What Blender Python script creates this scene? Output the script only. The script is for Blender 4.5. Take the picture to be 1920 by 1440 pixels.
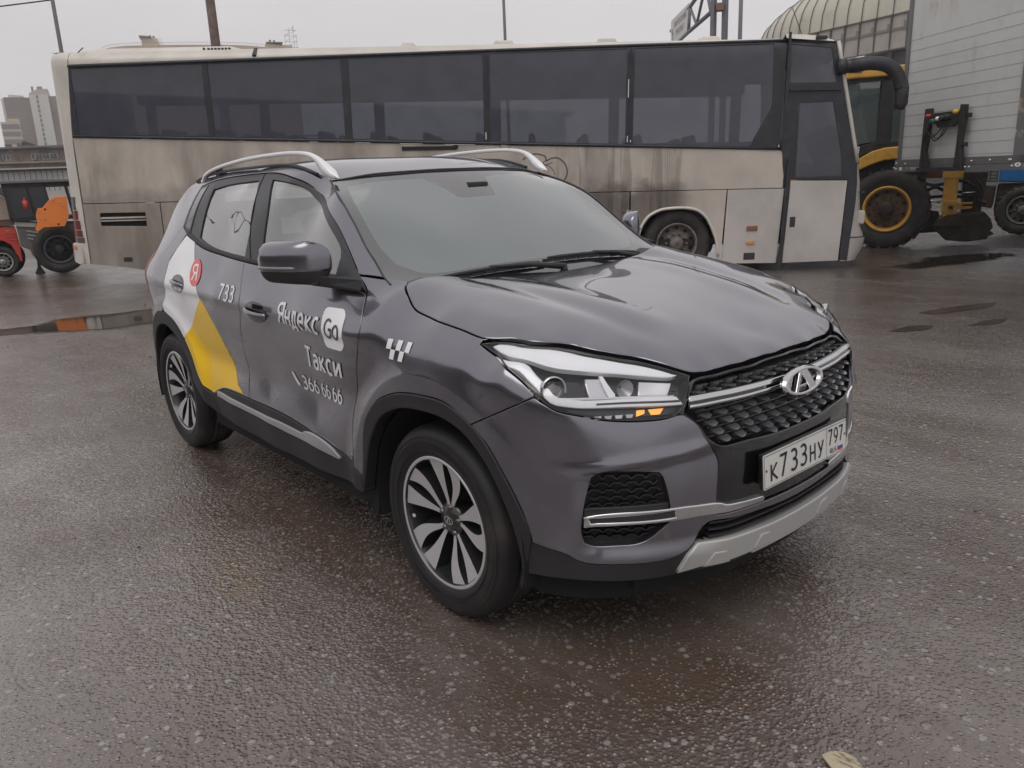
import bpy, bmesh, math, random
import numpy as np
from mathutils import Vector, Matrix
from mathutils.geometry import delaunay_2d_cdt
for o in list(bpy.data.objects): bpy.data.objects.remove(o)
scene=bpy.context.scene; COL=scene.collection
rnd=random.Random(7)
# ---------------- camera ----------------
cd=bpy.data.cameras.new("camera"); cam=bpy.data.objects.new("camera",cd); COL.objects.link(cam); scene.camera=cam
_y,_p,_r=math.radians(139.58679),math.radians(-14.87389),math.radians(-2.43717)
_f=Vector((math.cos(_y)*math.cos(_p),math.sin(_y)*math.cos(_p),math.sin(_p)));_rt=Vector((math.sin(_y),-math.cos(_y),0));_u=_rt.cross(_f)
_r2=math.cos(_r)*_rt+math.sin(_r)*_u;_u2=-math.sin(_r)*_rt+math.cos(_r)*_u
_m=Matrix((_r2,_u2,-_f)).transposed().to_4x4(); _m.translation=Vector((3.36837,-2.28662,1.48834)); cam.matrix_world=_m
cd.sensor_width=36; cd.lens=1467.1/1920*36; cd.clip_start=.05; cd.clip_end=3000
# ---------------- world, sun, exposure ----------------
w=bpy.data.worlds.new("World"); scene.world=w; w.use_nodes=True; nt=w.node_tree; nt.nodes.clear()
def wn(t,**k):
    n=nt.nodes.new(t)
    for a,b in k.items(): setattr(n,a,b)
    return n
sky=wn('ShaderNodeTexSky',sky_type='NISHITA',sun_disc=False,sun_elevation=math.radians(62),sun_rotation=math.radians(150),air_density=1.0,dust_density=6.0)
hs=wn('ShaderNodeHueSaturation'); hs.inputs['Saturation'].default_value=.15; nt.links.new(sky.outputs[0],hs.inputs['Color'])
tc=wn('ShaderNodeTexCoord'); mp=wn('ShaderNodeMapping'); mp.inputs['Scale'].default_value=(1.2,1.2,3.2)
nz=wn('ShaderNodeTexNoise'); nz.inputs['Scale'].default_value=1.6; nz.inputs['Detail'].default_value=5; nz.inputs['Roughness'].default_value=.55
cr=wn('ShaderNodeValToRGB'); cr.color_ramp.elements[0].position=.3; cr.color_ramp.elements[1].position=.75
cr.color_ramp.elements[0].color=(6.0,5.8,5.92,1); cr.color_ramp.elements[1].color=(7.1,6.85,6.98,1)
nt.links.new(tc.outputs['Generated'],mp.inputs[0]); nt.links.new(mp.outputs[0],nz.inputs['Vector']); nt.links.new(nz.outputs[0],cr.inputs[0])
mx=wn('ShaderNodeMix',data_type='RGBA'); mx.inputs[0].default_value=.93
nt.links.new(hs.outputs[0],mx.inputs[6]); nt.links.new(cr.outputs[0],mx.inputs[7])
bg=wn('ShaderNodeBackground'); bg.inputs[1].default_value=.10; wo=wn('ShaderNodeOutputWorld')
nt.links.new(mx.outputs[2],bg.inputs[0]); nt.links.new(bg.outputs[0],wo.inputs[0])
sd=bpy.data.lights.new("sun",'SUN'); sd.energy=.9; sd.angle=math.radians(40); sd.color=(1,.97,.93)
so=bpy.data.objects.new("sun",sd); COL.objects.link(so)
so.rotation_euler=(Vector((math.sin(math.radians(150))*math.cos(math.radians(62)),math.cos(math.radians(150))*math.cos(math.radians(62)),math.sin(math.radians(62))))).to_track_quat('Z','Y').to_euler()
vs=scene.view_settings; vs.view_transform='Standard'; vs.look='None'; vs.exposure=0.22; vs.gamma=1
scene.cycles.max_bounces=8; scene.cycles.transparent_max_bounces=16
# ---------------- materials ----------------
def mat(name,col=(.5,.5,.5),rough=.5,metal=0.,coat=0.,coatr=.03,spec=.5,emit=None,es=0,bump=None,var=None,dirt=None,alpha=1.,trans=0.):
    m=bpy.data.materials.new(name); m.use_nodes=True; N=m.node_tree.nodes; L=m.node_tree.links; b=N['Principled BSDF']
    I=b.inputs; I['Base Color'].default_value=(*col,1); I['Roughness'].default_value=rough; I['Metallic'].default_value=metal
    I['Coat Weight'].default_value=coat; I['Coat Roughness'].default_value=coatr; I['Specular IOR Level'].default_value=spec
    if alpha<1: I['Alpha'].default_value=alpha
    if trans: I['Transmission Weight'].default_value=trans
    if emit: I['Emission Color'].default_value=(*emit,1); I['Emission Strength'].default_value=es
    t=N.new('ShaderNodeTexCoord')
    def noise(s,d=6,r=.6,sc=None):
        n=N.new('ShaderNodeTexNoise'); n.inputs['Scale'].default_value=s; n.inputs['Detail'].default_value=d; n.inputs['Roughness'].default_value=r
        if sc:
            p=N.new('ShaderNodeMapping'); p.inputs['Scale'].default_value=sc; L.new(t.outputs['Object'],p.inputs[0]); L.new(p.outputs[0],n.inputs['Vector'])
        else: L.new(t.outputs['Object'],n.inputs['Vector'])
        return n
    base=None
    if var:                                  # (scale, amount) colour mottling
        n=noise(var[0]); r=N.new('ShaderNodeMapRange'); r.inputs[1].default_value=.3; r.inputs[2].default_value=.7; r.inputs[3].default_value=1-var[1]; r.inputs[4].default_value=1+var[1]
        L.new(n.outputs[0],r.inputs[0]); v=N.new('ShaderNodeVectorMath'); v.operation='SCALE'; v.inputs[0].default_value=col; L.new(r.outputs[0],v.inputs['Scale']); base=v.outputs[0]
    if dirt:                                 # (colour, scale, lo, hi, stretch)
        n=noise(dirt[1],8,.65,dirt[4] if len(dirt)>4 else None); r=N.new('ShaderNodeMapRange'); r.inputs[1].default_value=dirt[2]; r.inputs[2].default_value=dirt[3]; L.new(n.outputs[0],r.inputs[0])
        x=N.new('ShaderNodeMix'); x.data_type='RGBA'; L.new(r.outputs[0],x.inputs[0])
        if base: L.new(base,x.inputs[6])
        else: x.inputs[6].default_value=(*col,1)
        x.inputs[7].default_value=(*dirt[0],1); base=x.outputs[2]
    if base: L.new(base,I['Base Color'])
    if bump:                                 # (scale, strength, distance)
        n=noise(bump[0],8); q=N.new('ShaderNodeBump'); q.inputs['Strength'].default_value=bump[1]; q.inputs['Distance'].default_value=bump[2]
        L.new(n.outputs[0],q.inputs['Height']); L.new(q.outputs[0],I['Normal'])
    return m
def glass(name,tint=(.7,.75,.75),trans=.6,haze=.12,hazecol=(.35,.37,.37),ior=1.5,rough=.01,fres=1.0,edge=.0):
    """thin glass: tinted see-through, mirror reflection by fresnel, a light film of dirt / mist"""
    m=bpy.data.materials.new(name); m.use_nodes=True; N=m.node_tree.nodes; L=m.node_tree.links; N.clear()
    o=N.new('ShaderNodeOutputMaterial'); t=N.new('ShaderNodeBsdfTransparent'); t.inputs[0].default_value=tuple(c*trans for c in tint)+(1,)
    g=N.new('ShaderNodeBsdfGlossy'); g.inputs['Roughness'].default_value=rough; g.inputs['Color'].default_value=(1,1,1,1)
    d=N.new('ShaderNodeBsdfDiffuse'); d.inputs[0].default_value=(*hazecol,1)
    f=N.new('ShaderNodeFresnel'); f.inputs[0].default_value=ior
    tcn=N.new('ShaderNodeTexCoord'); n=N.new('ShaderNodeTexNoise'); n.inputs['Scale'].default_value=3; n.inputs['Detail'].default_value=6; L.new(tcn.outputs['Object'],n.inputs['Vector'])
    r=N.new('ShaderNodeMapRange'); r.inputs[3].default_value=haze*.7; r.inputs[4].default_value=haze*1.3; L.new(n.outputs[0],r.inputs[0])
    a=N.new('ShaderNodeMixShader'); L.new(r.outputs[0],a.inputs[0]); L.new(t.outputs[0],a.inputs[1]); L.new(d.outputs[0],a.inputs[2])
    k=N.new('ShaderNodeMath'); k.operation='MULTIPLY_ADD'; k.inputs[1].default_value=fres; k.inputs[2].default_value=edge; k.use_clamp=True; L.new(f.outputs[0],k.inputs[0])
    b=N.new('ShaderNodeMixShader'); L.new(k.outputs[0],b.inputs[0]); L.new(a.outputs[0],b.inputs[1]); L.new(g.outputs[0],b.inputs[2]); L.new(b.outputs[0],o.inputs[0])
    return m
M={}
M['paint']=mat('grey_metallic_paint',(.20,.195,.225),.24,.88,1.0,.03,.5)
def _flake(m):
    N=m.node_tree.nodes;L=m.node_tree.links;b=N['Principled BSDF'];t=N.new('ShaderNodeTexCoord')
    v=N.new('ShaderNodeTexVoronoi');v.inputs['Scale'].default_value=900;L.new(t.outputs['Object'],v.inputs['Vector'])
    r=N.new('ShaderNodeMapRange');r.inputs[3].default_value=.17;r.inputs[4].default_value=.24;L.new(v.outputs['Color'],r.inputs[0]);L.new(r.outputs[0],b.inputs['Roughness'])
    n=N.new('ShaderNodeTexNoise');n.inputs['Scale'].default_value=7;n.inputs['Detail'].default_value=8;L.new(t.outputs['Object'],n.inputs['Vector'])
    q=N.new('ShaderNodeMapRange');q.inputs[1].default_value=.35;q.inputs[2].default_value=.8;q.inputs[3].default_value=.012;q.inputs[4].default_value=.05;L.new(n.outputs[0],q.inputs[0]);L.new(q.outputs[0],b.inputs['Coat Roughness'])
_flake(M['paint'])
M['plastic']=mat('black_textured_plastic',(.022,.021,.024),.55,0,0,bump=(260,.25,.001),var=(5,.25))
M['gloss']=mat('piano_black',(.006,.006,.007),.08,0,.6,.03)
M['trim']=mat('window_trim_black',(.03,.03,.034),.38,var=(6,.15))
M['shell']=mat('dark_underbody',(.006,.006,.006),.9)
M['chrome']=mat('chrome',(.62,.62,.63),.09,1)
M['satin']=mat('satin_silver',(.50,.50,.515),.36,.75,.2,.2)
M['skid']=mat('silver_skid_paint',(.50,.50,.49),.42,.35,.0,bump=(90,.1,.001))
M['rail']=mat('silver_roof_rail',(.80,.80,.82),.32,.2,.3,.1)
M['tyre']=mat('tyre_rubber',(.013,.012,.013),.62,0,bump=(60,.15,.002),dirt=((.05,.042,.036),5,.5,.75))
M['rimface']=mat('machined_alloy',(.62,.61,.62),.34,.55,.5,.1,bump=(400,.04,.0005))
M['rimdark']=mat('dark_alloy',(.035,.035,.038),.3,.5,.5,.1,dirt=((.06,.05,.045),9,.5,.8))
M['brake']=mat('brake_steel',(.20,.19,.18),.4,.9,dirt=((.11,.06,.04),12,.45,.7))
M['white']=mat('white_vinyl',(.84,.84,.86),.35,0,.3,.06)
M['yellow']=mat('yellow_vinyl',(.86,.53,.015),.35,0,.35,.06)
M['red']=mat('red_vinyl',(.72,.07,.05),.28,0,.6,.06)
M['dark']=mat('interior_dark',(.02,.021,.023),.7,bump=(120,.2,.002))
M['seat']=mat('seat_fabric',(.03,.031,.034),.8,bump=(200,.3,.002))
M['headliner']=mat('headliner_grey',(.45,.45,.44),.9)
M['ws']=glass('windscreen_glass',(.85,.93,.93),.92,.02,(.36,.40,.40),1.52,.006,1.5,.12)
M['rg']=glass('rear_glass',(.8,.86,.85),.85,.05,(.3,.3,.3),1.5,.01,1.0,.02)
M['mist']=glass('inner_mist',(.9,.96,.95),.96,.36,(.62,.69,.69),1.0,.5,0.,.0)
M['sg']=glass('side_glass',(.74,.84,.82),.80,.13,(.24,.275,.27),1.55,.006,1.6,.15)
M['lens']=glass('lamp_lens',(.97,.97,.98),.98,.01,(.5,.5,.5),1.25,.01,1.0,.02)
M['lampdark']=mat('lamp_housing',(.05,.05,.054),.3,.3)
M['lampchrome']=mat('lamp_reflector',(.66,.66,.68),.28,.6,0)
M['lampwhite']=mat('lamp_guide',(.85,.86,.88),.25,0,.5)
M['amber']=mat('amber_bulb_lit',(.9,.4,.08),.3,0,0,emit=(1,.42,.08),es=.7)
M['redlens']=mat('red_lamp_lens',(.42,.03,.03),.1,0,1)
M['frit']=mat('windscreen_border',(.03,.03,.034),.35,0,.6,.05)
M['plate']=mat('number_plate',(.66,.66,.63),.35,0,.3,.1,dirt=((.42,.40,.35),6,.55,.8))
M['ink']=mat('plate_black',(.012,.012,.015),.5)
M['flagw']=mat('flag_white',(.7,.7,.7),.5); M['flagb']=mat('flag_blue',(.03,.07,.35),.5); M['flagr']=mat('flag_red',(.55,.03,.03),.5)
# ---------------- object helpers ----------------
def props(o,label=None,cat=None,group=None,kind=None):
    if label: o['label']=label
    if cat: o['category']=cat
    if group: o['group']=group
    if kind: o['kind']=kind
    return o
def empty(name,loc=(0,0,0),label=None,cat=None,group=None,rz=0):
    o=bpy.data.objects.new(name,None); o.empty_display_size=.2; COL.objects.link(o); o.location=loc; o.rotation_euler=(0,0,rz); return props(o,label,cat,group)
def link(name,me,m,parent=None):
    o=bpy.data.objects.new(name,me); COL.objects.link(o)
    if m: me.materials.append(m)
    if parent: o.parent=parent
    return o
def pymesh(name,V,F,m,parent=None,smooth=False,normals=None):
    me=bpy.data.meshes.new(name); me.from_pydata([tuple(map(float,v)) for v in V],[],[tuple(map(int,f)) for f in F]); me.update()
    if smooth: me.polygons.foreach_set('use_smooth',[True]*len(me.polygons))
    if normals is not None: me.normals_split_custom_set_from_vertices([tuple(map(float,n)) for n in normals])
    return link(name,me,m,parent)
class MB:
    """collects simple solids into one mesh"""
    def __init__(s): s.bm=bmesh.new()
    def poly(s,V,F,mi=0):
        vs=[s.bm.verts.new(Vector(v)) for v in V]
        for f in F:
            try:
                q=s.bm.faces.new([vs[i] for i in f]); q.material_index=mi
            except ValueError: pass
        return s
    def box(s,a,b,R=None,mi=0):
        x0,y0,z0=a;x1,y1,z1=b
        V=[(x0,y0,z0),(x1,y0,z0),(x1,y1,z0),(x0,y1,z0),(x0,y0,z1),(x1,y0,z1),(x1,y1,z1),(x0,y1,z1)]
        if R: V=[R@Vector(v) for v in V]
        return s.poly(V,[(0,3,2,1),(4,5,6,7),(0,1,5,4),(1,2,6,5),(2,3,7,6),(3,0,4,7)],mi)
    def beam(s,p,q,w,h=None,up=(0,0,1),mi=0):
        p=Vector(p);q=Vector(q);d=(q-p);L=d.length;d.normalize();a=d.cross(Vector(up))
        if a.length<1e-4: a=d.cross(Vector((1,0,0)))
        a.normalize();b=a.cross(d);h=h or w
        V=[c+a*x*w/2+b*y*h/2 for c in(p,q) for x,y in((-1,-1),(1,-1),(1,1),(-1,1))]
        return s.poly(V,[(0,1,2,3),(7,6,5,4),(0,4,5,1),(1,5,6,2),(2,6,7,3),(3,7,4,0)],mi)
    def tube(s,pts,r,n=10,cap=True,mi=0):
        pts=[Vector(p) for p in pts];rs=r if hasattr(r,'__len__') else [r]*len(pts);rings=[];pa=None
        for i,p in enumerate(pts):
            d=(pts[min(i+1,len(pts)-1)]-pts[max(i-1,0)]).normalized()
            a=(pa-d*pa.dot(d)) if pa is not None else d.cross(Vector((0,0,1)) if abs(d.z)<.9 else Vector((1,0,0)))
            a.normalize();pa=a;b=d.cross(a)
            rings.append([s.bm.verts.new(p+(a*math.cos(t)+b*math.sin(t))*rs[i]) for t in[2*math.pi*k/n for k in range(n)]])
        for A,B_ in zip(rings,rings[1:]):
            for k in range(n):
                f=s.bm.faces.new((A[k],A[(k+1)%n],B_[(k+1)%n],B_[k])); f.smooth=True; f.material_index=mi
        if cap:
            s.bm.faces.new(rings[0][::-1]).material_index=mi; s.bm.faces.new(rings[-1]).material_index=mi
        return s
    def lathe(s,prof,c,axis='y',n=48,mi=0,smooth=True,a0=0,a1=2*math.pi):
        """prof: (radius, along-axis)"""
        full=abs(a1-a0-2*math.pi)<1e-6;m=n if full else n+1;R=[]
        for r,h in prof:
            ring=[]
            for k in range(m):
                t=a0+(a1-a0)*k/n;x,y=r*math.cos(t),r*math.sin(t)
                v=(x,h,y) if axis=='y' else((h,x,y) if axis=='x' else(x,y,h))
                ring.append(s.bm.verts.new(Vector(v)+Vector(c)))
            R.append(ring)
        for A,B_ in zip(R,R[1:]):
            for k in range(m if full else m-1):
                f=s.bm.faces.new((A[k],A[(k+1)%m],B_[(k+1)%m],B_[k]));f.smooth=smooth;f.material_index=mi
        return s
    def disc(s,c,r,axis='y',n=32,mi=0):
        V=[]
        for k in range(n):
            t=2*math.pi*k/n;x,y=r*math.cos(t),r*math.sin(t);V.append(Vector((x,0,y) if axis=='y' else((0,x,y) if axis=='x' else(x,y,0)))+Vector(c))
        return s.poly(V,[tuple(range(n))],mi)
    def prism(s,poly,fn0,fn1,mi=0):
        """solid from a closed outline: fn0 / fn1 map (a,b) to the two faces"""
        n=len(poly);V=[fn0(*q) for q in poly]+[fn1(*q) for q in poly]
        F=[tuple(range(n)),tuple(range(2*n-1,n-1,-1))]+[(i,i+n,(i+1)%n+n,(i+1)%n) for i in range(n)]
        return s.poly(V,F,mi)
    def build(s,name,m,parent=None,bevel=0,segs=2,recalc=True,smooth=None,xf=None):
        if recalc: bmesh.ops.recalc_face_normals(s.bm,faces=s.bm.faces)
        if xf is not None: s.bm.transform(xf)
        me=bpy.data.meshes.new(name);s.bm.to_mesh(me);s.bm.free()
        ms=m if isinstance(m,(list,tuple)) else [m]
        for k in ms:
            if k: me.materials.append(k)
        o=bpy.data.objects.new(name,me);COL.objects.link(o)
        if parent: o.parent=parent
        if smooth: me.polygons.foreach_set('use_smooth',[True]*len(me.polygons))
        if bevel:
            b=o.modifiers.new('bevel','BEVEL');b.width=bevel;b.segments=segs;b.limit_method='ANGLE';b.angle_limit=math.radians(40);b.harden_normals=False
        return o
def copy_tree(o,parent=None):
    c=o.copy();COL.objects.link(c)
    if parent: c.parent=parent
    for ch in [x for x in bpy.data.objects if x.parent==o and x!=c]: copy_tree(ch,c)
    return c
def in_poly(P,poly):
    P=np.asarray(P);x,y=P[:,0],P[:,1];ins=np.zeros(len(P),bool);poly=np.asarray(poly);n=len(poly)
    for i in range(n):
        x1,y1=poly[i];x2,y2=poly[(i+1)%n]
        if y1==y2: continue
        c=((y1>y)!=(y2>y))&(x<(x2-x1)*(y-y1)/(y2-y1)+x1);ins^=c
    return ins
def seg_dist(P,poly):
    d=np.full(len(P),1e9);n=len(poly)
    for i in range(n):
        a=poly[i];b=poly[(i+1)%n];ab=b-a;L2=(ab@ab)+1e-18
        t=np.clip(((P-a)@ab)/L2,0,1);d=np.minimum(d,np.linalg.norm(P-(a+t[:,None]*ab),axis=1))
    return d
def area(p): p=np.asarray(p);x,y=p[:,0],p[:,1];return .5*np.sum(x*np.roll(y,-1)-np.roll(x,-1)*y)
def rounded(poly,ang=38,h=.02):
    """dense outline: smooth spline between true corners"""
    P=np.asarray(poly,float)
    if area(P)<0:P=P[::-1]
    n=len(P);a=P-np.roll(P,1,0);b=np.roll(P,-1,0)-P
    t=np.degrees(np.abs(np.arctan2(a[:,0]*b[:,1]-a[:,1]*b[:,0],(a*b).sum(1))));c=[i for i in range(n) if t[i]>ang]
    if not c: c=[0]
    out=[]
    for k,i in enumerate(c):
        j=c[(k+1)%len(c)];m=(j-i)%n or n;Q=P[[(i+q)%n for q in range(m+1)]]
        if len(Q)>2:
            Q=spl(Q,8)
        L=np.concatenate([[0],np.cumsum(np.linalg.norm(np.diff(Q,axis=0),axis=1))]);k2=max(1,int(math.ceil(L[-1]/h)));s=np.linspace(0,L[-1],k2+1)[:-1]
        out.append(np.column_stack([np.interp(s,L,Q[:,0]),np.interp(s,L,Q[:,1])]))
    return np.vstack(out)
def inset(P,d):
    P=np.asarray(P,float);a=P-np.roll(P,1,0);b=np.roll(P,-1,0)-P
    a/=np.linalg.norm(a,axis=1)[:,None]+1e-12;b/=np.linalg.norm(b,axis=1)[:,None]+1e-12
    na=np.column_stack([-a[:,1],a[:,0]]);nb=np.column_stack([-b[:,1],b[:,0]]);n=na+nb;l=(n*n).sum(1)[:,None];n=n*2/np.maximum(l,.9)
    return P+n*d*(1 if area(P)>0 else -1)
def tri_region(outer,holes,h):
    loops=[np.asarray(outer)]+[np.asarray(q) for q in holes];lo=loops[0].min(0);hi=loops[0].max(0)
    gx=np.arange(lo[0]+h*.5,hi[0],h);gy=np.arange(lo[1]+h*.5,hi[1],h*.866)
    G=[]
    for j,y in enumerate(gy): G.append(np.column_stack([gx+(h/2 if j%2 else 0),np.full(len(gx),y)]))
    G=np.vstack(G) if G else np.zeros((0,2))
    if len(G):
        k=in_poly(G,loops[0])
        for q in loops[1:]: k&=~in_poly(G,q)
        G=G[k]
    for q in loops:
        if len(G): G=G[seg_dist(G,q)>.45*h]
    V=[];E=[]
    for q in loops:
        s=len(V);V+=[tuple(x) for x in q];E+=[(s+i,s+(i+1)%len(q)) for i in range(len(q))]
    nb=len(V);V+=[tuple(x) for x in G]
    r=delaunay_2d_cdt([Vector(v) for v in V],E,[],0,1e-6)
    VV=np.array([(v.x,v.y) for v in r[0]]);T=np.array([f for f in r[2] if len(f)==3]);c=VV[T].mean(1);k=in_poly(c,loops[0])
    for q in loops[1:]: k&=~in_poly(c,q)
    return VV,T[k]
def plate(name,sf,outer,m,parent,holes=(),off=0.,depth=.02,gap=0.,h=.03,rim=.002,ang=38,dense=.02,back=False,bulge=0):
    """a panel lying on surface sf, outline in surface coordinates, with turned-in edges"""
    lo=[rounded(outer,ang,dense)]+[rounded(q,ang,dense) for q in holes]
    lo=[inset(lo[0],gap+rim)]+[inset(q,-(gap+rim)) for q in lo[1:]]
    VV,T=tri_region(lo[0],lo[1:],h)
    o_=off
    if bulge:
        D=seg_dist(VV,lo[0]);o_=off+bulge*(1-np.exp(-(D/.012)))
    P=sf.P(VV,o_);Nn=sf.N(VV);fn=np.cross(P[T[:,1]]-P[T[:,0]],P[T[:,2]]-P[T[:,0]]);fl=(fn*Nn[T[:,0]]).sum(1)<0;T[fl]=T[fl][:,::-1]
    V=list(P);N_=list(Nn);F=[tuple(t) for t in T]
    for li,q in enumerate(lo):
        s=-1 if li==0 else 1
        r1=inset(q,s*rim) if rim else q
        A=sf.P(q,off);Bq=sf.P(r1,off-rim);D=sf.P(r1,off-depth);na=sf.N(q);out=(Bq-A);out-=na*(out*na).sum(1)[:,None];out/=np.linalg.norm(out,axis=1)[:,None]+1e-9
        n=len(q);b0=len(V)
        V+=list(A)+list(Bq)+list(Bq)+list(D);mid=na+out;mid/=np.linalg.norm(mid,axis=1)[:,None]
        N_+=list(na)+list(mid)+list(out)+list(out)
        # winding
        tst=np.cross(A[1]-A[0],Bq[0]-A[0])@na[0]
        for i in range(n):
            j=(i+1)%n
            for (x,y) in((0,1),(2,3)):
                f=(b0+x*n+i,b0+x*n+j,b0+y*n+j,b0+y*n+i);F.append(f if tst>0 else f[::-1])
    return pymesh(name,V,F,m,parent,True,N_)
def mir(q): return [(-a,b) for a,b in q][::-1]
def miry(q): return [(a,-b) for a,b in q][::-1]
def ring(name,P0,r,m,parent,n=10,closed=False):
    pts=list(P0)+([P0[0]] if closed else []);return MB().tube(pts,r,n,not closed).build(name,m,parent,recalc=False)
def decal_uv(name,V,F,quad,sf,m,parent,off=.0012,box=None):
    """V in its own box -> bilinear into quad (tl,tr,br,bl) of surface coordinates"""
    V=np.asarray(V,float);Z=V[:,2] if V.shape[1]>2 else np.zeros(len(V));V=V[:,:2];lo,hi=(V.min(0),V.max(0)) if box is None else map(np.array,box);s=(V-lo)/(hi-lo);s0=s[:,:1];t0=s[:,1:]
    tl,tr,br,bl=[np.array(q) for q in quad];U=(bl*(1-s0)+br*s0)*(1-t0)+(tl*(1-s0)+tr*s0)*t0
    me=bmesh.new();vs=[me.verts.new((a,b,z_)) for (a,b),z_ in zip(U,Z)]
    for f in F:
        try: me.faces.new([vs[i] for i in f])
        except ValueError: pass
    bmesh.ops.triangulate(me,faces=me.faces);
    for _ in range(3):
        ed=[e for e in me.edges if e.calc_length()>.03]
        if ed: bmesh.ops.subdivide_edges(me,edges=ed,cuts=1,use_grid_fill=False);bmesh.ops.triangulate(me,faces=me.faces)
    me.verts.index_update();Q=np.array([v.co[:] for v in me.verts]);ZZ=Q[:,2];Q=Q[:,:2];FF=np.array([[v.index for v in f.verts] for f in me.faces]);me.free()
    P=sf.P(Q,off+ZZ*.00012);Nn=sf.N(Q);fn=np.cross(P[FF[:,1]]-P[FF[:,0]],P[FF[:,2]]-P[FF[:,0]]);fl=(fn*Nn[FF[:,0]]).sum(1)<0;FF[fl]=FF[fl][:,::-1]
    return pymesh(name,P,FF,m,parent,True,Nn)
# ---------------- drawn lettering (strokes of even width) ----------------
def _arc(cx,cy,rx,ry,a0,a1,n=12): return [(cx+rx*math.cos(math.radians(a0+(a1-a0)*i/n)),cy+ry*math.sin(math.radians(a0+(a1-a0)*i/n))) for i in range(n+1)]
_c=lambda w,h,y=0: [_arc(w/2,y+h/2,w/2,h/2,0,360,24)]
GLY={
'Я':(.56,[[(.56,0),(.56,1),(.28,1)]+_arc(.28,.74,.26,.26,90,270,12)+[(.56,.48)],[(.30,.48),(.0,0)]]),
'н':(.44,[[(0,0),(0,.72)],[(.44,0),(.44,.72)],[(0,.37),(.44,.37)]]),
'д':(.54,[[(.02,-.20),(.02,.0),(.52,.0),(.52,-.20)],[(.10,0),(.16,.30),(.17,.72),(.44,.72),(.44,0)]]),
'е':(.46,[[(.02,.38),(.46,.38)]+_arc(.235,.38,.225,.36,0,300,16)]),
'к':(.42,[[(0,0),(0,.72)],[(.40,.72),(.08,.36),(.43,0)]]),
'с':(.42,[_arc(.24,.36,.24,.36,55,305,16)]),
'Т':(.54,[[(0,1),(.54,1)],[(.27,1),(.27,0)]]),
'а':(.43,[[(.03,.62)]+_arc(.21,.50,.21,.22,120,0,8)+[(.42,0)],[(.42,.42),(.22,.42)]+_arc(.20,.21,.19,.21,90,300,12)+[(.42,.14)]]),
'и':(.46,[[(0,.72),(0,0)],[(.02,.03),(.44,.69)],[(.46,.72),(.46,0)]]),
'3':(.48,[[(.02,.94)]+_arc(.21,.76,.23,.24,110,-90,14)+_arc(.21,.26,.26,.27,90,-110,14)+[(.0,.07)]]),
'6':(.52,[_arc(.26,.31,.26,.31,0,360,24),_arc(.60,.33,.60,.68,180,108,10)]),
'9':(.52,[_arc(.26,.69,.26,.31,0,360,24),_arc(-.08,.67,.60,.68,0,-72,10)]),
'7':(.48,[[(0,1),(.48,1),(.16,0)]]),
'G':(.62,[_arc(.34,.5,.34,.5,48,315,20)+[(.62,.12),(.62,.46),(.38,.46)]]),
'o':(.50,_c(.50,.72)),'К':(.50,[[(0,0),(0,1)],[(.48,1),(.06,.50),(.52,0)]]),
'Н':(.52,[[(0,0),(0,1)],[(.52,0),(.52,1)],[(0,.5),(.52,.5)]]),
'У':(.54,[[(0,1),(.28,.36)],[(.54,1),(.24,.16),(.14,.02),(.02,.02)]]),
'R':(.5,[[(0,0),(0,1),(.26,1)]+_arc(.26,.74,.24,.26,90,-90,12)+[(.0,.48)],[(.24,.48),(.5,0)]]),
'U':(.52,[[(0,1),(0,.26)]+_arc(.26,.26,.26,.26,180,360,12)+[(.52,1)]]),
'S':(.46,[_arc(.24,.75,.22,.25,50,270,12)+_arc(.22,.25,.24,.25,90,-130,12)]),
'В':(.52,[[(0,0),(0,1),(.24,1)]+_arc(.24,.76,.22,.24,90,-90,10)+[(.0,.52)],[(.24,.52)]+_arc(.26,.26,.26,.26,90,-90,10)+[(0,0)]]),
'И':(.54,[[(0,1),(0,0)],[(.02,.04),(.52,.96)],[(.54,1),(.54,0)]]),
'Й':(.54,[[(0,1),(0,0)],[(.02,.04),(.52,.96)],[(.54,1),(.54,0)],_arc(.27,1.24,.14,.10,180,360,6)]),
'Е':(.46,[[(.46,1),(0,1),(0,0),(.46,0)],[(0,.52),(.40,.52)]]),
'Б':(.5,[[(.46,1),(0,1),(0,0),(.24,0)]+_arc(.24,.28,.26,.28,-90,90,10)+[(0,.56)]]),
'С':(.54,[_arc(.30,.5,.30,.5,48,312,16)]),'П':(.52,[[(0,0),(0,1),(.52,1),(.52,0)]]),
'Р':(.5,[[(0,0),(0,1),(.26,1)]+_arc(.26,.72,.24,.28,90,-90,12)+[(.0,.44)]]),'О':(.62,[_arc(.31,.5,.31,.5,0,360,24)]),
'V':(.54,[[(0,1),(.27,0),(.54,1)]]),'L':(.42,[[(0,1),(0,0),(.42,0)]]),'J':(.36,[[(.36,1),(.36,.24)]+_arc(.17,.24,.19,.24,0,-180,10)]),'C':(.54,[_arc(.30,.5,.30,.5,48,312,16)]),'B':(.52,[[(0,0),(0,1),(.24,1)]+_arc(.24,.76,.22,.24,90,-90,10)+[(.0,.52)],[(.24,.52)]+_arc(.26,.26,.26,.26,90,-90,10)+[(0,0)]]),
' ':(.22,[])}
GLY['O']=GLY['О'];GLY['J']=GLY['J']
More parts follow.
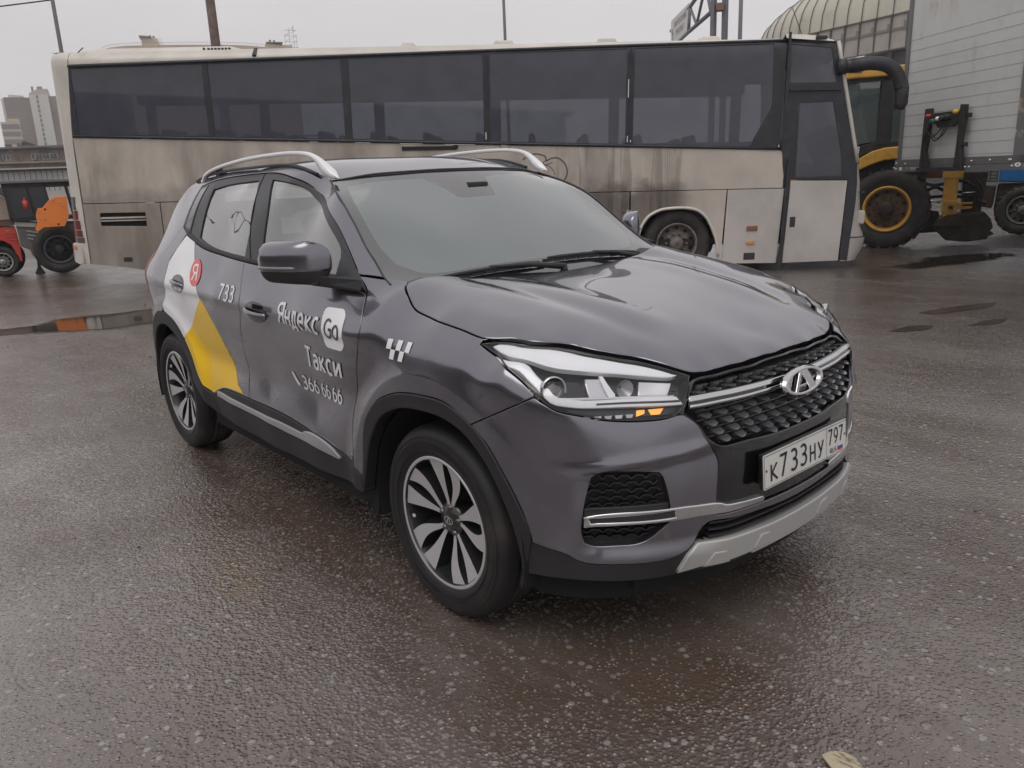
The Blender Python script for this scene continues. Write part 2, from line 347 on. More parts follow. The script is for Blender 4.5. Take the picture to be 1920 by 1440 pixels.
def text_mesh(txt,w=.14,gap=.13,shear=0.):
    V=[];F=[];x=w/2
    L=0
    for ch in txt:
        adv,st=GLY[ch]
        for s in st:
            P=np.array(s,float);P=P[np.concatenate([[True],np.linalg.norm(np.diff(P,axis=0),axis=1)>1e-4])]
            closed=np.linalg.norm(P[0]-P[-1])<1e-3
            if closed:P=P[:-1]
            a=P-np.roll(P,1,0);b=np.roll(P,-1,0)-P
            if not closed:a[0]=b[0];b[-1]=a[-1]
            a/=np.linalg.norm(a,axis=1)[:,None];b/=np.linalg.norm(b,axis=1)[:,None]
            n=np.column_stack([-(a+b)[:,1],(a+b)[:,0]]);l=(n*n).sum(1)[:,None];n=n*2/np.maximum(l,1.2)
            if not closed:
                P=P.copy()
            A=P+n*w/2;Bq=P-n*w/2;k0=len(V);m=len(P)
            for p,q in zip(A,Bq):
                V.append((x+p[0]+shear*p[1],p[1],L));V.append((x+q[0]+shear*q[1],q[1],L))
            for i in range(m if closed else m-1):
                j=(i+1)%m;F.append((k0+2*i,k0+2*i+1,k0+2*j+1,k0+2*j))
            L+=1
        x+=adv+gap+w
    V=np.array(V);return V,F
# ---------- numpy surface tools ----------
def tps_fit(P,V,lam=0.0):
    P=np.asarray(P,float);V=np.asarray(V,float)
    n=len(P);D=np.linalg.norm(P[:,None]-P[None],axis=2)
    K=np.where(D>0,D*D*np.log(D+1e-12),0)+lam*np.eye(n)
    Q=np.hstack([np.ones((n,1)),P]);A=np.zeros((n+3,n+3));A[:n,:n]=K;A[:n,n:]=Q;A[n:,:n]=Q.T
    s=np.linalg.solve(A,np.concatenate([V,np.zeros(3)]))
    return (P,s)
def tps_eval(T,X):
    P,s=T;X=np.asarray(X,float).reshape(-1,2);out=np.empty(len(X))
    for i in range(0,len(X),20000):
        x=X[i:i+20000];D2=((x[:,None]-P[None])**2).sum(2)
        K=.5*D2*np.log(D2+1e-24)
        out[i:i+20000]=K@s[:len(P)]+s[-3]+x@s[-2:]
    return out
def sstep(a,b,x):
    t=np.clip((x-a)/(b-a),0,1);return t*t*(3-2*t)
def spl(P,n=40):                      # Catmull-Rom through points
    P=np.asarray(P,float);Q=np.vstack([2*P[0]-P[1],P,2*P[-1]-P[-2]]);o=[]
    for i in range(1,len(Q)-2):
        t=np.linspace(0,1,n,endpoint=False)[:,None]
        a,b,c,d=Q[i-1],Q[i],Q[i+1],Q[i+2]
        o.append(.5*((2*b)+(c-a)*t+(2*a-5*b+4*c-d)*t**2+(3*b-a-3*c+d)*t**3))
    o.append(Q[-2][None]);return np.vstack(o)
# plan curve of the body, front centre to rear centre (left side +y; the right side is mirrored)
_B=[(2.135,0),(2.13,.18),(2.105,.38),(2.05,.56),(1.955,.705),(1.84,.80),(1.70,.862),(1.52,.893),(1.3,.903),(.9,.907),(.3,.909),(-.4,.909),(-1.0,.905),(-1.4,.893),(-1.68,.862),(-1.88,.80),(-2.02,.70),(-2.11,.54),(-2.15,.3),(-2.16,0)]
_Bc=spl(_B,60);_Bs=np.concatenate([[0],np.cumsum(np.linalg.norm(np.diff(_Bc,axis=0),axis=1))])
_Bt=np.gradient(_Bc,_Bs,axis=0);
for _ in range(30):
    _Bt[1:-1]=(_Bt[:-2]+_Bt[1:-1]*2+_Bt[2:])/4
_Bt/=np.linalg.norm(_Bt,axis=1)[:,None]
_Bn=np.stack([-_Bt[:,1],_Bt[:,0]],1)     # inward? fixed below
if _Bn[0,0]<0:_Bn=-_Bn                    # outward normal (+x at the nose)
UMAX=_Bs[-1]
def B(u):
    return np.stack([np.interp(u,_Bs,_Bc[:,0]),np.interp(u,_Bs,_Bc[:,1])],-1),np.stack([np.interp(u,_Bs,_Bn[:,0]),np.interp(u,_Bs,_Bn[:,1])],-1)
def foot(x,y):                        # nearest plan-curve u, signed inset
    y=abs(y);best=None
    pts,nn=_Bc,_Bn
    # minimise perpendicular error along the normals
    v=np.array([x,y])-pts;t=(v*_Bt).sum(1);d=-(v*nn).sum(1)
    i=np.argmin(np.abs(t)+.02*np.abs(d));return _Bs[i],d[i]
def ux(x):                            # u at station x on the side
    return foot(x,.9)[0]
_C=[]
def cp(x,y,z):
    u,d=foot(x,y);_C.append((u,z,d))
# side half-widths: (x stations) -> [(z,w)...]
base=[(.18,.835),(.25,.86),(.32,.882),(.40,.893),(.47,.892),(.53,.880),(.60,.873),(.68,.876),(.77,.886),(.86,.897),(.92,.903),(.98,.904),(1.04,.888),(1.10,.866),(1.17,.842),(1.25,.81),(1.33,.772),(1.41,.733),(1.47,.698),(1.515,.665),(1.55,.62)]
for x,dl in ((.45,0),(0,0),(-.45,0),(-.9,0)):
    for z,w in base:
        dt=0
        if x==.45: dt=-.05*max(0,(z-1.1)/.4)
        if x==-.9: dt=-.012*max(0,(z-1.1)/.4)+.012*sstep(.9,1.05,z)
        if x==-.45: dt=.004*sstep(.9,1.05,z)
        cp(x,w+dt,z)
for x in(1.0,):
    for z,w in ((.18,.835),(.25,.86),(.32,.882),(.40,.892),(.5,.885),(.60,.876),(.68,.878),(.77,.888),(.86,.897),(.92,.902),(.98,.896),(1.04,.866),(1.09,.818),(1.125,.755),(1.14,.69)): cp(x,w,z)
for x in(.75,):
    for z,w in ((.98,.903),(1.04,.884),(1.10,.853),(1.16,.80),(1.22,.745),(1.28,.69)): cp(x,w,z)
for z,w in ((1.40,.675),(1.46,.64),(1.517,.59),(1.33,.725)): cp(.25,w,z)
for x,s in ((1.305,0),(1.5,-.002)):
    for z,w in ((.2,.86),(.45,.89),(.7,.89),(.8,.893),(.88,.895),(.94,.886),(1.0,.858),(1.05,.808),(1.085,.745),(1.105,.68)):
        cp(x,w+s*1.5-.006*(x-1.305)/.2*sstep(.8,1.0,z),z-.14*(x-1.305)*sstep(.9,1.05,z))
# front corner / nose
for q in ((1.70,.855,.25),(1.70,.862,.45),(1.70,.86,.6),(1.70,.86,.72),(1.70,.866,.82),(1.685,.864,.90),(1.655,.852,.950),(1.625,.80,.985),(1.60,.745,1.006),
          (1.84,.775,.25),(1.835,.79,.36),(1.84,.80,.5),(1.835,.795,.62),(1.84,.797,.70),(1.838,.802,.78),(1.825,.802,.85),(1.79,.80,.90),(1.765,.73,.945),(1.759,.632,.980),(1.70,.59,1.005),
          (1.955,.66,.25),(1.945,.685,.36),(1.95,.70,.5),(1.95,.70,.62),(1.945,.697,.70),(1.937,.684,.78),(1.922,.662,.84),(1.89,.62,.90),(1.855,.562,.955),(1.80,.50,.985),
          (2.03,.50,.25),(2.045,.54,.36),(2.05,.56,.5),(2.05,.555,.62),(2.04,.54,.72),(2.035,.522,.80),(2.02,.49,.86),(1.977,.455,.918),(1.90,.38,.958),
          (2.085,.36,.25),(2.10,.37,.36),(2.105,.38,.5),(2.105,.38,.62),(2.09,.37,.75),(2.065,.36,.83),(2.025,.335,.895),(1.97,.31,.93),
          (2.105,.18,.25),(2.12,.18,.36),(2.13,.18,.5),(2.135,.18,.62),(2.11,.18,.75),(2.085,.18,.84),(2.045,.17,.90),(1.98,.16,.935),
          (2.11,0,.25),(2.125,0,.36),(2.135,0,.5),(2.14,0,.62),(2.115,0,.75),(2.09,0,.84),(2.05,0,.905),(1.985,0,.94)):
    cp(*q)
# rear quarter and tail
for x,e in ((-1.35,0),(-1.6,.012)):
    for z,w in ((.2,.85),(.45,.888),(.6,.884),(.75,.89),(.88,.898),(.97,.904),(1.04,.900),(1.12,.875),(1.2,.845),(1.28,.808),(1.37,.762),(1.45,.715),(1.50,.68),(1.54,.62)): cp(x,w-e-.04*max(0,(z-1.1)/.4)*(1 if x<-1.5 else .6)-(float(sstep(1.05,1.22,z))*.075 if x<-1.5 else float(sstep(1.1,1.25,z))*.012)-(.012 if x<-1.5 else 0),z)
for q in ((-1.88,.775,.25),(-1.88,.79,.45),(-1.87,.78,.7),(-1.86,.77,.9),(-1.84,.765,1.0),(-1.76,.69,1.15),(-1.68,.60,1.3),(-1.64,.54,1.42),
          (-2.02,.66,.25),(-2.03,.70,.45),(-2.02,.69,.7),(-2.0,.68,.95),(-1.88,.61,1.15),(-1.80,.52,1.3),(-1.73,.46,1.42),
          (-2.11,.5,.25),(-2.13,.54,.45),(-2.11,.53,.7),(-2.08,.52,.95),(-1.95,.49,1.15),(-1.87,.45,1.3),(-1.78,.42,1.42),
          (-2.12,.27,.25),(-2.16,.3,.45),(-2.14,.3,.7),(-2.1,.3,.95),(-1.98,.28,1.15),(-1.90,.27,1.3),(-1.80,.26,1.42),
          (-2.13,0,.25),(-2.17,0,.45),(-2.15,0,.7),(-2.11,0,.95),(-1.99,0,1.15),(-1.91,0,1.3),(-1.81,0,1.42)): cp(*q)
_C=np.array(_C);_m=_C[_C[:,0]<.7]*[-1,1,1];_m2=_C[_C[:,0]>UMAX-.7].copy();_m2[:,0]=2*UMAX-_m2[:,0];_C=np.vstack([_C,_m[_m[:,0]<-.02],_m2[_m2[:,0]>UMAX+.02]]);_T=tps_fit(_C[:,:2],_C[:,2],lam=8e-4)
_gu=np.linspace(0,UMAX,261);_gz=np.linspace(.15,1.62,148)
_G=tps_eval(_T,np.stack(np.meshgrid(_gu,_gz,indexing='ij'),-1).reshape(-1,2)).reshape(261,148)
def _bil(u,z):
    a=np.clip((u-_gu[0])/(_gu[1]-_gu[0]),1,258.999);b=np.clip((z-_gz[0])/(_gz[1]-_gz[0]),1,145.999)
    i=a.astype(int);j=b.astype(int);fa=a-i;fb=b-j
    def w(t): return np.stack([-.5*t+t*t-.5*t**3,1-2.5*t*t+1.5*t**3,.5*t+2*t*t-1.5*t**3,-.5*t*t+.5*t**3])
    wa=w(fa);wb=w(fb);o=0
    for p in range(4):
        for q in range(4): o=o+wa[p]*wb[q]*_G[i+p-1,j+q-1]
    return o
FC=(1.305,.345);RC=(-1.305,.345)
def S(u,z,off=0.0,sgn=-1):
    """outer body skin; sgn -1 = right side of the car (towards the camera)"""
    u=np.asarray(u,float);z=np.asarray(z,float);u,z=np.broadcast_arrays(u,z)
    b,n=B(np.clip(u,0,UMAX));d=_bil(u,z)
    x=b[...,0]-n[...,0]*d
    # wheel-arch bulges
    for cx,cz in(FC,RC):
        r=np.hypot(x-cx,(z-cz)*1.0)
        t=.908+.0*r-.55*np.maximum(0,r-.525)         # flat ring then falls away
        side=n[...,1]
        tgt=.909-t                                    # inset wanted
        k=.04;a=d;bb=tgt
        h=np.clip(.5+.5*(a-bb)/k,0,1);m=a*(1-h)+bb*h-k*h*(1-h)
        wgt=sstep(.93,.985,side)*(1-sstep(.60,.75,r))
        if cx>0: wgt=wgt*(1-.0*sstep(1.6,1.8,x))
        d=d*(1-wgt)+m*wgt
    # crease along the shoulder and door scallop
    lat=sstep(.96,.995,n[...,1])
    rr=np.minimum(np.hypot(x-FC[0],z-FC[1]),np.hypot(x-RC[0],z-RC[1]))
    far=sstep(.5,.62,rr)
    zc=.955+.022*(-x+.4)                                 # shoulder line rises to the rear
    d=d-.010*np.exp(-((z-zc)/.022)**2*1.0)*lat*far*sstep(-1.75,-1.3,x)*(1-sstep(.8,1.1,x))*(z<zc)-.010*np.exp(-((z-zc)/.06)**2)*lat*far*sstep(-1.75,-1.3,x)*(1-sstep(.8,1.1,x))*(z>=zc)
    zl=.545+.05*sstep(.35,-.6,-x)*0+.10*sstep(.45,.9,x)   # lower scallop edge, kicks up at the front arch
    g=np.where(z<zl,np.exp(-((z-zl)/.09)**2),np.exp(-((z-zl)/.045)**2))
    d=d+.012*np.exp(-((z-(zl+.09))/.07)**2)*lat*far
    # lower bumper: the lamp pocket is set back under a fold
    zt=.650+.040*np.clip((.84-u)/.41,0,1)
    d=d+.017*(1-sstep(.80,.90,u))*(1-sstep(zt-.030,zt+.010,z))*sstep(.355,.42,z)*sstep(.36,.47,u)
    d=d-.006*(1-sstep(.86,.98,u))*np.exp(-((z-zt-.012)/.018)**2)*sstep(.40,.50,u)
    p=np.stack([b[...,0]-n[...,0]*(d-off),(b[...,1]-n[...,1]*(d-off))*sgn,z],-1)
    return p

def WP(q,off=0.0):
    """signed wrap: u>0 = right side (-y), u<0 = left side"""
    q=np.asarray(q,float).reshape(-1,2);u,z=q[:,0],q[:,1]
    p=S(np.abs(u),z,0,-1);p[:,1]*=np.where(u<0,-1,1)
    if np.any(off): p=p+WN(q)*np.reshape(off,(-1,1))
    return p
def WN(q,e=3e-3):
    q=np.asarray(q,float).reshape(-1,2)
    a=WP(q+[e,0])-WP(q-[e,0]);b=WP(q+[0,e])-WP(q-[0,e])
    n=np.cross(b,a);n/=np.linalg.norm(n,axis=1,keepdims=True)+1e-12
    bb,nn=B(np.clip(np.abs(q[:,0]),0,UMAX));s=n[:,0]*nn[:,0]-n[:,1]*nn[:,1]*np.where(q[:,0]<0,-1,1)
    return n*np.where(s<0,-1,1)[:,None]
class HF:                               # height field z(x,y), symmetric in y
    def __init__(self,pts,lam=1e-5):
        pts=np.asarray(pts,float);m=pts.copy();m[:,1]*=-1;a=np.vstack([pts,m[np.abs(m[:,1])>1e-4]])
        self.T=tps_fit(a[:,:2],a[:,2],lam)
    def P(self,q,off=0.0):
        q=np.asarray(q,float).reshape(-1,2);p=np.column_stack([q,tps_eval(self.T,q)])
        if np.any(off): p=p+self.N(q)*np.reshape(off,(-1,1))
        return p
    def N(self,q,e=3e-3):
        q=np.asarray(q,float).reshape(-1,2);f=lambda d:tps_eval(self.T,q+d)
        n=np.column_stack([-(f([e,0])-f([-e,0]))/(2*e),-(f([0,e])-f([0,-e]))/(2*e),np.ones(len(q))])
        return n/np.linalg.norm(n,axis=1,keepdims=True)
class WR: P=staticmethod(WP);N=staticmethod(WN)
HOODK=[(1.758,1.139),(1.762,1.129),(1.697,1.098),(1.650,1.072),(1.609,1.056),(1.560,1.048),(1.495,1.042),(1.434,1.037),(1.378,1.030),(1.321,1.023),(1.265,1.015),(1.212,1.007),(1.148,1.009),(1.09,1.006),(1.024,1.000),(.975,.995),(.926,.988),(.86,.981),(.80,.973),(.74,.966),(.677,.957),(.61,.946),(.54,.932),(.48,.914),(.435,.900),(.38,.897),(.30,.898),(.20,.900),(.10,.902),(0,.903)]
HOODC=spl(HOODK,5)
_k=WP(HOODC);_ko=WP(HOODC-np.array([0,.014]))
hood=HF(np.vstack([_k,_ko[::2],[(1.10,0,1.10),(1.3,0,1.088),(1.5,0,1.062),(1.7,0,1.026),(1.85,0,.985),(1.95,0,.948),
  (1.06,.45,1.118),(1.3,.45,1.102),(1.5,.44,1.072),(1.68,.40,1.038),(1.84,.28,.990),(.98,.3,1.12),(1.4,.25,1.080),(1.088,.715,1.120),(1.20,.70,1.108),(1.347,.69,1.088),(1.47,.655,1.066),(1.58,.62,1.045),(1.68,.55,1.022)]]),2e-6)
ROOFK=[(4.17,1.49),(4.06,1.53),(3.85,1.56),(3.54,1.575),(3.24,1.58),(2.99,1.58),(2.79,1.57),(2.68,1.55),(2.56,1.52),(2.50,1.50)]
_r=WP(ROOFK)
roof=HF(np.vstack([_r,[(.395,0,1.532),(.372,.25,1.529),(.31,.45,1.520),(.2,0,1.583),(-.1,0,1.603),(-.5,0,1.612),(-1.0,0,1.60),(-1.4,0,1.565),(-1.75,0,1.50),(-1.72,.35,1.485),(-1.68,.55,1.45),(-.1,.35,1.60),(-.6,.35,1.606),(-1.2,.35,1.577)]]),3e-5)
APK=[(2.50,1.505),(2.37,1.46),(2.22,1.39),(2.12,1.32),(2.03,1.25),(1.95,1.195),(1.88,1.15),(1.82,1.125)]
_a=WP(APK)
wind=HF(np.vstack([_a,[(.395,0,1.530),(.372,.25,1.527),(.31,.45,1.518),(1.03,0,1.09),(1.0,.4,1.105),(.70,0,1.335),(.52,.35,1.43),(.78,.4,1.27)]]),3e-5)
# outlines measured on the body skin: (distance along the plan curve from the nose, height)
D={'dlo': [(3.841, 1.296), (3.866, 1.38), (3.916, 1.511), (3.776, 1.517), (3.581, 1.536), (3.375, 1.547), (3.092, 1.551), (2.921, 1.544), (2.752, 1.528), (2.651, 1.501), (2.56, 1.462), (2.408, 1.408), (2.254, 1.342), (2.14, 1.269), (2.014, 1.172), (1.895, 1.094), (1.963, 1.1), (2.743, 1.149), (2.912, 1.157), (3.207, 1.168), (3.444, 1.191), (3.612, 1.225), (3.737, 1.263)],
 'glass_f': [(2.939, 1.515), (2.796, 1.509), (2.702, 1.495), (2.624, 1.466), (2.534, 1.418), (2.322, 1.341), (2.148, 1.244), (2.079, 1.153), (2.753, 1.172), (2.781, 1.262), (2.84, 1.412)],
 'glass_r': [(3.626, 1.494), (3.436, 1.509), (3.093, 1.52), (2.958, 1.368), (2.925, 1.184), (3.225, 1.196), (3.412, 1.216), (3.553, 1.243), (3.601, 1.357), (3.605, 1.432)],
 'flareF_o': [(1.891, 0.457), (1.857, 0.621), (1.768, 0.719), (1.691, 0.76), (1.592, 0.79), (1.468, 0.804), (1.333, 0.803), (1.219, 0.757), (1.152, 0.703), (1.078, 0.598), (1.033, 0.511), (1.006, 0.426)],
 'flareF_i': [(1.834, 0.537), (1.804, 0.592), (1.751, 0.659), (1.674, 0.706), (1.576, 0.738), (1.452, 0.75), (1.34, 0.746), (1.242, 0.711), (1.157, 0.635), (1.096, 0.533), (1.057, 0.425), (1.036, 0.294)],
 'silver': [(3.38, 0.457), (3.346, 0.472), (2.995, 0.461), (2.681, 0.461), (2.438, 0.456), (2.409, 0.466), (2.34, 0.477), (2.253, 0.472), (2.166, 0.453), (2.093, 0.422), (2.111, 0.415), (2.195, 0.419), (2.359, 0.426), (2.556, 0.424), (2.768, 0.433), (3.003, 0.435), (3.25, 0.441), (3.375, 0.443)],
 'white': [(3.72, 1.254), (3.594, 1.226), (3.534, 1.128), (3.46, 1.021), (3.437, 0.952), (3.703, 0.738), (3.724, 0.697), (3.787, 0.755), (3.852, 0.798), (3.995, 0.823), (4.007, 0.9), (3.992, 0.918), (3.869, 1.072), (3.887, 1.108)],
 't733': [(3.138, 1.052), (2.964, 1.053), (2.97, 0.97), (3.133, 0.971)],
 'yand': [(2.501, 1.021), (2.103, 1.014), (2.12, 0.928), (2.539, 0.936)],
 'go': [(2.068, 1.037), (1.93, 1.029), (1.97, 0.885), (2.121, 0.894)],
 'taksi': [(2.3, 0.867), (1.984, 0.853), (2.031, 0.763), (2.325, 0.769)],
 'phone': [(2.407, 0.711), (2.043, 0.707), (2.057, 0.645), (2.422, 0.652)],
 'icon': [(2.491, 0.717), (2.457, 0.722), (2.45, 0.657), (2.484, 0.651)],
 'chrome': [(0.833, 0.511), (0.737, 0.519), (0.553, 0.52), (0.467, 0.513), (0.407, 0.511), (0.382, 0.496), (0.314, 0.488), (0.21, 0.484), (0.202, 0.463), (0.37, 0.475), (0.463, 0.473), (0.546, 0.476), (0.705, 0.481), (0.829, 0.475)],
 'fogU': [(0.806, 0.632), (0.784, 0.65), (0.609, 0.644), (0.589, 0.615), (0.566, 0.529), (0.837, 0.52), (0.834, 0.555), (0.827, 0.596)],
 'fogL': [(0.848, 0.472), (0.583, 0.472), (0.648, 0.417), (0.678, 0.411), (0.81, 0.406), (0.837, 0.416), (0.847, 0.435)]}
# =====================================================================  THE TAXI
car=empty('parked_car',(0,0,0),'grey compact SUV taxi with white and yellow side stickers in the foreground','car')
SU=WR
UMP=lambda u,z:WP([(u,z)])[0]
def uu(x,z):
    a,b=.0,UMAX
    for _ in range(34):
        m=(a+b)/2
        if UMP(m,z)[0]>x:a=m
        else:b=m
    return (a+b)/2
FO=[(1.905,.40)]+D['flareF_o']
FI=[(1.905,.33),(1.875,.42)]+D['flareF_i']+[(1.045,.25)]
def rearc(r,a0,a1,n=16,sx=1.):
    o=[]
    for k in range(n+1):
        t=math.radians(a0+(a1-a0)*k/n);x=RC[0]+r*math.cos(t);z=RC[1]+r*math.sin(t);o.append((uu(x,z),z))
    return o
RO=[(3.46,.435),(3.56,.475)]+rearc(.478,25,178)+[(4.50,.30)]
RI=[(3.42,.325),(3.52,.365)]+rearc(.402,18,180)+[(4.43,.25)]
dl=D['dlo'];ROCK=[(3.46,.435),(3.36,.478),(3.26,.497),(2.99,.500),(2.68,.500),(2.41,.482),(2.17,.455),(1.99,.425),(1.905,.40)]
DLOB=[(1.89,1.09),(1.96,1.105),(2.35,1.13),(2.74,1.15),(2.91,1.16),(3.21,1.175),(3.44,1.195),(3.61,1.225),(3.74,1.258)]
DLOT=[(3.835,1.295),(3.86,1.38),(3.90,1.505),(3.77,1.525),(3.58,1.54),(3.38,1.548),(3.10,1.552),(2.92,1.546),(2.76,1.525),(2.65,1.498),(2.545,1.46),(2.41,1.41),(2.25,1.34),(2.14,1.27),(2.01,1.17),(1.95,1.13)]
FLINE=[(1.89,1.09),(1.85,1.03),(1.832,.97),(1.86,.89),(1.89,.82),(1.955,.67),(1.985,.53),(1.985,.425)]
MLINE=[(2.99,.50),(2.99,.58),(2.985,.66),(2.96,.83),(2.905,.98),(2.91,1.07),(2.91,1.16)]
RLINE=[(3.74,1.258),(3.81,1.19),(3.90,1.11),(3.95,.96),(4.03,.85)]
rarc=[q for q in RO if q[1]>=.435 and q[0]<4.03]
doorF=DLOB[:5]+MLINE[::-1][1:]+ROCK[4:8]+FLINE[::-1][:-1]
doorR=DLOB[4:]+RLINE[1:]+rarc[::-1]+[q for q in ROCK[1:3]]+MLINE[:-1]
hlO=[(1.230,0.995),(1.183,0.977),(1.109,0.956),(1.040,0.919),(0.981,0.879),(0.947,0.854),(0.907,0.833),(0.849,0.820),(0.781,0.804),(0.696,0.794),(0.598,0.793),(0.540,0.802),(0.502,0.846),(0.469,0.885),(.453,.896),(.48,.907),(.54,.925),(.61,.939),(.677,.950),(.74,.959),(.80,.966),(.86,.974),(.926,.981),(.975,.988),(1.024,.993),(1.09,.999),(1.153,1.002),(1.205,1.001)]
fender=[(1.99,1.152),(1.95,1.15),(1.87,1.143),(1.785,1.139)]+[(1.765,1.135)]+HOODK[1:12]+[(1.229,1.003)]+hlO[0:5]+[(0.982,0.872),(1.223,0.751)]+[q for q in FO if q[0]>1.23][::-1]+[(1.985,.425)]+FLINE[::-1][1:]+[(1.93,1.12)]
hlB=hlO[5:12]
bm_r=[(.20,.458),(.405,.468),(.41,.52),(0.406,0.627),(0.413,0.658),(0.434,0.689),(0.462,0.731),(0.479,0.764),(0.524,0.800)]+hlB[::-1]+[(0.982,0.872),(1.223,0.751)]+[q for q in FO if q[0]<1.23 and q[1]<.75]+[(1.005,.41),(.95,.397),(.90,.385),(.86,.362),(.81,.353),(.68,.348),(.59,.352),(.53,.365),(.485,.39),(.455,.43),(.42,.448),(.32,.440),(.12,.424)]
bumper=[(0,.452)]+bm_r+[(0,.420)]+mir(bm_r)
fogU,fogL=D['fogU'],D['fogL'];chrome=D['chrome']
fogAll=[(0.816,0.628),(0.780,0.648),(0.697,0.643),(0.608,0.633),(.595,.612),(.575,.53),(.575,.475),(.60,.455),(.64,.425),(.68,.412),(.75,.410),(.81,.410),(.84,.422),(.848,.46),(.842,.52),(.83,.58)]
both=((1,lambda q:q),(-1,mir))
def add(name,poly,m,**k):
    k.setdefault('gap',.0022)
    return [plate(name,SU,f(poly),m,k.get('parent',car) if not isinstance(k.get('parent'),(list,tuple)) else k['parent'][i],**{a:b for a,b in k.items() if a!='parent'}) for i,(s,f) in enumerate(both)]
P_=M['paint']
fr=add('door',doorF,P_,h=.015);rr=add('door',doorR,P_,h=.015);fe=add('fender',fender,P_,h=.0095)
plate('front_bumper',SU,bumper,P_,car,holes=[fogAll,mir(fogAll)],gap=.0022,h=.012,depth=.035)
# side frame: A pillar, cant rail, C pillar, rear quarter (around the window opening)
hood_c=(1.79,1.138)
sf=[(1.99,1.155),(1.95,1.153),(1.875,1.147)]+[(a,b) for a,b in APK[::-1][1:]]+ROOFK[::-1][1:]+[(4.26,1.465),(4.30,1.42),(4.42,1.35),(4.60,1.25),(4.80,1.155),(4.352,1.152),(4.322,1.12),(4.352,.92),(4.40,.89),(4.60,.88),(4.60,.60),(4.52,.55),(4.50,.44)]+[q for q in RO if q[0]>4.03 and q[1]>.42][::-1]+RLINE[::-1][:-1]+[(3.745,1.262)]+DLOT[:-1]
add('side_frame',sf,P_,h=.03)
add('tail_lamp',[(4.357,1.147),(4.33,1.12),(4.358,.92),(4.40,.895),(4.75,.90),(4.80,1.14)],M['redlens'],gap=.001,off=.004,h=.04,rim=.004)
# tail
tg=[(4.62,.60),(4.62,.88),(4.78,.90),(4.82,1.15),(4.64,1.35),(4.50,1.42),(UMAX,1.42)];tgf=tg+[(2*UMAX-a,b) for a,b in tg[::-1][1:]]
class WRT:   # wrap carried past the rear centre line
    @staticmethod
    def c(q):
        q=np.asarray(q,float).reshape(-1,2).copy();k=q[:,0]>UMAX;q[k,0]=q[k,0]-2*UMAX;return q
    @staticmethod
    def P(q,off=0.): return WP(WRT.c(q),off)
    @staticmethod
    def N(q):return WN(WRT.c(q))
rg=[(4.84,1.17),(4.72,1.33),(4.68,1.37),(UMAX,1.37)];rgf=rg+[(2*UMAX-a,b) for a,b in rg[::-1][1:]]
plate('tailgate',WRT,tgf,P_,car,h=.06,gap=.003,holes=[rgf])
plate('rear_window',WRT,rgf,M['rg'],car,h=.06,off=-.004,gap=-.004,depth=.003)
rb=[(4.50,.42),(4.53,.55),(4.62,.59),(UMAX,.59)];plate('rear_bumper',WRT,rb+[(2*UMAX-a,.59) for a,b in [(4.62,0)]]+[(2*UMAX-4.53,.55),(2*UMAX-4.50,.42),(2*UMAX-4.6,.26),(4.6,.26)],M['plastic'],car,h=.08,depth=.05)
# black cladding
pl=M['plastic']
fl=[FO+FI[::-1],RO+RI[::-1]]
for q in fl: add('wheel_arch_trim',q,pl,off=.007,depth=.05,h=.03,rim=.006,gap=.001)
rk=ROCK+[(1.905,.33),(2.4,.305),(3.0,.305),(3.42,.325)]
sill=add('sill_cladding',rk,pl,off=.006,depth=.12,h=.04,rim=.006)
add('sill_trim',D['silver'],M['satin'],parent=sill,off=.016,depth=.012,h=.03,rim=.004,gap=0,ang=30)
val=[(0,.365),(.14,.367),(.35,.38),(.485,.388),(.53,.363),(.59,.350),(.68,.346),(.81,.351),(.86,.36),(.90,.383),(1.005,.407),(1.008,.42),(1.045,.33),(1.04,.300),(.6,.286),(0,.272)]
plate('lower_valance',SU,val+mir(val)[1:-1],pl,car,off=-.004,depth=.12,h=.04,gap=.001)
# ---- windows of the sides
dlo=DLOB+DLOT
gf=D['glass_f'];gr=D['glass_r']
gfr=[(2.94,1.518),(2.80,1.507),(2.70,1.492),(2.62,1.468),(2.53,1.425),(2.32,1.34),(2.15,1.245),(2.11,1.155),(2.75,1.168),(2.785,1.26),(2.84,1.41)]
grr=[(3.62,1.485),(3.44,1.507),(3.10,1.518),(2.96,1.37),(2.925,1.185),(3.22,1.198),(3.41,1.220),(3.55,1.25),(3.59,1.36)]
qr=[(3.80,1.297),(3.825,1.38),(3.868,1.49),(3.775,1.503),(3.72,1.282)]
add('window_frame',dlo,M['trim'],holes=[gfr,grr],off=-.003,gap=.001,h=.035,depth=.03)
for nm,q in (('door_window',gfr),('door_window',grr)): add(nm,q,M['sg'],off=-.009,gap=-.004,h=.05,depth=.003,parent=fr if q is gfr else rr)
add('quarter_window',qr,M['gloss'],off=.0,gap=0,h=.04,depth=.004)
belt=[(a,b+.003) for a,b in DLOB[1:]]+[(a,b+.019) for a,b in DLOB[1:]][::-1]
add('belt_moulding',belt,M['plastic'],off=.006,gap=0,h=.03,depth=.01,rim=.004)
bs=[(3.085,1.548),(2.862,1.172),(2.855,1.172),(3.078,1.548)]
add('door_gap_seal',bs,M['shell'],off=-.0015,gap=0,h=.05,depth=.002,rim=0)
add('door_gap_seal',[(3.77,1.51),(3.70,1.27),(3.706,1.27),(3.777,1.51)],M['shell'],off=-.0015,gap=0,h=.05,depth=.002,rim=0)
sail=[(2.10,1.165),(2.135,1.245),(2.00,1.165),(1.90,1.10),(1.97,1.115),(2.1,1.125)]
add('mirror_base_panel',sail,M['trim'],off=.002,gap=0,h=.04,depth=.004)
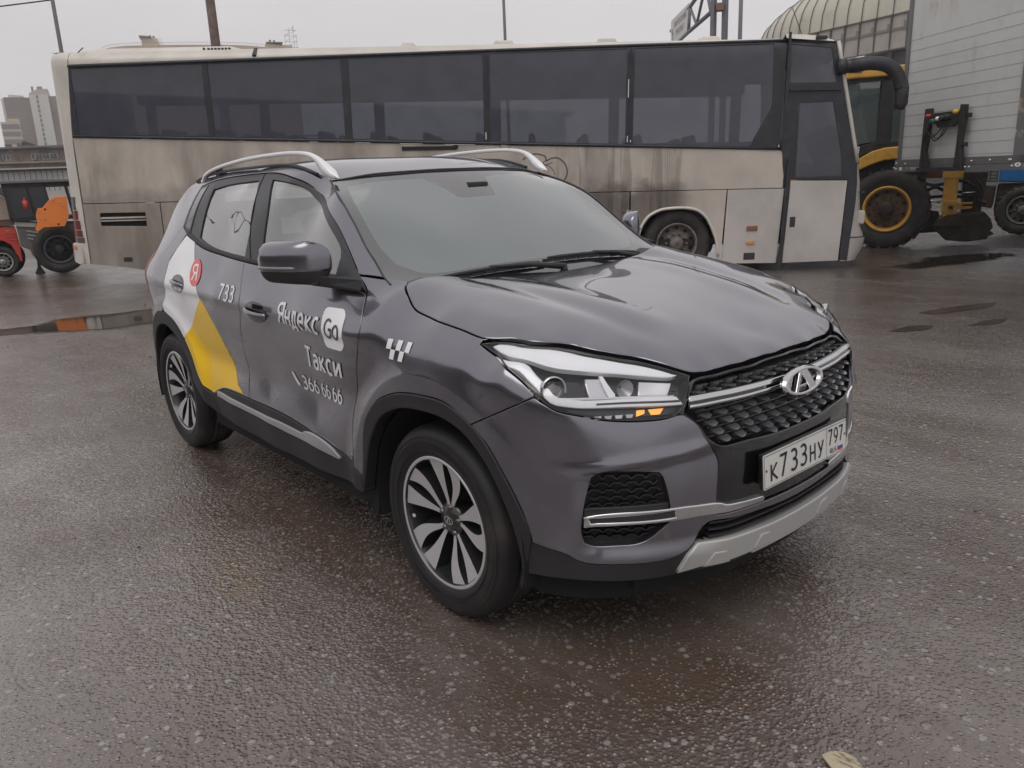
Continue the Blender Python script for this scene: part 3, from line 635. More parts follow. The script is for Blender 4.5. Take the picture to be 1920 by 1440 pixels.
# ---- inner shell that closes every gap
hole=lambda arc:[(a,max(b,.21)) for a,b in arc]
sh=[(0,.2),(1.0,.2)]+[(1.06,.25)]+D['flareF_i'][::-1]+[(1.88,.33),(1.905,.22),(3.40,.22),(3.42,.31)]+RI[2:-1]+[(4.43,.22),(UMAX-.01,.22),(UMAX-.01,.95),(3.9,1.05),(2.9,1.10),(1.95,1.07),(1.78,1.09),(1.240,0.973),(1.021,0.955),(0.798,0.935),(0.536,0.887),(0.298,0.859),(0,.865)]
sh=[(a,b) for a,b in sh]
shc=sh[1:-1];
for s,f in both: plate('inner_shell',SU,f([(.0,.2)]+shc+[(0,.865)]),M['shell'],car,off=-.05,depth=.004,gap=0,rim=0,h=.08)
fl_=MB();fl_.box((-2.0,-.62,.24),(1.95,.62,.34));fl_.box((-.86,-.84,.24),(.84,.84,.33)).build('floor_pan',M['shell'],car)
for cx in(FC[0],RC[0]):
    for s in(-1,1):
        ww=MB();ww.lathe([(.42,s*.87),(.42,s*.58),(.10,s*.58)],(cx,0,.345),'y',28,a0=-.25,a1=math.pi+.25);ww.build('wheel_well_liner',M['shell'],car)
# ---- hood, roof, windscreen
K3=WP(HOODC[::3]);hk=[(a,b) for a,b,_ in K3]
def hood_uv(): return hk+[(a,-b) for a,b in hk[::-1][1:]]
_hkc=np.array(hk+[(1.7,0.),(1.0,0.)])[:0];_hkc=np.array([(a,abs(b)) for a,b in hk]+[(a,abs(b)) for a,b in hk[::-1]])
class HoodS:
    @staticmethod
    def z(q):
        x,y=q[:,0],np.abs(q[:,1])
        # valley between the raised centre and the wing tops
        v=.50-.12*np.clip((x-1.0)/.95,0,1)**1.3
        t=y-v
        f=sstep(.98,1.12,x)*(1-sstep(1.72,1.93,x))*sstep(.02,.12,seg_dist(q*[1,0]+np.column_stack([0*y,y]),_hkc))
        return -.0085*np.exp(-(t/.055)**2)*f+.006*np.exp(-((y-v+.11)/.07)**2)*f
    @staticmethod
    def P(q,off=0.):
        q=np.asarray(q,float).reshape(-1,2);p=hood.P(q);p[:,2]+=HoodS.z(q)
        if np.any(off): p=p+HoodS.N(q)*np.reshape(off,(-1,1))
        return p
    @staticmethod
    def N(q,e=3e-3):
        q=np.asarray(q,float).reshape(-1,2);f=lambda d:HoodS.P(q+d)[:,2]
        n=np.column_stack([-(f([e,0])-f([-e,0]))/(2*e),-(f([0,e])-f([0,-e]))/(2*e),np.ones(len(q))]);return n/np.linalg.norm(n,axis=1,keepdims=True)
back=[(1.03,.55),(1.05,.3),(1.06,0),(1.05,-.3),(1.03,-.55)]
hp=hk+[(a,-b) for a,b in hk[::-1][1:]]+[(a,b) for a,b in back]
plate('hood',HoodS,hp,P_,car,gap=.0022,h=.022,depth=.03,rim=.003,ang=30)
R3=WP(ROOFK)[:,:2];rk2=[tuple(q) for q in R3]            # rear -> front along right edge
rp=rk2+[(.31,-.45),(.372,-.25),(.395,0),(.372,.25),(.31,.45)]+[(a,-b) for a,b in rk2[::-1]]+[(-1.60,.57),(-1.66,.3),(-1.68,0),(-1.66,-.3),(-1.60,-.57)]
plate('roof',roof,rp,P_,car,gap=.0015,h=.035,depth=.03,ang=30)
sp=MB();n_=14
top=[(-1.5,t*.56,float(roof.P([(-1.58,t*.56)])[0,2])+.012) for t in np.linspace(-1,1,n_)]
V=[];F=[]
for i,(x,y,z) in enumerate(top):
    V+=[(-1.50,y,z-.006),(-1.76+.05*(y/.56)**2,y,z-.035),(-1.76+.05*(y/.56)**2,y,z-.06),(-1.64,y,z-.06)]
for i in range(n_-1):
    for k in range(4): F.append((i*4+k,i*4+(k+1)%4,i*4+4+(k+1)%4,i*4+4+k))
sp.poly(V,F+[(0,1,2,3),(n_*4-4,n_*4-3,n_*4-2,n_*4-1)]).build('roof_spoiler',P_,car,bevel=.006)
A3=WP(APK)[:,:2];ak=[tuple(q) for q in A3]
wp=ak+[(1.00,-.55),(1.035,-.25),(1.045,0),(1.035,.25),(1.00,.55)]+[(a,-b) for a,b in ak[::-1]]+[(.31,.45),(.372,.25),(.395,0),(.372,-.25),(.31,-.45)]
plate('windscreen',wind,wp,M['ws'],car,gap=.004,h=.06,depth=.003,off=-.004,ang=30)
fh=[(.335,-.575),(.352,-.46),(.392,-.322),(.415,-.235),(.486,-.193),(.567,-.158),(.578,-.12),(.578,.043),(.521,.071),(.440,.100),(.400,.282),(.352,.46),(.335,.575),(0.531,0.636),(0.722,0.680),(0.819,0.674),(.889,.61),(.915,.55),(.93,.437),(.935,.2),(.937,0),(.935,-.2),(.93,-.437),(.915,-.55),(.889,-.61),(.82,-.668),(.72,-.675),(.542,-.644)]
plate('windscreen_border',wind,wp,M['frit'],car,holes=[fh],gap=.005,h=.05,depth=.003,off=-.0075,ang=30)
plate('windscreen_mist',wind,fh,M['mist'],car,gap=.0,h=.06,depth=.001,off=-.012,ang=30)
hs_=[(.362,-.5),(.398,-.25),(.412,0),(.398,.25),(.362,.5),(.30,.56),(.27,.597),(.25,.60),(.30,.5),(.375,.25),(.395,0),(.375,-.25),(.30,-.5),(.25,-.60),(.27,-.597),(.30,-.56)]
def tubeline(fn,pts,r,name,m,parent=car,n=8): return ring(name,[Vector(fn(*q)) for q in pts],r,m,parent,n)
hd=lambda x,y:roof.P([(x,y)])[0]
seal=[(.258,-.597),(.31,-.45),(.372,-.25),(.395,0),(.372,.25),(.31,.45),(.258,.597)]
q=spl(seal,6);ring('windscreen_seal',[Vector(v) for v in roof.P(q,-.001)],.0042,M['trim'],car,8)
for s in(-1,1):
    q=spl([(a,s*abs(b)) for a,b in ak],5);ring('windscreen_seal',[Vector(v) for v in wind.P(q,-.002)],.0045,M['trim'],car,8)
# cowl and wipers
cw=MB();cv=[]
for y in np.linspace(-.70,.70,21):
    xb=1.035-.10*(abs(y)/.7)**3;z=float(hood.P([(xb+.03,y)])[0,2]);cv.append((xb,y,z))
V=[];F=[]
for x,y,z in cv: V+=[(x-.07,y,z-.010),(x+.02,y,z-.022),(x+.04,y,z-.05)]
for i in range(20):
    for k in range(2): F.append((i*3+k,i*3+3+k,i*3+4+k,i*3+1+k))
cw.poly(V,F).build('cowl_panel',M['plastic'],car)
def wiper(x0,y0,y1,piv):
    b=MB();pts=[Vector(wind.P([(x0+.012*t,y0+(y1-y0)*t)],.016)[0]) for t in np.linspace(0,1,9)]
    b.tube(pts,[.005]+[.008]*7+[.004],6)
    for a in pts: b.box((a.x-.004,a.y-.03,a.z-.018),(a.x+.004,a.y+.03,a.z-.004))
    w_=b.build('wiper',M['plastic'],car)
    b=MB();c=pts[4];e=Vector(wind.P([(piv[0],piv[1])],.02)[0]);b.tube([e,(e+c)/2+Vector((0,0,.012)),c+Vector((0,0,.006))],[.014,.009,.006],8);b.tube([e-Vector((0,0,.03)),e+Vector((0,0,.008))],[.018,.013],10);b.build('wiper_arm',M['plastic'],w_)
wiper(.965,-.60,-.08,(1.015,.02));wiper(.962,-.02,.52,(1.01,.50))
# ---- roof rails
def rail(s):
    pts=[(-1.19,1.535),(-1.13,1.570),(-1.02,1.594),(-.80,1.617),(-.5,1.634),(-.15,1.639),(.06,1.630),(.17,1.605),(.25,1.562),(.325,1.512)]
    c=spl(pts,6);V=[];F=[];n=len(c)
    for i,(x,z) in enumerate(c):
        t=i/(n-1);w_=.016+.010*sstep(.78,.90,t)-.020*sstep(.92,1,t);hh=.0095+.014*sstep(.74,.86,t)*(1-sstep(.86,1,t)*.95)-.008*sstep(.95,1,t)+.010*(1-sstep(0,.10,t))*sstep(0,.03,t);y=s*(.615-.012*sstep(.7,1,t));
        for k in range(10):
            a=2*math.pi*k/10;sy=abs(math.cos(a))**.35*(1 if math.cos(a)>=0 else -1);sz=abs(math.sin(a))**.35*(1 if math.sin(a)>=0 else -1)
            V.append((x,y+w_*sy*.8,z+hh*sz*(1 if sz>0 else 1.0)-hh))
    for i in range(n-1):
        for k in range(10): F.append((i*10+k,i*10+(k+1)%10,i*10+10+(k+1)%10,i*10+10+k))
    F+=[tuple(range(10)),tuple(range(n*10-10,n*10))]
    b=MB();b.poly(V,F);
    for x0,x1,zt in():
        z0=min(float(roof.P([(x0,.6)])[0,2]),float(roof.P([(x1,.6)])[0,2]))-.01
        b.poly([(x0,s*.597,z0),(x1,s*.597,z0),(x1,s*.628,z0),(x0,s*.628,z0),(x0+.015,s*.60,zt-.0),(x1-.06,s*.60,zt+.03),(x1-.06,s*.625,zt+.03),(x0+.015,s*.625,zt)],[(0,1,2,3),(4,5,6,7),(0,1,5,4),(1,2,6,5),(2,3,7,6),(3,0,4,7)])
    r=b.build('roof_rail',M['rail'],car,smooth=True)
    b=MB()
    b.box((-1.0,s*.60-.012,1.555),(-.955,s*.60+.012,1.60)).build('rail_foot',M['plastic'],r)
    pts=[(x,s*.612,float(roof.P([(x,.600)])[0,2])+.002) for x in np.linspace(-1.3,.16,30)]
    ring('roof_gutter',pts,.007,M['trim'],r,8)
rail(-1);rail(1)
# ---- door mirrors
def mirror(s):
    c=Vector((.592,s*.952,1.205))
    def shell(z0,z1,name,m,parent,grow=0.):
        n=28;mm=14;V=[];F=[]
        for j in range(mm+1):
            z=z0+(z1-z0)*j/mm;t=(z)/.082;
            sc=math.sqrt(max(0.02,1-abs(t)**(2.6 if t>0 else 2.4)))
            for k in range(n):
                a=2*math.pi*k/n;ca,sa=math.cos(a),math.sin(a);e=.72
                ex=abs(ca)**e*(1 if ca>0 else -1);ey=abs(sa)**e*(1 if sa>0 else -1)
                yy=ey*(.100+grow)*(sc**.55 if ey>0 else sc**.95);xx=ex*(.062+grow)*(sc**.6)*(1-.18*max(0,ey))
                V.append((c.x+xx-.13*max(0,ey)**1.6+.055*max(0,-ey),c.y+s*yy,c.z+z+.0*ey))
        for j in range(mm):
            for k in range(n): F.append((j*n+k,j*n+(k+1)%n,j*n+n+(k+1)%n,j*n+n+k))
        F+=[tuple(range(n)),tuple(range(mm*n,mm*n+n))]
        return MB().poly(V,F).build(name,m,parent,smooth=True)
    mi=empty('door_mirror');mi.parent=car
    shell(-.030,.0815,'mirror_cap',P_,mi);shell(-.081,-.030,'mirror_shell',pl,mi,-.002)
    pts=[]
    for k in range(14):
        a=math.radians(14+88*k/13);ca,sa=math.cos(a),math.sin(a);e=.72
        ex=abs(ca)**e*(1 if ca>0 else -1);ey=abs(sa)**e;yy=ey*(.1+.003);xx=ex*.0645*(1-.18*ey)-.13*ey**1.6
        pts.append(Vector((c.x+xx+.002,c.y+s*yy,c.z-.016)))
    b=MB();b.tube(pts,[.003]+[.0060]*12+[.004],8);b.build('indicator',mat('indicator_smoke',(.22,.215,.22),.2,.3,.6),mi,recalc=False)
    MB().box((c.x-.045,c.y-.06,c.z-.045),(c.x-.038,c.y+.02,c.z+.045)).build('mirror_glass',M['chrome'],mi)
    b=MB();hx_=[(0,1,2,3),(4,5,6,7),(0,1,5,4),(1,2,6,5),(2,3,7,6),(3,0,4,7)]
    b.poly([(.58,s*.93,1.118),(.72,s*.90,1.118),(.85,s*.845,1.10),(.72,s*.835,1.10),(.58,s*.93,1.15),(.72,s*.90,1.16),(.85,s*.83,1.150),(.72,s*.83,1.150)],hx_)
    b.build('mirror_arm',pl,mi,bevel=.008)
mirror(-1);mirror(1)
# ---- door handles
def handle(cu,cz,par,f,rx,lift=.0):
    el=lambda a,b,n=28:f([(cu+a*math.cos(2*math.pi*k/n),cz+b*math.sin(2*math.pi*k/n)+lift*math.cos(2*math.pi*k/n)) for k in range(n)])
    plate('handle_recess',SU,el(.100,.047),M['gloss'],par,off=.0036,depth=.003,gap=0,rim=0,h=.03,ang=80)
    b=MB();P=[]
    g=1 if f([(1,0)])[0][0]>0 else -1
    for t in np.linspace(-1,1,13):
        q=(g*(cu+.098*t),cz+.008*t+.0);o=.004+.018*(1-abs(t)**2.4);p=WP([q],o)[0];P.append(Vector(p))
    V=[];F=[]
    for i,p in enumerate(P):
        t=-1+2*i/12;hh=.0155*(1-.35*abs(t)**3);nn=Vector(WN([(g*(cu+.1*t),cz)])[0])
        for k in range(8):
            a=2*math.pi*k/8;V.append(p+Vector((0,0,1))*hh*math.sin(a)+nn*.008*math.cos(a))
    for i in range(12):
        for k in range(8):F.append((i*8+k,i*8+(k+1)%8,i*8+8+(k+1)%8,i*8+8+k))
    F+=[tuple(range(8)),tuple(range(96,104))]
    b.poly(V,F).build('handle',P_,par,smooth=True)
for i,(s,f) in enumerate(both):
    handle(2.735,.952,fr[i],f,0);handle(3.705,1.008,rr[i],f,0)
# ---- livery on the right side
def vinyl(name,poly,m,par,off=.0022,**k): return plate(name,SU,poly,m,par,off=off,depth=.0015,gap=0,rim=0,h=.02,ang=28,dense=.015,**k)
for s,f in both:
    par=rr[0 if s>0 else 1]
    wq=D['white'];wq=[(3.735,1.25),(3.59,1.222),(3.53,1.13),(3.46,1.02),(3.43,.95),(3.705,.735),(3.745,.71),(3.80,.757),(3.88,.80),(4.015,.832),(4.02,.86),(3.945,.955),(3.895,1.108),(3.81,1.185)]
    vinyl('white_sticker',f(wq),M['white'],par)
    yq=[(3.43,.95),(3.705,.735),(3.735,.70),(3.66,.585),(3.565,.487),(3.46,.447),(3.36,.486),(3.26,.506),(3.06,.512),(3.13,.545),(3.16,.60),(3.20,.66),(3.25,.76),(3.35,.88)]
    vinyl('yellow_sticker',f(yq),M['yellow'],par)
    cir=[(3.488+.068*math.cos(a),1.077+.068*math.sin(a)) for a in np.linspace(0,2*math.pi,40,endpoint=False)]
    vinyl('round_sticker',f(cir),M['red'],par,off=.0032)
dF,dR=fr[0],rr[0]
V,F=text_mesh('Я',.15);decal_uv('sticker_letter',V,F,[(3.525,1.120),(3.458,1.120),(3.458,1.035),(3.525,1.035)],SU,M['white'],dR,.0042)
V,F=text_mesh('733',.15,.09);Q=D['t733'];decal_uv('fleet_number',V,F,[(3.135,1.049),(2.962,1.049),(2.975,.970),(3.148,.970)],SU,M['white'],dR,.0025)
Y=D['yand'];G=D['go'];Tk=D['taksi'];Ph=D['phone'];Ic=D['icon']
V,F=text_mesh('Яндекс',.155,.09)
decal_uv('service_name',V,F,[(2.515,1.018),(2.118,1.018),(2.135,.914),(2.532,.914)],SU,M['white'],dF,.0028)
gq=[(1.945,.875),(1.945,1.035),(2.105,1.035),(2.105,.875)];cc=(2.022,.960);hw=.077
def rsq(cx,cz,h,r,n=6):
    o=[]
    for qx,qz,a0 in((1,1,0),(-1,1,90),(-1,-1,180),(1,-1,270)):
        for k in range(n+1):
            a=math.radians(a0+90*k/n);o.append((cx+qx*(h-r)+r*math.cos(a),cz+qz*(h-r)+r*math.sin(a)))
    return o
vinyl('service_badge',rsq(cc[0],cc[1],hw,.034),M['white'],dF,off=.0024)
V,F=text_mesh('Go',.15,.05);decal_uv('badge_letters',V,F,[(2.078,.998),(1.967,.998),(1.967,.922),(2.078,.922)],SU,M['frit'],dF,.0036)
V,F=text_mesh('Такси',.16,.09);decal_uv('service_kind',V,F,[(2.298,.862),(1.985,.862),(2.005,.765),(2.318,.765)],SU,M['white'],dF,.0028)
for tx_,a_,b_ in (('366',0.,.40),('66',.475,.71),('66',.765,1.)):
    V,F=text_mesh(tx_,.145,.10);ql=lambda t,top:((2.405-.357*t,.715) if top else (2.415-.357*t,.648));decal_uv('phone_number',V,F,[ql(a_,1),ql(b_,1),ql(b_,0),ql(a_,0)],SU,M['white'],dF,.0028)
ph=[(0,1),(.22,1),(0.421,0.741),(.26,.60),(.34,.42),(.62,.16),(.78,.28),(1.0,.10),(.88,-.06),(.62,-.06),(.28,.16),(.04,.56),(-.04,.84)]
decal_uv('phone_symbol',np.array(ph),[tuple(range(len(ph)))],[(2.488,.718),(2.440,.718),(2.440,.658),(2.488,.658)],SU,M['white'],dF,.0028)
ck=[];cf=[]
for c in range(5):
    r=c%2;ck+=[(c,1-r),(c+1,1-r),(c+1,2-r),(c,2-r)];cf.append(tuple(range(4*c,4*c+4)))
ck=np.array(ck,float);ck[:,0]+=(ck[:,1])*.30
decal_uv('checker_mark',ck,cf,[(1.675,.966),(1.534,0.966),(1.534,0.898),(1.675,.898)],SU,M['white'],fe[0],.0024)
# ---- head lamps
def lerp_poly(p,d): return inset(rounded(p,38,.02),d)
for s,f in both:
    hl=empty('headlight');hl.parent=car
    o=rounded(hlO,60,.012)
    # bowl: recessed back + wall
    VV,T=tri_region(inset(o,.010),[],.03);g=np.array(f([tuple(q) for q in VV])[::-1]) if s>0 else np.column_stack([-VV[:,0],VV[:,1]])
    if s>0: g=VV
    P=WP(g,-.050);pymesh('lamp_bowl',P,T if s>0 else T[:,::-1],M['lampdark'],hl,True)
    i0=inset(o,.003);i1=inset(o,.010);sx=np.array([s,1.]);A=WP(i0*sx,-.004);Bq=WP(i1*sx,-.050);n=len(A)
    pymesh('lamp_wall',list(A)+list(Bq),[(i,(i+1)%n,(i+1)%n+n,i+n) for i in range(n)],M['lampdark'],hl,True)
    plate('lamp_gasket',SU,f([tuple(q) for q in inset(o,.0015)]),M['gloss'],hl,holes=[f([tuple(q) for q in inset(o,.005)])],off=-.001,depth=.01,gap=0,rim=.001,h=.05,ang=60)
    drl=[(1.191,0.992),(1.164,1.001),(1.075,1.000),(0.915,0.975),(0.714,0.948),(0.568,0.923),(0.503,0.905),(0.557,0.903),(0.748,0.922),(0.871,0.936),(0.972,0.949),(1.060,0.970),(1.146,0.979)]
    plate('daytime_lamp',SU,f(drl),M['lampwhite'],hl,off=-.006,depth=.02,gap=0,h=.02,rim=.003)
    gd=[(1.162,0.969),(1.050,0.960),(0.995,0.930),(0.947,0.902),(0.919,0.877),(0.879,0.868),(0.798,0.859),(0.534,0.852),(0.516,0.828),(0.798,0.838),(0.885,0.846),(0.929,0.856),(0.966,0.886),(1.015,0.918),(1.058,0.944),(1.139,0.962)]
    plate('light_guide',SU,f(gd),M['lampwhite'],hl,off=-.005,depth=.02,gap=0,h=.015,rim=.003)
    lo_=[(0.798,0.850),(0.528,0.842),(0.527,0.836),(0.798,0.845)]
    plate('guide_groove',SU,f(lo_),M['lampdark'],hl,off=-.0042,depth=.001,gap=0,h=.02,rim=0)
    plate('reflector_block',SU,f([(0.640,0.901),(0.529,0.893),(0.559,0.859),(0.656,0.865)]),M['lampchrome'],hl,off=-.018,depth=.02,gap=0,h=.02,rim=.003)
    plate('reflector_block',SU,f([(0.837,0.924),(0.782,0.920),(0.742,0.865),(0.814,0.871)]),M['lampchrome'],hl,off=-.026,depth=.02,gap=0,h=.02,rim=.003)
    plate('reflector_blade',SU,f([(0.786,0.923),(0.770,0.922),(0.730,0.874),(0.730,0.864),(0.751,0.865)]),M['lampwhite'],hl,off=-.017,depth=.02,gap=0,h=.02,rim=.002)
    plate('reflector_shelf',SU,f([(0.903,0.876),(0.534,0.860),(0.534,0.852),(0.879,0.869)]),M['lampchrome'],hl,off=-.02,depth=.02,gap=0,h=.03,rim=.002)
    for k in range(5):
        t=k/4.;a=1.125-.12*t;b=.944-.075*t
        plate('lamp_fin',SU,f([(a,b),(a-.028,b-.012),(a-.030,b-.017),(a+.004,b-.006)]),M['satin'],hl,off=-.03,depth=.012,gap=0,h=.02,rim=0)
    for k in range(6):
        plate('lamp_rib',SU,f([(1.02-.004*k,.918-.009*k),(.975,.920-.009*k),(.975,.915-.009*k),(1.02-.004*k,.913-.009*k)]),M['lampchrome'],hl,off=-.03,depth=.012,gap=0,h=.02,rim=0)
    # projector
    plate('projector_bezel',SU,f([(1.030,.922),(.985,.930),(.905,.923),(.852,.915),(.822,.862),(.900,.857),(.950,.868),(.990,.892)]),M['gloss'],hl,off=-.026,depth=.02,gap=0,h=.03,rim=.002)
    for (cu,cz,rr_,nm,mm) in ((.928,.898,.033,'projector_lens',None),(.700,.885,.024,'high_beam_bowl',1)):
        p0=Vector(WP([(cu*s,cz)],-.016)[0]);ax=Vector((1,-.35*s,.05)).normalized();Rm=ax.to_track_quat('Z','Y').to_matrix().to_4x4();Rm.translation=p0
        if mm is None:
            b=MB().lathe([(rr_*.98,-.02),(rr_*1.05,.004),(rr_*1.18,.006),(rr_*1.20,-.004),(rr_*1.1,-.02)],(0,0,0),'z',32);b.build('projector_ring',M['chrome'],hl,xf=Rm)
            prof=[(rr_*math.sin(a),-.016+rr_*.62*math.cos(a)) for a in np.linspace(.02,math.pi/2,9)];MB().lathe(prof,(0,0,0),'z',32).build(nm,M['gloss'],hl,xf=Rm)
        else:
            MB().lathe([(.004,-.022),(rr_*.6,-.014),(rr_*1.15,.008)],(0,0,0),'z',32).build(nm,M['satin'],hl,xf=Rm)
    plate('turn_lamp',SU,f([(0.889,0.838),(0.532,0.824),(0.565,0.806),(0.849,0.824)]),M['lampdark'],hl,off=-.03,depth=.01,gap=0,h=.03,rim=0)
    for k in range(7):
        a=.90-.033*k;plate('turn_lamp_facet',SU,f([(a,.816),(a-.024,.816),(a-.02,.806),(a-.002,.806)]),M['lampchrome'] if k%2 else M['satin'],hl,off=-.024,depth=.006,gap=0,h=.03,rim=0)
    plate('turn_bulb',SU,f([(0.628,0.826),(0.579,0.826),(0.594,0.809),(0.621,0.810)]),M['amber'],hl,off=-.022,depth=.008,gap=0,h=.02,rim=0)
    plate('turn_bulb',SU,f([(0.666,0.826),(0.641,0.826),(0.643,0.815),(0.669,0.808)]),M['amber'],hl,off=-.022,depth=.008,gap=0,h=.02,rim=0)
    plate('lamp_lens',SU,f([tuple(q) for q in inset(o,.004)]),M['lens'],hl,off=-.0005,depth=.004,gap=0,h=.022,rim=.002,ang=60)
# ---- grille
gs=[(.20,.8955),(.32,.893),(.43,.892),(0.463,0.885),(0.500,0.844),(0.537,0.802),(0.521,0.798),(0.479,0.762),(0.461,0.729),(0.433,0.687),(0.411,0.656),(0.404,0.627),(.408,.52),(.403,.470),(.20,.460)]
mesh_o=[(.16,.8875),(.32,.8850),(.43,.8835),(.456,.872),(0.490,0.843),(0.517,0.805),(0.502,0.789),(0.465,0.759),(0.445,0.726),(0.415,0.700),(0.387,0.683),(.26,.680),(.12,.672)]
gr_=empty('grille');gr_.parent=car
full=lambda q,t,b:[(0,t)]+q+[(0,b)]+mir(q)
mo=full(mesh_o,.892,.671)
plate('grille_surround',SU,full(gs,.8975,.452),M['gloss'],gr_,holes=[mo],off=-.008,depth=.03,gap=.001,h=.025,rim=.004,ang=32)
plate('grille_back',SU,mo,M['shell'],gr_,off=-.040,depth=.002,gap=-.012,h=.05,rim=0)
mor=rounded(mo,38,.01);st=MB()
def stud(u,z,w=.023,hh=.0078):
    q=np.array([(u-w,z+hh),(u+w,z+hh),(u+w*.95,z-hh*.2),(u+w*.45,z-hh),(u-w*.15,z-hh*1.05),(u-w*.9,z-hh*.3)])
    # wedge: top edge deep, lower edge proud
    o1=np.array([-.034,-.034,-.016,-.010,-.010,-.016]);P=list(WP(q,o1))+list(WP(q+[0,-.006],-.040))
    n=6;st.poly(P,[tuple(range(n)),tuple(range(2*n-1,n-1,-1))]+[(i,i+n,(i+1)%n+n,(i+1)%n) for i in range(n)])
rows=[(.876,.407),(.856,.427),(.812,.448),(.785,.428),(.757,.408),(.729,.387),(.702,.361),(.682,.34)]
for z,u0 in rows:
    for k in range(-3,14):
        u=u0-.0685*k
        if u<-.55: continue
        uu_=u
        if in_poly(np.array([(uu_,z)]),mor)[0] and seg_dist(np.array([(uu_,z)]),mor)[0]>.006: stud(uu_,z)
st.build('grille_studs',M['satin'] if False else mat('grille_stud_black',(.13,.13,.14),.22,.3,.9,.05),gr_)
for z in (.866,.845,.80,.771,.743,.716,.69):
    pts=[WP([(u,z)],-.034)[0] for u in np.linspace(-.46,.46,25) if in_poly(np.array([(u,z)]),mor)[0]]
    if len(pts)<2: continue
    sl=MB()
    for a,b in zip(pts,pts[1:]): sl.beam(a,b,.003,.006)
    sl.build('grille_web',M['gloss'],gr_)

def barpoly(z0,z1,u1=.495): return [(0,z1),(.15,z1+.001),(.3,z1+.003),(u1,z1+.008),(u1+.006,z0+.008),(.3,z0+.003),(.15,z0+.001),(0,z0)]
for nm,z0,z1,o_,m_ in (('chrome_bar',.824,.838,.004,M['chrome']),('chrome_bar',.808,.8155,.002,M['chrome']),('bar_backing',.805,.842,-.006,M['gloss'])):
    q=barpoly(z0,z1);plate(nm,SU,q[:-1]+[(0,z0)]+mir(q[1:-1]),m_,gr_,off=o_,depth=.03,gap=0,h=.03,rim=.003 if nm!='bar_backing' else 0)
# emblem
em=MB();ec=Vector((2.118,0,.818));tx=Vector((-.20,0,1)).normalized()
epos=lambda a,b,d:ec+Vector((0,a,0))+tx*b+Vector((d,0,0))
n=48;prof=[(1.0,0.),(1.04,.010),(.98,.022),(.84,.022),(.78,.012),(.78,0.)]
V=[];F=[]
for i in range(n):
    t=2*math.pi*i/n
    for r,d in prof: V.append(epos(-.008+.116*r*math.cos(t),.043*(r if r>.9 else r-.03)*math.sin(t),d))
for i in range(n):
    for k in range(6): F.append((i*6+k,((i+1)%n)*6+k,((i+1)%n)*6+(k+1)%6,i*6+(k+1)%6))
em.poly(V,F)
for a,b,w_ in(((-.062,-.037),(-.016,.038),.018),((.046,-.037),(-.004,.038),.030)):
    em.beam(epos(*a,.012),epos(*b,.012),w_,.014,up=(1,0,0))
em.beam(epos(-.045,-.015,.010),epos(.032,-.015,.010),.008,.010,up=(1,0,0))
emo=em.build('emblem',M['chrome'],gr_,bevel=.002)
b=MB();V=[epos(-.008+.098*math.cos(2*math.pi*i/32),.033*math.sin(2*math.pi*i/32),.004) for i in range(32)];b.poly(V,[tuple(range(32))]);b.build('emblem_back',M['gloss'],emo)
# lower bumper details
for s,f in both:
    plate('chrome_trim',SU,f([(.842,.508),(.74,.518),(.55,.519),(.47,.512),(.405,.508),(.375,.497),(.31,.490),(.205,.480),(.205,.462),(.37,.470),(.46,.474),(.55,.478),(.71,.477),(.842,.474)]),M['chrome'],car,holes=[f([(.826,.501),(.56,.511),(.556,.489),(.822,.486)])],off=.006,depth=.03,gap=0,h=.02,rim=.004)
    plate('fog_lamp',SU,f([(.828,.503),(.558,.513),(.554,.487),(.824,.484)]),M['lampdark'],car,off=.001,depth=.006,gap=0,h=.03,rim=.001)
    plate('vent_mesh',SU,f(fogAll),pl,car,off=-.035,depth=.002,gap=-.004,h=.05,rim=0)
    fp=rounded(fogAll,38,.012);hx=MB();sg=1 if s>0 else -1;g0=f([(1,0)])[0][0]
    cell=[]
    for r_ in range(11):
        for c_ in range(7):
            cu=.60+.046*c_+(.023 if r_%2 else 0);cz=.425+.0215*r_
            pts=[(cu-.023,cz),(cu-.010,cz+.0105),(cu+.010,cz+.0105),(cu+.023,cz)]
            for a,b in zip(pts,pts[1:]):
                if in_poly(np.array([a,b]),fp).all(): hx.beam(WP([(a[0]*g0,a[1])],-.022)[0],WP([(b[0]*g0,b[1])],-.022)[0],.004,.016,up=tuple(WN([(a[0]*g0,a[1])])[0]))
    hx.build('vent_honeycomb',M['gloss'],car)
    plate('vent_surround',SU,f([(.842,.505),(.575,.518),(.573,.535),(.838,.530)]),pl,car,off=-.006,depth=.03,gap=0,h=.04,rim=.004)
ik=[(.12,.424),(.32,.440),(.42,.448),(.455,.430),(.485,.390),(.35,.378),(.14,.366)]
plate('lower_intake',SU,full(ik,.420,.363),M['gloss'],car,off=-.05,depth=.002,gap=-.006,rim=0,h=.05)
sl=MB()
for z in(.385,.405,.428):
    pts=[WP([(u,z+.03*abs(u))],-.018)[0] for u in np.linspace(-.43,.43,31)]
    for a,b in zip(pts,pts[1:]): sl.beam(a,b,.03,.006)
sl.build('intake_slat',pl,car)
sk=[(.14,.368),(.35,.381),(.478,.389),(.515,.36),(.545,.300),(.45,.306),(.40,.312),(.385,.300),(.25,.296),(.235,.286),(.12,.284)]
so_=plate('skid_plate',SU,full(sk,.366,.282),M['skid'],car,off=.012,depth=.05,gap=.0,h=.02,rim=.006,ang=25)
for s in(1,-1):
    for u0 in(.16,.37):
        plate('skid_rib',SU,[(s*a,b) for a,b in [(u0,.345),(u0+.05,.352),(u0+.085,.305),(u0-.02,.298)]][::s],M['skid'],so_,off=.017,depth=.010,gap=0,h=.03,rim=.006)
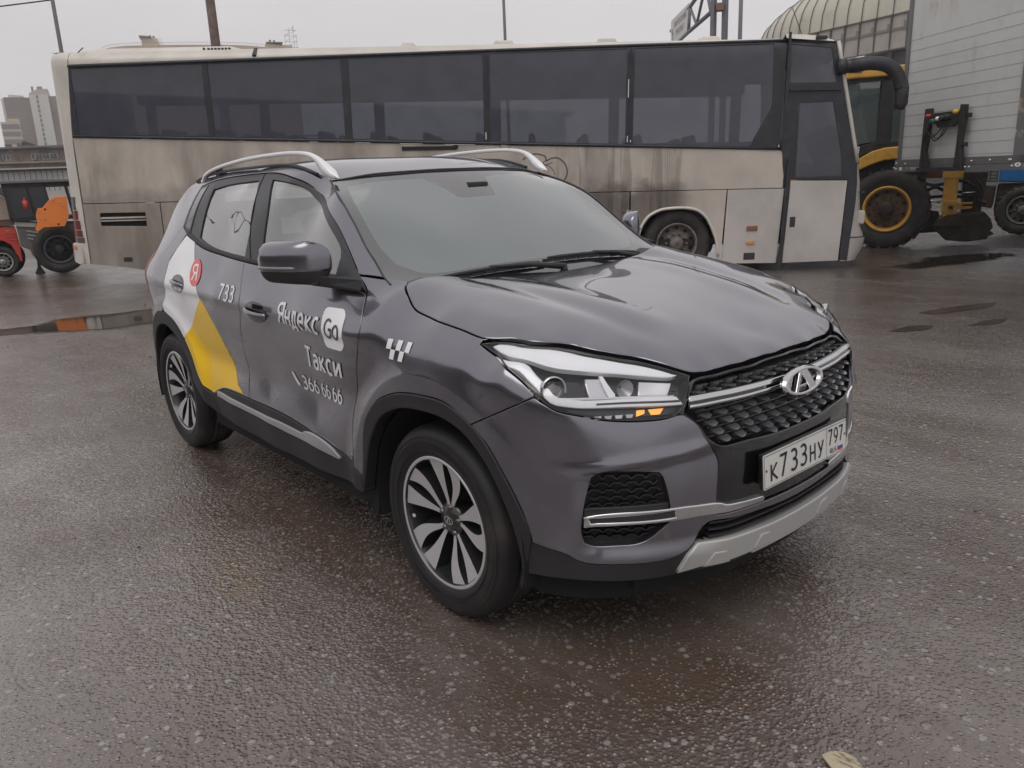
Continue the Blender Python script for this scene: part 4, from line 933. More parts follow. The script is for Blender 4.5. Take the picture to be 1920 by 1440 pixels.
# ---- number plate
np_=empty('number_plate');np_.parent=car
pc=Vector((2.158,0,.576));tilt=.074
tz=Vector((-math.sin(tilt),0,math.cos(tilt)));pn=Vector((math.cos(tilt),0,math.sin(tilt)))
pp=lambda a,b,d=0:pc+Vector((0,a,0))+tz*b+pn*d      # a: +y is towards the picture's right
rs=[]
for qx,qz,a0 in((1,1,0),(-1,1,90),(-1,-1,180),(1,-1,270)):
    for k in range(5):
        a=math.radians(a0+90*k/4);rs.append((qx*(.26-.008)+.008*math.cos(a),qz*(.056-.008)+.008*math.sin(a)))
MB().prism(rs,lambda a,b:pp(a,b,-.001),lambda a,b:pp(a,b,-.003)).build('plate_sheet',M['plate'],np_)
MB().prism([(a*1.012,b*1.045) for a,b in rs],lambda a,b:pp(a,b,-.004),lambda a,b:pp(a,b,-.016)).build('plate_frame',M['gloss'],np_)
MB().poly([pp(-.23,-.05,-.016),pp(.23,-.05,-.016),pp(.23,.05,-.016),pp(-.23,.05,-.016),pp(-.23,-.05,-.05),pp(.23,-.05,-.05),pp(.23,.05,-.05),pp(-.23,.05,-.05)],[(0,1,2,3),(4,5,6,7),(0,1,5,4),(1,2,6,5),(2,3,7,6),(3,0,4,7)]).build('plate_bracket',M['gloss'],np_)
def ptxt(t,a0,a1,b0,b1,m=M['ink'],par=np_,name='plate_letters',d=.0004):
    V,F=text_mesh(t,.13);lo=V[:,:2].min(0);hi=V[:,:2].max(0);Z=V[:,2];V=(V[:,:2]-lo)/(hi-lo)
    o=pymesh(name,[pp(a0+(a1-a0)*x,b0+(b1-b0)*y,d+z*.0001) for (x,y),z in zip(V,Z)],F,m,par);return o
for ch,a0,a1,h in(('К',-.222,-.180,.058),('7',-.167,-.124,.076),('3',-.104,-.062,.076),('3',-.046,-.004,.076),('Н',.014,.050,.058),('У',.064,.104,.058)):
    ptxt(ch,a0,a1,-.038,-.038+h)
for ch,a0 in(('7',.136),('9',.172),('7',.208)): ptxt(ch,a0,a0+.028,-.014,.042)
ptxt('RUS',.146,.190,-.044,-.026)
ln=MB();
for a0,a1,b0,b1 in((.1225,.1240,-.052,.052),(-.256,.256,.0505,.0520),(-.256,.256,-.0520,-.0505),(-.2565,-.2550,-.0520,.052),(.2550,.2565,-.0520,.052)):
    ln.poly([pp(a0,b0,.0004),pp(a1,b0,.0004),pp(a1,b1,.0004),pp(a0,b1,.0004)],[(0,1,2,3)])
ln.build('plate_lines',M['ink'],np_,recalc=False)
for i,m_ in enumerate((M['flagw'],M['flagb'],M['flagr'])):
    b1=-.022-.0075*i;MB().poly([pp(.198,b1-.0075,.0006),pp(.232,b1-.0075,.0006),pp(.232,b1,.0006),pp(.198,b1,.0006)],[(0,1,2,3)]).build('plate_flag',m_,np_,recalc=False)
for a in(-.245,.247):
    MB().poly([pp(a+.0045*math.cos(t),.004+.0045*math.sin(t),.001) for t in np.linspace(0,2*math.pi,12,endpoint=False)],[tuple(range(12))]).build('plate_screw',mat('rust',(.12,.05,.02),.8),np_,recalc=False)
# ---- wheels
def make_wheel():
    w_=empty('wheel');w_.parent=car
    # tyre
    n=140;prof=[(.232,-.085),(.236,-.098),(.262,-.107),(.300,-.110),(.322,-.104),(.335,-.092),(.342,-.078),(.344,-.05),(.3445,-.035),(.337,-.033),(.337,-.027),(.3445,-.025),(.345,-.005),(.337,-.003),(.337,.003),(.345,.005),(.3445,.025),(.337,.027),(.337,.033),(.3445,.035),(.344,.05),(.342,.078),(.335,.092),(.322,.104),(.300,.110),(.236,.098),(.232,.085)]
    V=[];F=[];m=len(prof)
    for i in range(n):
        t=2*math.pi*i/n;g=(i%2)
        for k,(r,y) in enumerate(prof):
            rr_=r
            if abs(y)>.045 and r>.33 and g: rr_=r-.0065
            if r<.33 and abs(y)>.1 and r>.24: rr_=r
            V.append((rr_*math.cos(t),y,rr_*math.sin(t)))
    for i in range(n):
        for k in range(m-1): F.append((i*m+k,((i+1)%n)*m+k,((i+1)%n)*m+k+1,i*m+k+1))
    ty=pymesh('tyre',V,F,M['tyre'],w_,True)
    b=MB()
    for r in(.262,.292,.308): b.lathe([(r-.0015,-.1085 if r<.3 else -.1105),(r,-.1115),(r+.0015,-.1085 if r<.3 else -.1105)],(0,0,0),'y',96)
    b.build('sidewall_ring',M['tyre'],ty,recalc=False)
    # sidewall lettering blocks (raised, same rubber)
    for a0,a1 in((50,95),(110,128),(235,262),(285,300)):
        b=MB();k=a0
        while k<a1:
            t=math.radians(k);t2=math.radians(k+2.2)
            for r0,r1 in((.271,.273),(.283,.285)):
                b.poly([(r0*math.cos(t),-.1105,r0*math.sin(t)),(r1*math.cos(t),-.1108,r1*math.sin(t)),(r1*math.cos(t2),-.1108,r1*math.sin(t2)),(r0*math.cos(t2),-.1105,r0*math.sin(t2))],[(0,1,2,3)])
            for q_ in(t,(t+t2)/2):
                d=math.radians(.35);b.poly([(.271*math.cos(q_),-.1105,.271*math.sin(q_)),(.285*math.cos(q_),-.1108,.285*math.sin(q_)),(.285*math.cos(q_+d),-.1108,.285*math.sin(q_+d)),(.271*math.cos(q_+d),-.1105,.271*math.sin(q_+d))],[(0,1,2,3)])
            k+=3.4
        b.build('sidewall_lettering',M['tyre'],ty,recalc=False)
    # rim
    b=MB();b.lathe([(.238,-.094),(.240,-.098),(.234,-.101),(.226,-.098)],(0,0,0),'y',80,0);b.lathe([(.226,-.098),(.219,-.080),(.214,-.04),(.205,.0),(.20,.07)],(0,0,0),'y',80,1)
    def spoke(a_in,a_out,w_in,w_out,swirl,step):
        N_=12;L=[];R=[]
        for i in range(N_+1):
            t=i/N_;r=.052+(.2245-.052)*t;a=a_in+(a_out-a_in)*t+swirl*math.sin(math.pi*t)
            w2=(w_in+(w_out-w_in)*t**1.6)/2
            L.append((r,a+w2/r));R.append((r,a-w2/r))
        if step:                       # machined notch near the rim
            L[-3]=(L[-3][0],L[-3][1]+.0*step);
        out=L+R[::-1];y0=lambda r:-.060-.030*((r-.05)/.175)**1.2
        n=len(out);V=[];
        for r,a in out: V.append((r*math.cos(a),y0(r),r*math.sin(a)))
        for r,a in out: V.append((r*math.cos(a),y0(r)+.005,r*math.sin(a)))
        cx=[(r,a) for r,a in out]
        for (r,a) in out:
            am=a_in+(a_out-a_in)*((r-.052)/.1725);V.append((r*math.cos(am+(a-am)*1.25),y0(r)+.055,r*math.sin(am+(a-am)*1.25)))
        h=N_+1
        Ff=[(i,i+1,n-2-i,n-1-i) for i in range(h-1)]
        b.poly(V,Ff,0);b.poly(V,[(i+n,i+2*n,(i+1)%n+2*n,(i+1)%n+n) for i in range(n)]+[(i,i+n,(i+1)%n+n,(i+1)%n) for i in range(n)],1)
    for k in range(5):
        a=math.radians(72*k+12)
        spoke(a-.165,a-.215,.016,.074,-.14,1)
        spoke(a+.165,a+.215,.016,.078,.03,1)
    rim=b.build('rim',[M['rimface'],M['rimdark']],w_,recalc=True)
    b=MB();b.lathe([(.001,-.068),(.030,-.070),(.036,-.066),(.058,-.060),(.064,-.045),(.064,.0)],(0,0,0),'y',40);b.build('hub_cap',M['rimdark'],w_)
    for k in range(5):
        t=math.radians(72*k+12);b=MB();b.lathe([(.001,-.052-.018),(.009,-.069),(.010,-.05)],(.048*math.cos(t),0,.048*math.sin(t)),'y',8);b.build('wheel_nut',M['brake'],w_)
    b=MB()
    for i in range(24):
        t=2*math.pi*i/24;t2=2*math.pi*(i+1)/24;b.poly([(.020*math.cos(t),-.0705,.011*math.sin(t)),(.025*math.cos(t),-.0705,.015*math.sin(t)),(.025*math.cos(t2),-.0705,.015*math.sin(t2)),(.020*math.cos(t2),-.0705,.011*math.sin(t2))],[(0,1,2,3)])
    for x0 in(-.010,.010): b.poly([(x0-.003,-.0706,-.012),(x0+.003,-.0706,-.012),(x0*.1+.003,-.0706,.012),(x0*.1-.003,-.0706,.012)],[(0,1,2,3)])
    b.build('hub_badge',M['chrome'],w_,recalc=False)
    b=MB();b.lathe([(.03,.02),(.150,.02),(.150,.035),(.03,.035)],(0,0,0),'y',48);b.build('brake_disc',M['brake'],w_)
    b=MB();b.box((-.15,-.01,-.03),(-.095,.06,.08));b.build('brake_caliper',M['rimdark'],w_,bevel=.008)
    b=MB();t=math.radians(190);b.tube([(.20*math.cos(t),-.085,.20*math.sin(t)),(.185*math.cos(t),-.092,.185*math.sin(t))],.006,8);b.build('tyre_valve',M['rimface'],w_)
    return w_
w0=make_wheel()
pos=[(1.305,-.775,0,0.0),(-1.305,-.775,0,.9),(1.305,.775,math.pi,.3),(-1.305,.775,math.pi,1.3)]
for i,(x,y,rz,rot_) in enumerate(pos):
    o=w0 if i==0 else copy_tree(w0,car)
    o.location=(x,y,.343);o.rotation_euler=(0,rot_,rz) if rz==0 else (0,-rot_,rz)
# ---- cabin
cab=M['dark']
b=MB();b.poly([(.98,-.70,1.07),(.98,.70,1.07),(.60,.70,1.02),(.60,-.70,1.02),(.55,-.70,.93),(.55,.70,.93),(.62,.7,.6),(.62,-.7,.6)],[(0,1,2,3),(3,2,5,4),(4,5,6,7)]);b.box((.60,.12,1.0),(.80,.58,1.075));b.build('dashboard',cab,car,bevel=.01)
st=MB();ctr=Vector((.42,.37,1.00));ax=Vector((.85,0,.50)).normalized();Rm=(-ax).to_track_quat('Z','Y').to_matrix().to_4x4();Rm.translation=ctr
V=[];F=[]
for i in range(40):
    t=2*math.pi*i/40
    for k in range(8):
        a=2*math.pi*k/8;r=.185+.014*math.cos(a);V.append((r*math.cos(t),r*math.sin(t),.014*math.sin(a)))
for i in range(40):
    for k in range(8):F.append((i*8+k,((i+1)%40)*8+k,((i+1)%40)*8+(k+1)%8,i*8+(k+1)%8))
st.poly(V,F);st.box((-.17,-.02,-.01),(.17,.02,.01));st.lathe([(.001,-.03),(.06,-.02),(.06,.02)],(0,0,0),'z',20)
st.build('steering_wheel',cab,car,xf=Rm,smooth=True)
def seatm(x,y,wd=.50):
    s_=empty('seat',(x,y,.45));s_.parent=car
    def cushion(name,pts,wdt,par):
        b=MB();n=len(pts);V=[]
        for yy,k in((-wdt/2,.80),(-wdt/2+.05,1.0),(0,.94),(wdt/2-.05,1.0),(wdt/2,.80)):
            cx=sum(p[0] for p in pts)/n;cz=sum(p[1] for p in pts)/n
            V+=[(cx+(a-cx)*k,yy,cz+(c-cz)*k) for a,c in pts]
        F=[(r*n+i,r*n+(i+1)%n,r*n+n+(i+1)%n,r*n+n+i) for r in range(4) for i in range(n)]+[tuple(range(n)),tuple(range(4*n,5*n))]
        b.poly(V,F);o=b.build(name,M['seat'],par,smooth=True,bevel=.015)
    cushion('seat_cushion',[(-.25,-.02),(.25,.0),(.27,.08),(.22,.12),(-.2,.09)],wd,s_)
    cushion('seat_back',[(-.17,.03),(-.30,.05),(-.42,.60),(-.38,.66),(-.31,.64),(-.22,.3)],wd*.92,s_)
    cushion('headrest',[(-.32,.70),(-.42,.72),(-.43,.88),(-.38,.91),(-.32,.89)],.27,s_)
    b=MB()
    for yy in(-.06,.06): b.tube([(-.36,yy,.60),(-.375,yy,.74)],.007,6)
    b.build('headrest_post',M['chrome'],s_)
seatm(.15,-.37);seatm(.15,.37);seatm(-.75,-.36,.55);seatm(-.75,.36,.55)
b=MB();b.box((-.9,-.79,.5),(.85,-.76,1.08));b.box((-.9,.76,.5),(.85,.79,1.08));b.box((-1.1,-.7,.45),(-1.05,.7,1.05));b.build('door_card',cab,car)
rq=[(a*.98,b*.93) for a,b in rp];plate('headliner',roof,rq,M['headliner'],car,off=-.035,depth=.002,gap=0,rim=0,h=.08)
b=MB();b.beam((.42,.0,1.46),(.40,0,1.40),.02);b.box((.36,-.12,1.36),(.39,.12,1.42));b.box((.44,-.06,1.42),(.52,.05,1.47));b.build('inner_mirror',cab,car,bevel=.008)
for s in(-1,1):
    b=MB();b.tube([(-.22,s*.74,1.06),(-.30,s*.66,1.35),(-.36,s*.59,1.53)],.03,8);b.build('pillar_trim',cab,car)
    b=MB();b.tube([(.80,s*.72,1.10),(.5,s*.665,1.33),(.26,s*.57,1.48)],.022,8);b.build('pillar_trim',M['headliner'],car)
    b=MB();b.box((-1.40,s*.60-.03,1.0),(-1.02,s*.60+.03,1.46));b.build('rear_pillar_trim',cab,car)
# far objects: origin, heading and outlines in each object's own vertical plane (metres)
BG={
 'backhoe':dict(o=(-3.176, 12.578, -0.08),rz=0.4147,
  wheelc=[(-0.071,0.7)],
  tyre=[(-0.125,1.433),(-0.02,0.007),(0.612,0.863)],
  rim=[(-0.1,1.096),(-0.04,0.284),(0.338,0.733)],
  hub=[(-0.081,0.839),(-0.059,0.545)],
  leg=[(0.805,1.328),(1.052,1.318),(1.05,1.206),(1.055,0.825),(1.068,0.623),(1.059,0.521),(0.857,0.524),(0.83,0.627),(0.824,0.831),(0.827,1.214)],
  legcap=[(0.78,1.329),(1.124,1.316),(1.129,1.263),(1.062,1.206),(0.802,1.215)],
  legfoot=[(0.8,0.832),(1.055,0.825),(1.068,0.623),(0.83,0.627)],
  pin=[(0.967,0.703)],
  fork=[(1.059,0.785),(1.322,0.792),(1.308,0.685),(1.07,0.663)],
  rearbeam=[(0.375,1.332),(0.806,1.315),(0.815,1.208),(0.485,1.193)],
  hose=[(0.524,1.178),(0.835,1.127),(1.308,1.177)],
  bucket=[(0.767,0.505),(1.603,0.573),(1.662,0.331),(1.585,0.156),(0.919,0.173),(0.758,0.312)],
  blade=[(0.631,0.644),(0.819,0.614),(0.862,0.256),(0.514,0.245)],
  cabroof=[(-0.806,3.119),(-0.392,3.094),(-0.388,3.046),(-0.876,3.089),(-0.211,3.162),(0.053,3.143),(0.057,3.09),(-0.146,3.061)],
  cabwin=[(-0.89,2.931),(-0.321,2.92),(-0.315,2.024),(-0.316,1.874),(-0.595,1.737),(-0.717,2.123)],
  cabpost=[(-0.322,2.932),(-0.128,2.82),(-0.079,1.862),(-0.304,1.874)],
  cabwin2=[(-0.089,2.912),(0.061,2.9),(0.048,1.879),(-0.115,1.876)],
  cablow=[(-0.613,1.636),(-0.316,1.874),(0.038,1.868),(0.042,1.805),(-0.236,1.757),(-0.585,1.589)],
  fenderT=[(-0.86,1.282),(-0.753,1.487),(-0.591,1.618),(-0.452,1.68),(-0.262,1.738),(-0.174,1.754),(0.078,1.761)],
  fend=[(-0.584,1.619),(-0.383,1.733),(-0.189,1.784),(0.038,1.798),(0.054,1.581),(-0.173,1.565),(-0.367,1.504),(-0.554,1.423)],
  sill=[(-0.674,1.835),(-0.252,1.969),(0.032,1.867),(0.038,1.798),(-0.254,1.778),(-0.499,1.721),(-0.61,1.62)],
  logo=[(-0.656,1.817),(-0.593,1.827),(-0.595,1.699),(-0.632,1.701)],
  cabtop=[(-1.057,3.19),(0.071,3.141)],
  dash=[(-1.092,2.274),(-0.693,1.689)],
 ),
 'trailer':dict(o=(-2.448, 11.07, 1.298),rz=-0.5818,
  outer=[(0.006,2.552),(0.0,0.0),(2.556,0.0),(2.498,1.172),(-0.056,0.001),(1.699,0.011),(2.69,0.024)],
  lpost=[(-0.027,1.162),(0.046,1.155),(0.056,0.0),(-0.056,0.001)],
  rail=[(0.014,0.163),(0.681,0.158),(1.459,0.168),(2.508,0.185),(2.534,0.027),(1.628,0.012),(0.703,0.003),(-0.036,-0.004)],
  rpost=[(2.494,0.915),(2.508,0.185),(2.523,0.018),(2.69,0.024)],
  lines=[(0.066,1.013),(1.413,1.021),(0.053,0.852),(2.491,0.865),(0.067,0.694),(2.481,0.709),(0.054,0.526),(2.483,0.55),(0.058,0.371),(2.485,0.395),(0.062,0.216),(2.487,0.238)],
  lines2=[(0.095,2.31),(1.198,2.273),(0.085,2.138),(2.359,2.007),(0.089,1.982),(2.388,1.833),(0.077,1.818),(2.417,1.659)],
  brL=[(0.733,0.905),(0.855,0.89),(0.862,0.683),(0.856,0.083),(0.925,0.051),(0.712,0.055),(0.714,0.492),(0.734,0.791)],
  brR=[(1.509,0.906),(1.594,0.898),(1.608,0.68),(1.574,0.355),(1.618,0.164),(1.64,0.021),(1.48,0.033),(1.502,0.358),(1.507,0.781)],
  cross=[(0.872,0.83),(1.5,0.828),(1.508,0.687),(1.33,0.624),(1.029,0.619),(0.906,0.71)],
  base=[(0.696,0.055),(1.477,0.053),(1.656,0.012),(1.336,0.001),(0.72,0.003)],
  sil=[(2.572,0.087),(2.677,0.098)],
  top=[(0.006,2.552),(0.049,2.438),(2.284,2.46)],
  logo=[(2.581,0.104),(2.675,0.111),(2.683,0.063),(2.594,0.065)],
  knobs=[(0.844,0.803),(1.431,0.81),(1.071,0.747),(0.944,0.717),(1.149,0.732),(1.264,0.762)],
 ),
 'tractor':dict(o=(-2.077, 15.843, -0.06),rz=0.2918,
  wheelc=[(0.027,0.403)],
  tyre=[(-0.029,0.933),(0.07,-0.003),(-0.414,0.485)],
  rim=[(-0.0,0.662),(0.055,0.143),(-0.111,0.405)],
  blue=[(-0.418,1.261),(0.001,1.26),(0.015,1.007),(-0.446,1.006)],
  grille=[(-0.686,1.257),(-0.429,1.232),(-0.407,1.02),(-0.671,1.104)],
  axle=[(-0.63,0.965),(-0.321,0.957),(-0.346,0.546),(-0.756,0.567)],
 ),
 'sweeper':dict(o=(-14.707, 0.201, 0.0),rz=1.434,
  wheelc=[(0.042,0.281)],
  tyre=[(0.095,0.575),(-0.006,0.005),(0.311,0.332)],
  rim=[(0.07,0.439),(0.012,0.111),(0.203,0.277)],
  hood=[(0.123,0.943),(0.365,0.937),(0.372,0.841),(0.389,0.648),(0.392,0.476),(0.384,0.271),(0.307,0.256),(0.302,0.44),(0.245,0.595),(0.131,0.679),(0.079,0.693)],
  glassy=[(0.221,1.491),(0.387,1.399),(0.39,1.052),(0.141,1.042)],
  roofg=[(0.255,1.681),(0.346,1.668),(0.417,1.62),(0.433,1.575),(0.391,1.36),(0.32,1.472),(0.231,1.548)],
  pink=[(0.228,1.53),(0.318,1.463),(0.378,1.397),(0.373,1.188),(0.169,1.2)],
  band=[(0.141,1.042),(0.386,1.058),(0.371,0.969),(0.127,0.964)],
  slots=[(0.164,0.814),(0.377,0.82),(0.163,0.756),(0.386,0.766),(0.225,0.687),(0.384,0.696),(0.28,0.635),(0.387,0.637)],
 ),
 'roller':dict(o=(-14.332, 1.177, 0.0),rz=1.3776,
  wheelc=[(0.019,0.478)],
  tyre=[(0.036,0.93),(0.016,-0.004),(-0.311,0.611),(0.294,0.258)],
  rim=[(0.035,0.747),(-0.008,0.202),(-0.167,0.514),(0.205,0.43)],
  hole=[(0.026,0.694),(-0.008,0.262),(-0.137,0.522),(0.161,0.433)],
  roof=[(-0.747,1.793),(-0.38,1.788),(-0.211,1.803),(0.298,1.784),(0.299,1.739),(-0.059,1.748),(-0.741,1.74)],
  plate=[(-0.263,1.169),(-0.214,1.266),(-0.141,1.267),(-0.031,1.384),(0.026,1.436),(0.096,1.46),(0.295,1.464),(0.266,1.138),(-0.217,1.274),(-0.145,1.259),(-0.018,1.4),(0.279,1.353),(0.275,1.097),(0.177,0.91),(-0.176,0.911),(-0.294,0.824),(-0.322,0.879),(-0.273,1.003),(-0.273,1.14)],
  cabL=[(-0.743,1.731),(-0.363,1.751),(-0.351,1.174),(-0.642,1.191),(-0.591,1.618)],
  posts=[(-0.363,1.751),(-0.323,1.75),(-0.297,1.207),(-0.345,1.21),(-0.067,1.749),(-0.043,1.748),(-0.025,1.375),(-0.057,1.377)],
  body=[(-0.643,1.026),(-0.286,0.982),(-0.318,0.847),(-0.264,0.779),(-0.314,0.321),(-0.451,0.343),(-0.483,0.486),(-0.628,0.561),(-0.63,0.763),(-0.637,0.932)],
  top=[(-0.643,1.026),(-0.285,0.988),(-0.318,0.905),(-0.635,0.942)],
  slat=[(-0.476,0.847),(-0.257,0.794),(-0.48,0.773),(-0.282,0.727),(-0.482,0.709),(-0.304,0.654)],
  fire=[(-0.456,1.442),(-0.357,1.464),(-0.338,1.246),(-0.465,1.253)],
  cabR=[(-0.004,1.737),(0.29,1.735),(0.287,1.469),(-0.033,1.375)],
 ),
 'railing':dict(o=(-26.143, 3.106, 1.986),rz=1.3901,
  top=[(-0.82,0.269),(-0.815,0.298),(0.878,0.364),(0.87,0.319)],
  bal=[(-0.68,0.265),(-0.671,0.023),(0.811,0.291),(0.807,0.02)],
  bot=[(-0.869,-0.006),(0.872,0.002)],
  coping=[(-0.81,0.327),(0.883,0.393)],
  pillar=[(0.082,0.284),(0.108,0.045)],
  wall=[(-0.766,0.573),(0.884,0.648),(0.879,0.618),(-0.769,0.559),(-0.813,0.313),(0.878,0.364)],
  wpost=[(0.061,0.624),(0.101,0.623),(0.098,0.372),(0.065,0.373)],
 ),
 'brick':dict(o=(-65.417, 10.7, 5.04),rz=1.3842,
  roof=[(-2.013,-0.005),(1.7,0.055),(1.678,-0.073),(-2.035,-0.129)],
  left=[(-2.171,-0.892)],
  win=[(0.56,-0.517),(1.332,-0.513),(1.307,-0.897),(0.537,-0.877)],
  win2=[(-0.131,-0.544),(0.096,-0.549),(0.08,-0.866),(-0.148,-0.86)],
  bot=[(-2.47,-2.577),(1.557,-2.739)],
  top=[(-1.706,0.279),(-1.264,0.272),(-1.304,0.044),(-1.746,0.052)],
  dorm=[(-0.511,0.53),(0.229,0.227),(-0.39,0.362),(-0.747,0.034)],
 ),
 'towers':dict(o=(-291.347, 53.776, 19.129),rz=1.3828,
  brown=[(-5.466,11.976),(1.277,12.569),(1.402,-2.27),(-6.305,-2.133)],
  white=[(1.337,12.92),(6.455,13.068),(6.785,-2.182),(1.402,-2.27)],
  slots=[(3.098,12.414),(3.745,12.421),(3.771,-1.858),(3.114,-1.847)],
  rightb=[(6.573,12.805),(8.051,12.822),(7.201,-2.19),(6.785,-2.182)],
  ltw=[(-6.169,11.969),(-5.466,11.976),(-5.391,3.956),(-6.336,3.961)],
  annex=[(-7.308,3.792),(-5.281,4.131),(-5.173,4.746),(-2.352,4.999),(-2.285,-0.148),(-2.786,-2.106),(-7.551,-2.023)],
  top=[(1.508,13.446),(1.598,13.971),(2.738,14.075),(2.814,14.513),(3.842,14.878),(6.768,14.924),(7.08,13.871),(6.946,13.074)],
  ch1=[(2.381,15.727),(3.185,15.741),(3.489,14.698),(2.562,13.985)],
  ch2=[(3.881,15.578),(5.435,15.692),(5.138,14.898),(4.003,14.881)],
  lean=[(-4.291,11.988),(-4.077,13.202),(-0.023,12.904),(-0.099,12.467)],
 ),
 'round':dict(o=(-145.123, 57.298, 26.302),rz=1.1892,
  roof=[(-19.096,-0.637),(-17.2,-0.152),(-14.781,0.061),(-7.851,0.041),(1.884,0.145),(5.89,0.129),(8.929,0.022),(11.992,-0.246),(14.456,-0.624)],
  rail=[(-18.658,-0.167),(-15.291,0.337),(9.188,0.48)],
  box1=[(-11.939,1.694),(-9.339,1.542),(-8.897,0.03),(-12.006,-0.003)],
  cap1=[(-12.269,1.971),(-10.239,1.813),(-10.261,1.661),(-12.227,1.633)],
  ch=[(-10.709,2.182),(-10.39,1.81),(-10.146,2.191),(-9.797,1.63)],
  box2=[(9.364,1.114),(12.115,0.851),(13.991,0.873),(14.036,-0.627),(9.534,-0.071)],
  ch2=[(9.958,1.813),(10.209,1.323),(10.666,1.724),(11.022,1.234)],
  ladder=[(-9.042,1.641),(-8.884,0.125)],
  mast=[(13.365,2.753),(15.035,2.78),(14.877,-0.62),(12.78,-0.638),(14.737,4.26)],
  bot=[(-19.471,-2.98),(14.215,-2.843)],
 ),
 'pole1':dict(o=(-27.833, 4.818, 6.75),rz=1.3469,
  p=[(0.166,0.986),(0.259,0.991),(0.236,-0.554),(0.078,-0.559)],
 ),
 'pole2':dict(o=(-20.83, 7.223, 5.877),rz=1.1964,
  p=[(0.113,0.851),(0.374,0.859),(0.396,-0.325),(0.131,-0.328)],
 ),
 'pole3':dict(o=(-19.362, 17.293, 6.43),rz=0.8597,
  p=[(0.046,1.037),(0.14,1.033),(0.175,-0.323),(0.062,-0.318)],
 ),
 'pole4':dict(o=(-15.475, 26.014, 6.514),rz=0.5874,
  p=[(-0.036,1.139),(0.121,1.124),(0.18,-0.034),(0.021,-0.021)],
 ),
 'cable':dict(o=(-27.955, 4.26, 7.612),rz=1.3648,
  p=[(-0.77,-0.157),(0.003,0.016),(0.737,0.125)],
 ),
 'gantry':dict(o=(-36.942, 54.942, 12.775),rz=0.6137,
  sign=[(-3.434,0.456),(-2.055,1.499),(-2.048,-0.578),(-2.439,-0.846),(-3.421,-0.77)],
  postL=[(-0.301,1.785),(0.162,1.744),(0.17,-0.605),(-0.297,-0.568)],
  postR=[(0.547,1.71),(1.007,1.67),(1.031,-0.945),(0.566,-0.909)],
  box=[(0.018,1.344),(0.865,1.27),(0.879,0.783),(0.03,0.855)],
  ch1=[(-1.947,1.244),(-1.072,1.707)],
  ch2=[(-2.439,-0.846),(-0.298,0.589)],
  d1=[(-1.947,1.244),(-2.024,-0.43)],
  d2=[(-1.737,1.177),(-1.301,0.156)],
  d3=[(-1.253,0.349),(-0.812,1.635)],
  d4=[(-0.606,1.617),(-0.336,1.106)],
  t1=[(-3.136,-0.092),(-2.224,0.578)],
  t2=[(-2.998,-0.552),(-2.372,-0.054)],
  arrow=[(-3.297,0.021),(-3.277,-0.731)],
 ),
 'arch':dict(o=(-23.464, 51.379, 7.716),rz=0.4636,
  sill1=[(-2.481,2.154),(3.14,2.899)],
  sill2=[(-0.958,0.553),(3.146,0.901)],
  ribtop=[(-6.897,2.653),(-6.146,2.914),(-5.405,3.171),(-4.617,3.419),(-3.727,3.651),(-2.961,3.893),(-2.144,4.016),(-1.549,4.056)],
  rb=[(-2.261,2.186),(-1.527,2.303),(-0.666,2.404),(0.233,2.552),(1.148,2.668),(2.125,2.801),(3.087,2.931)],
 ),
}
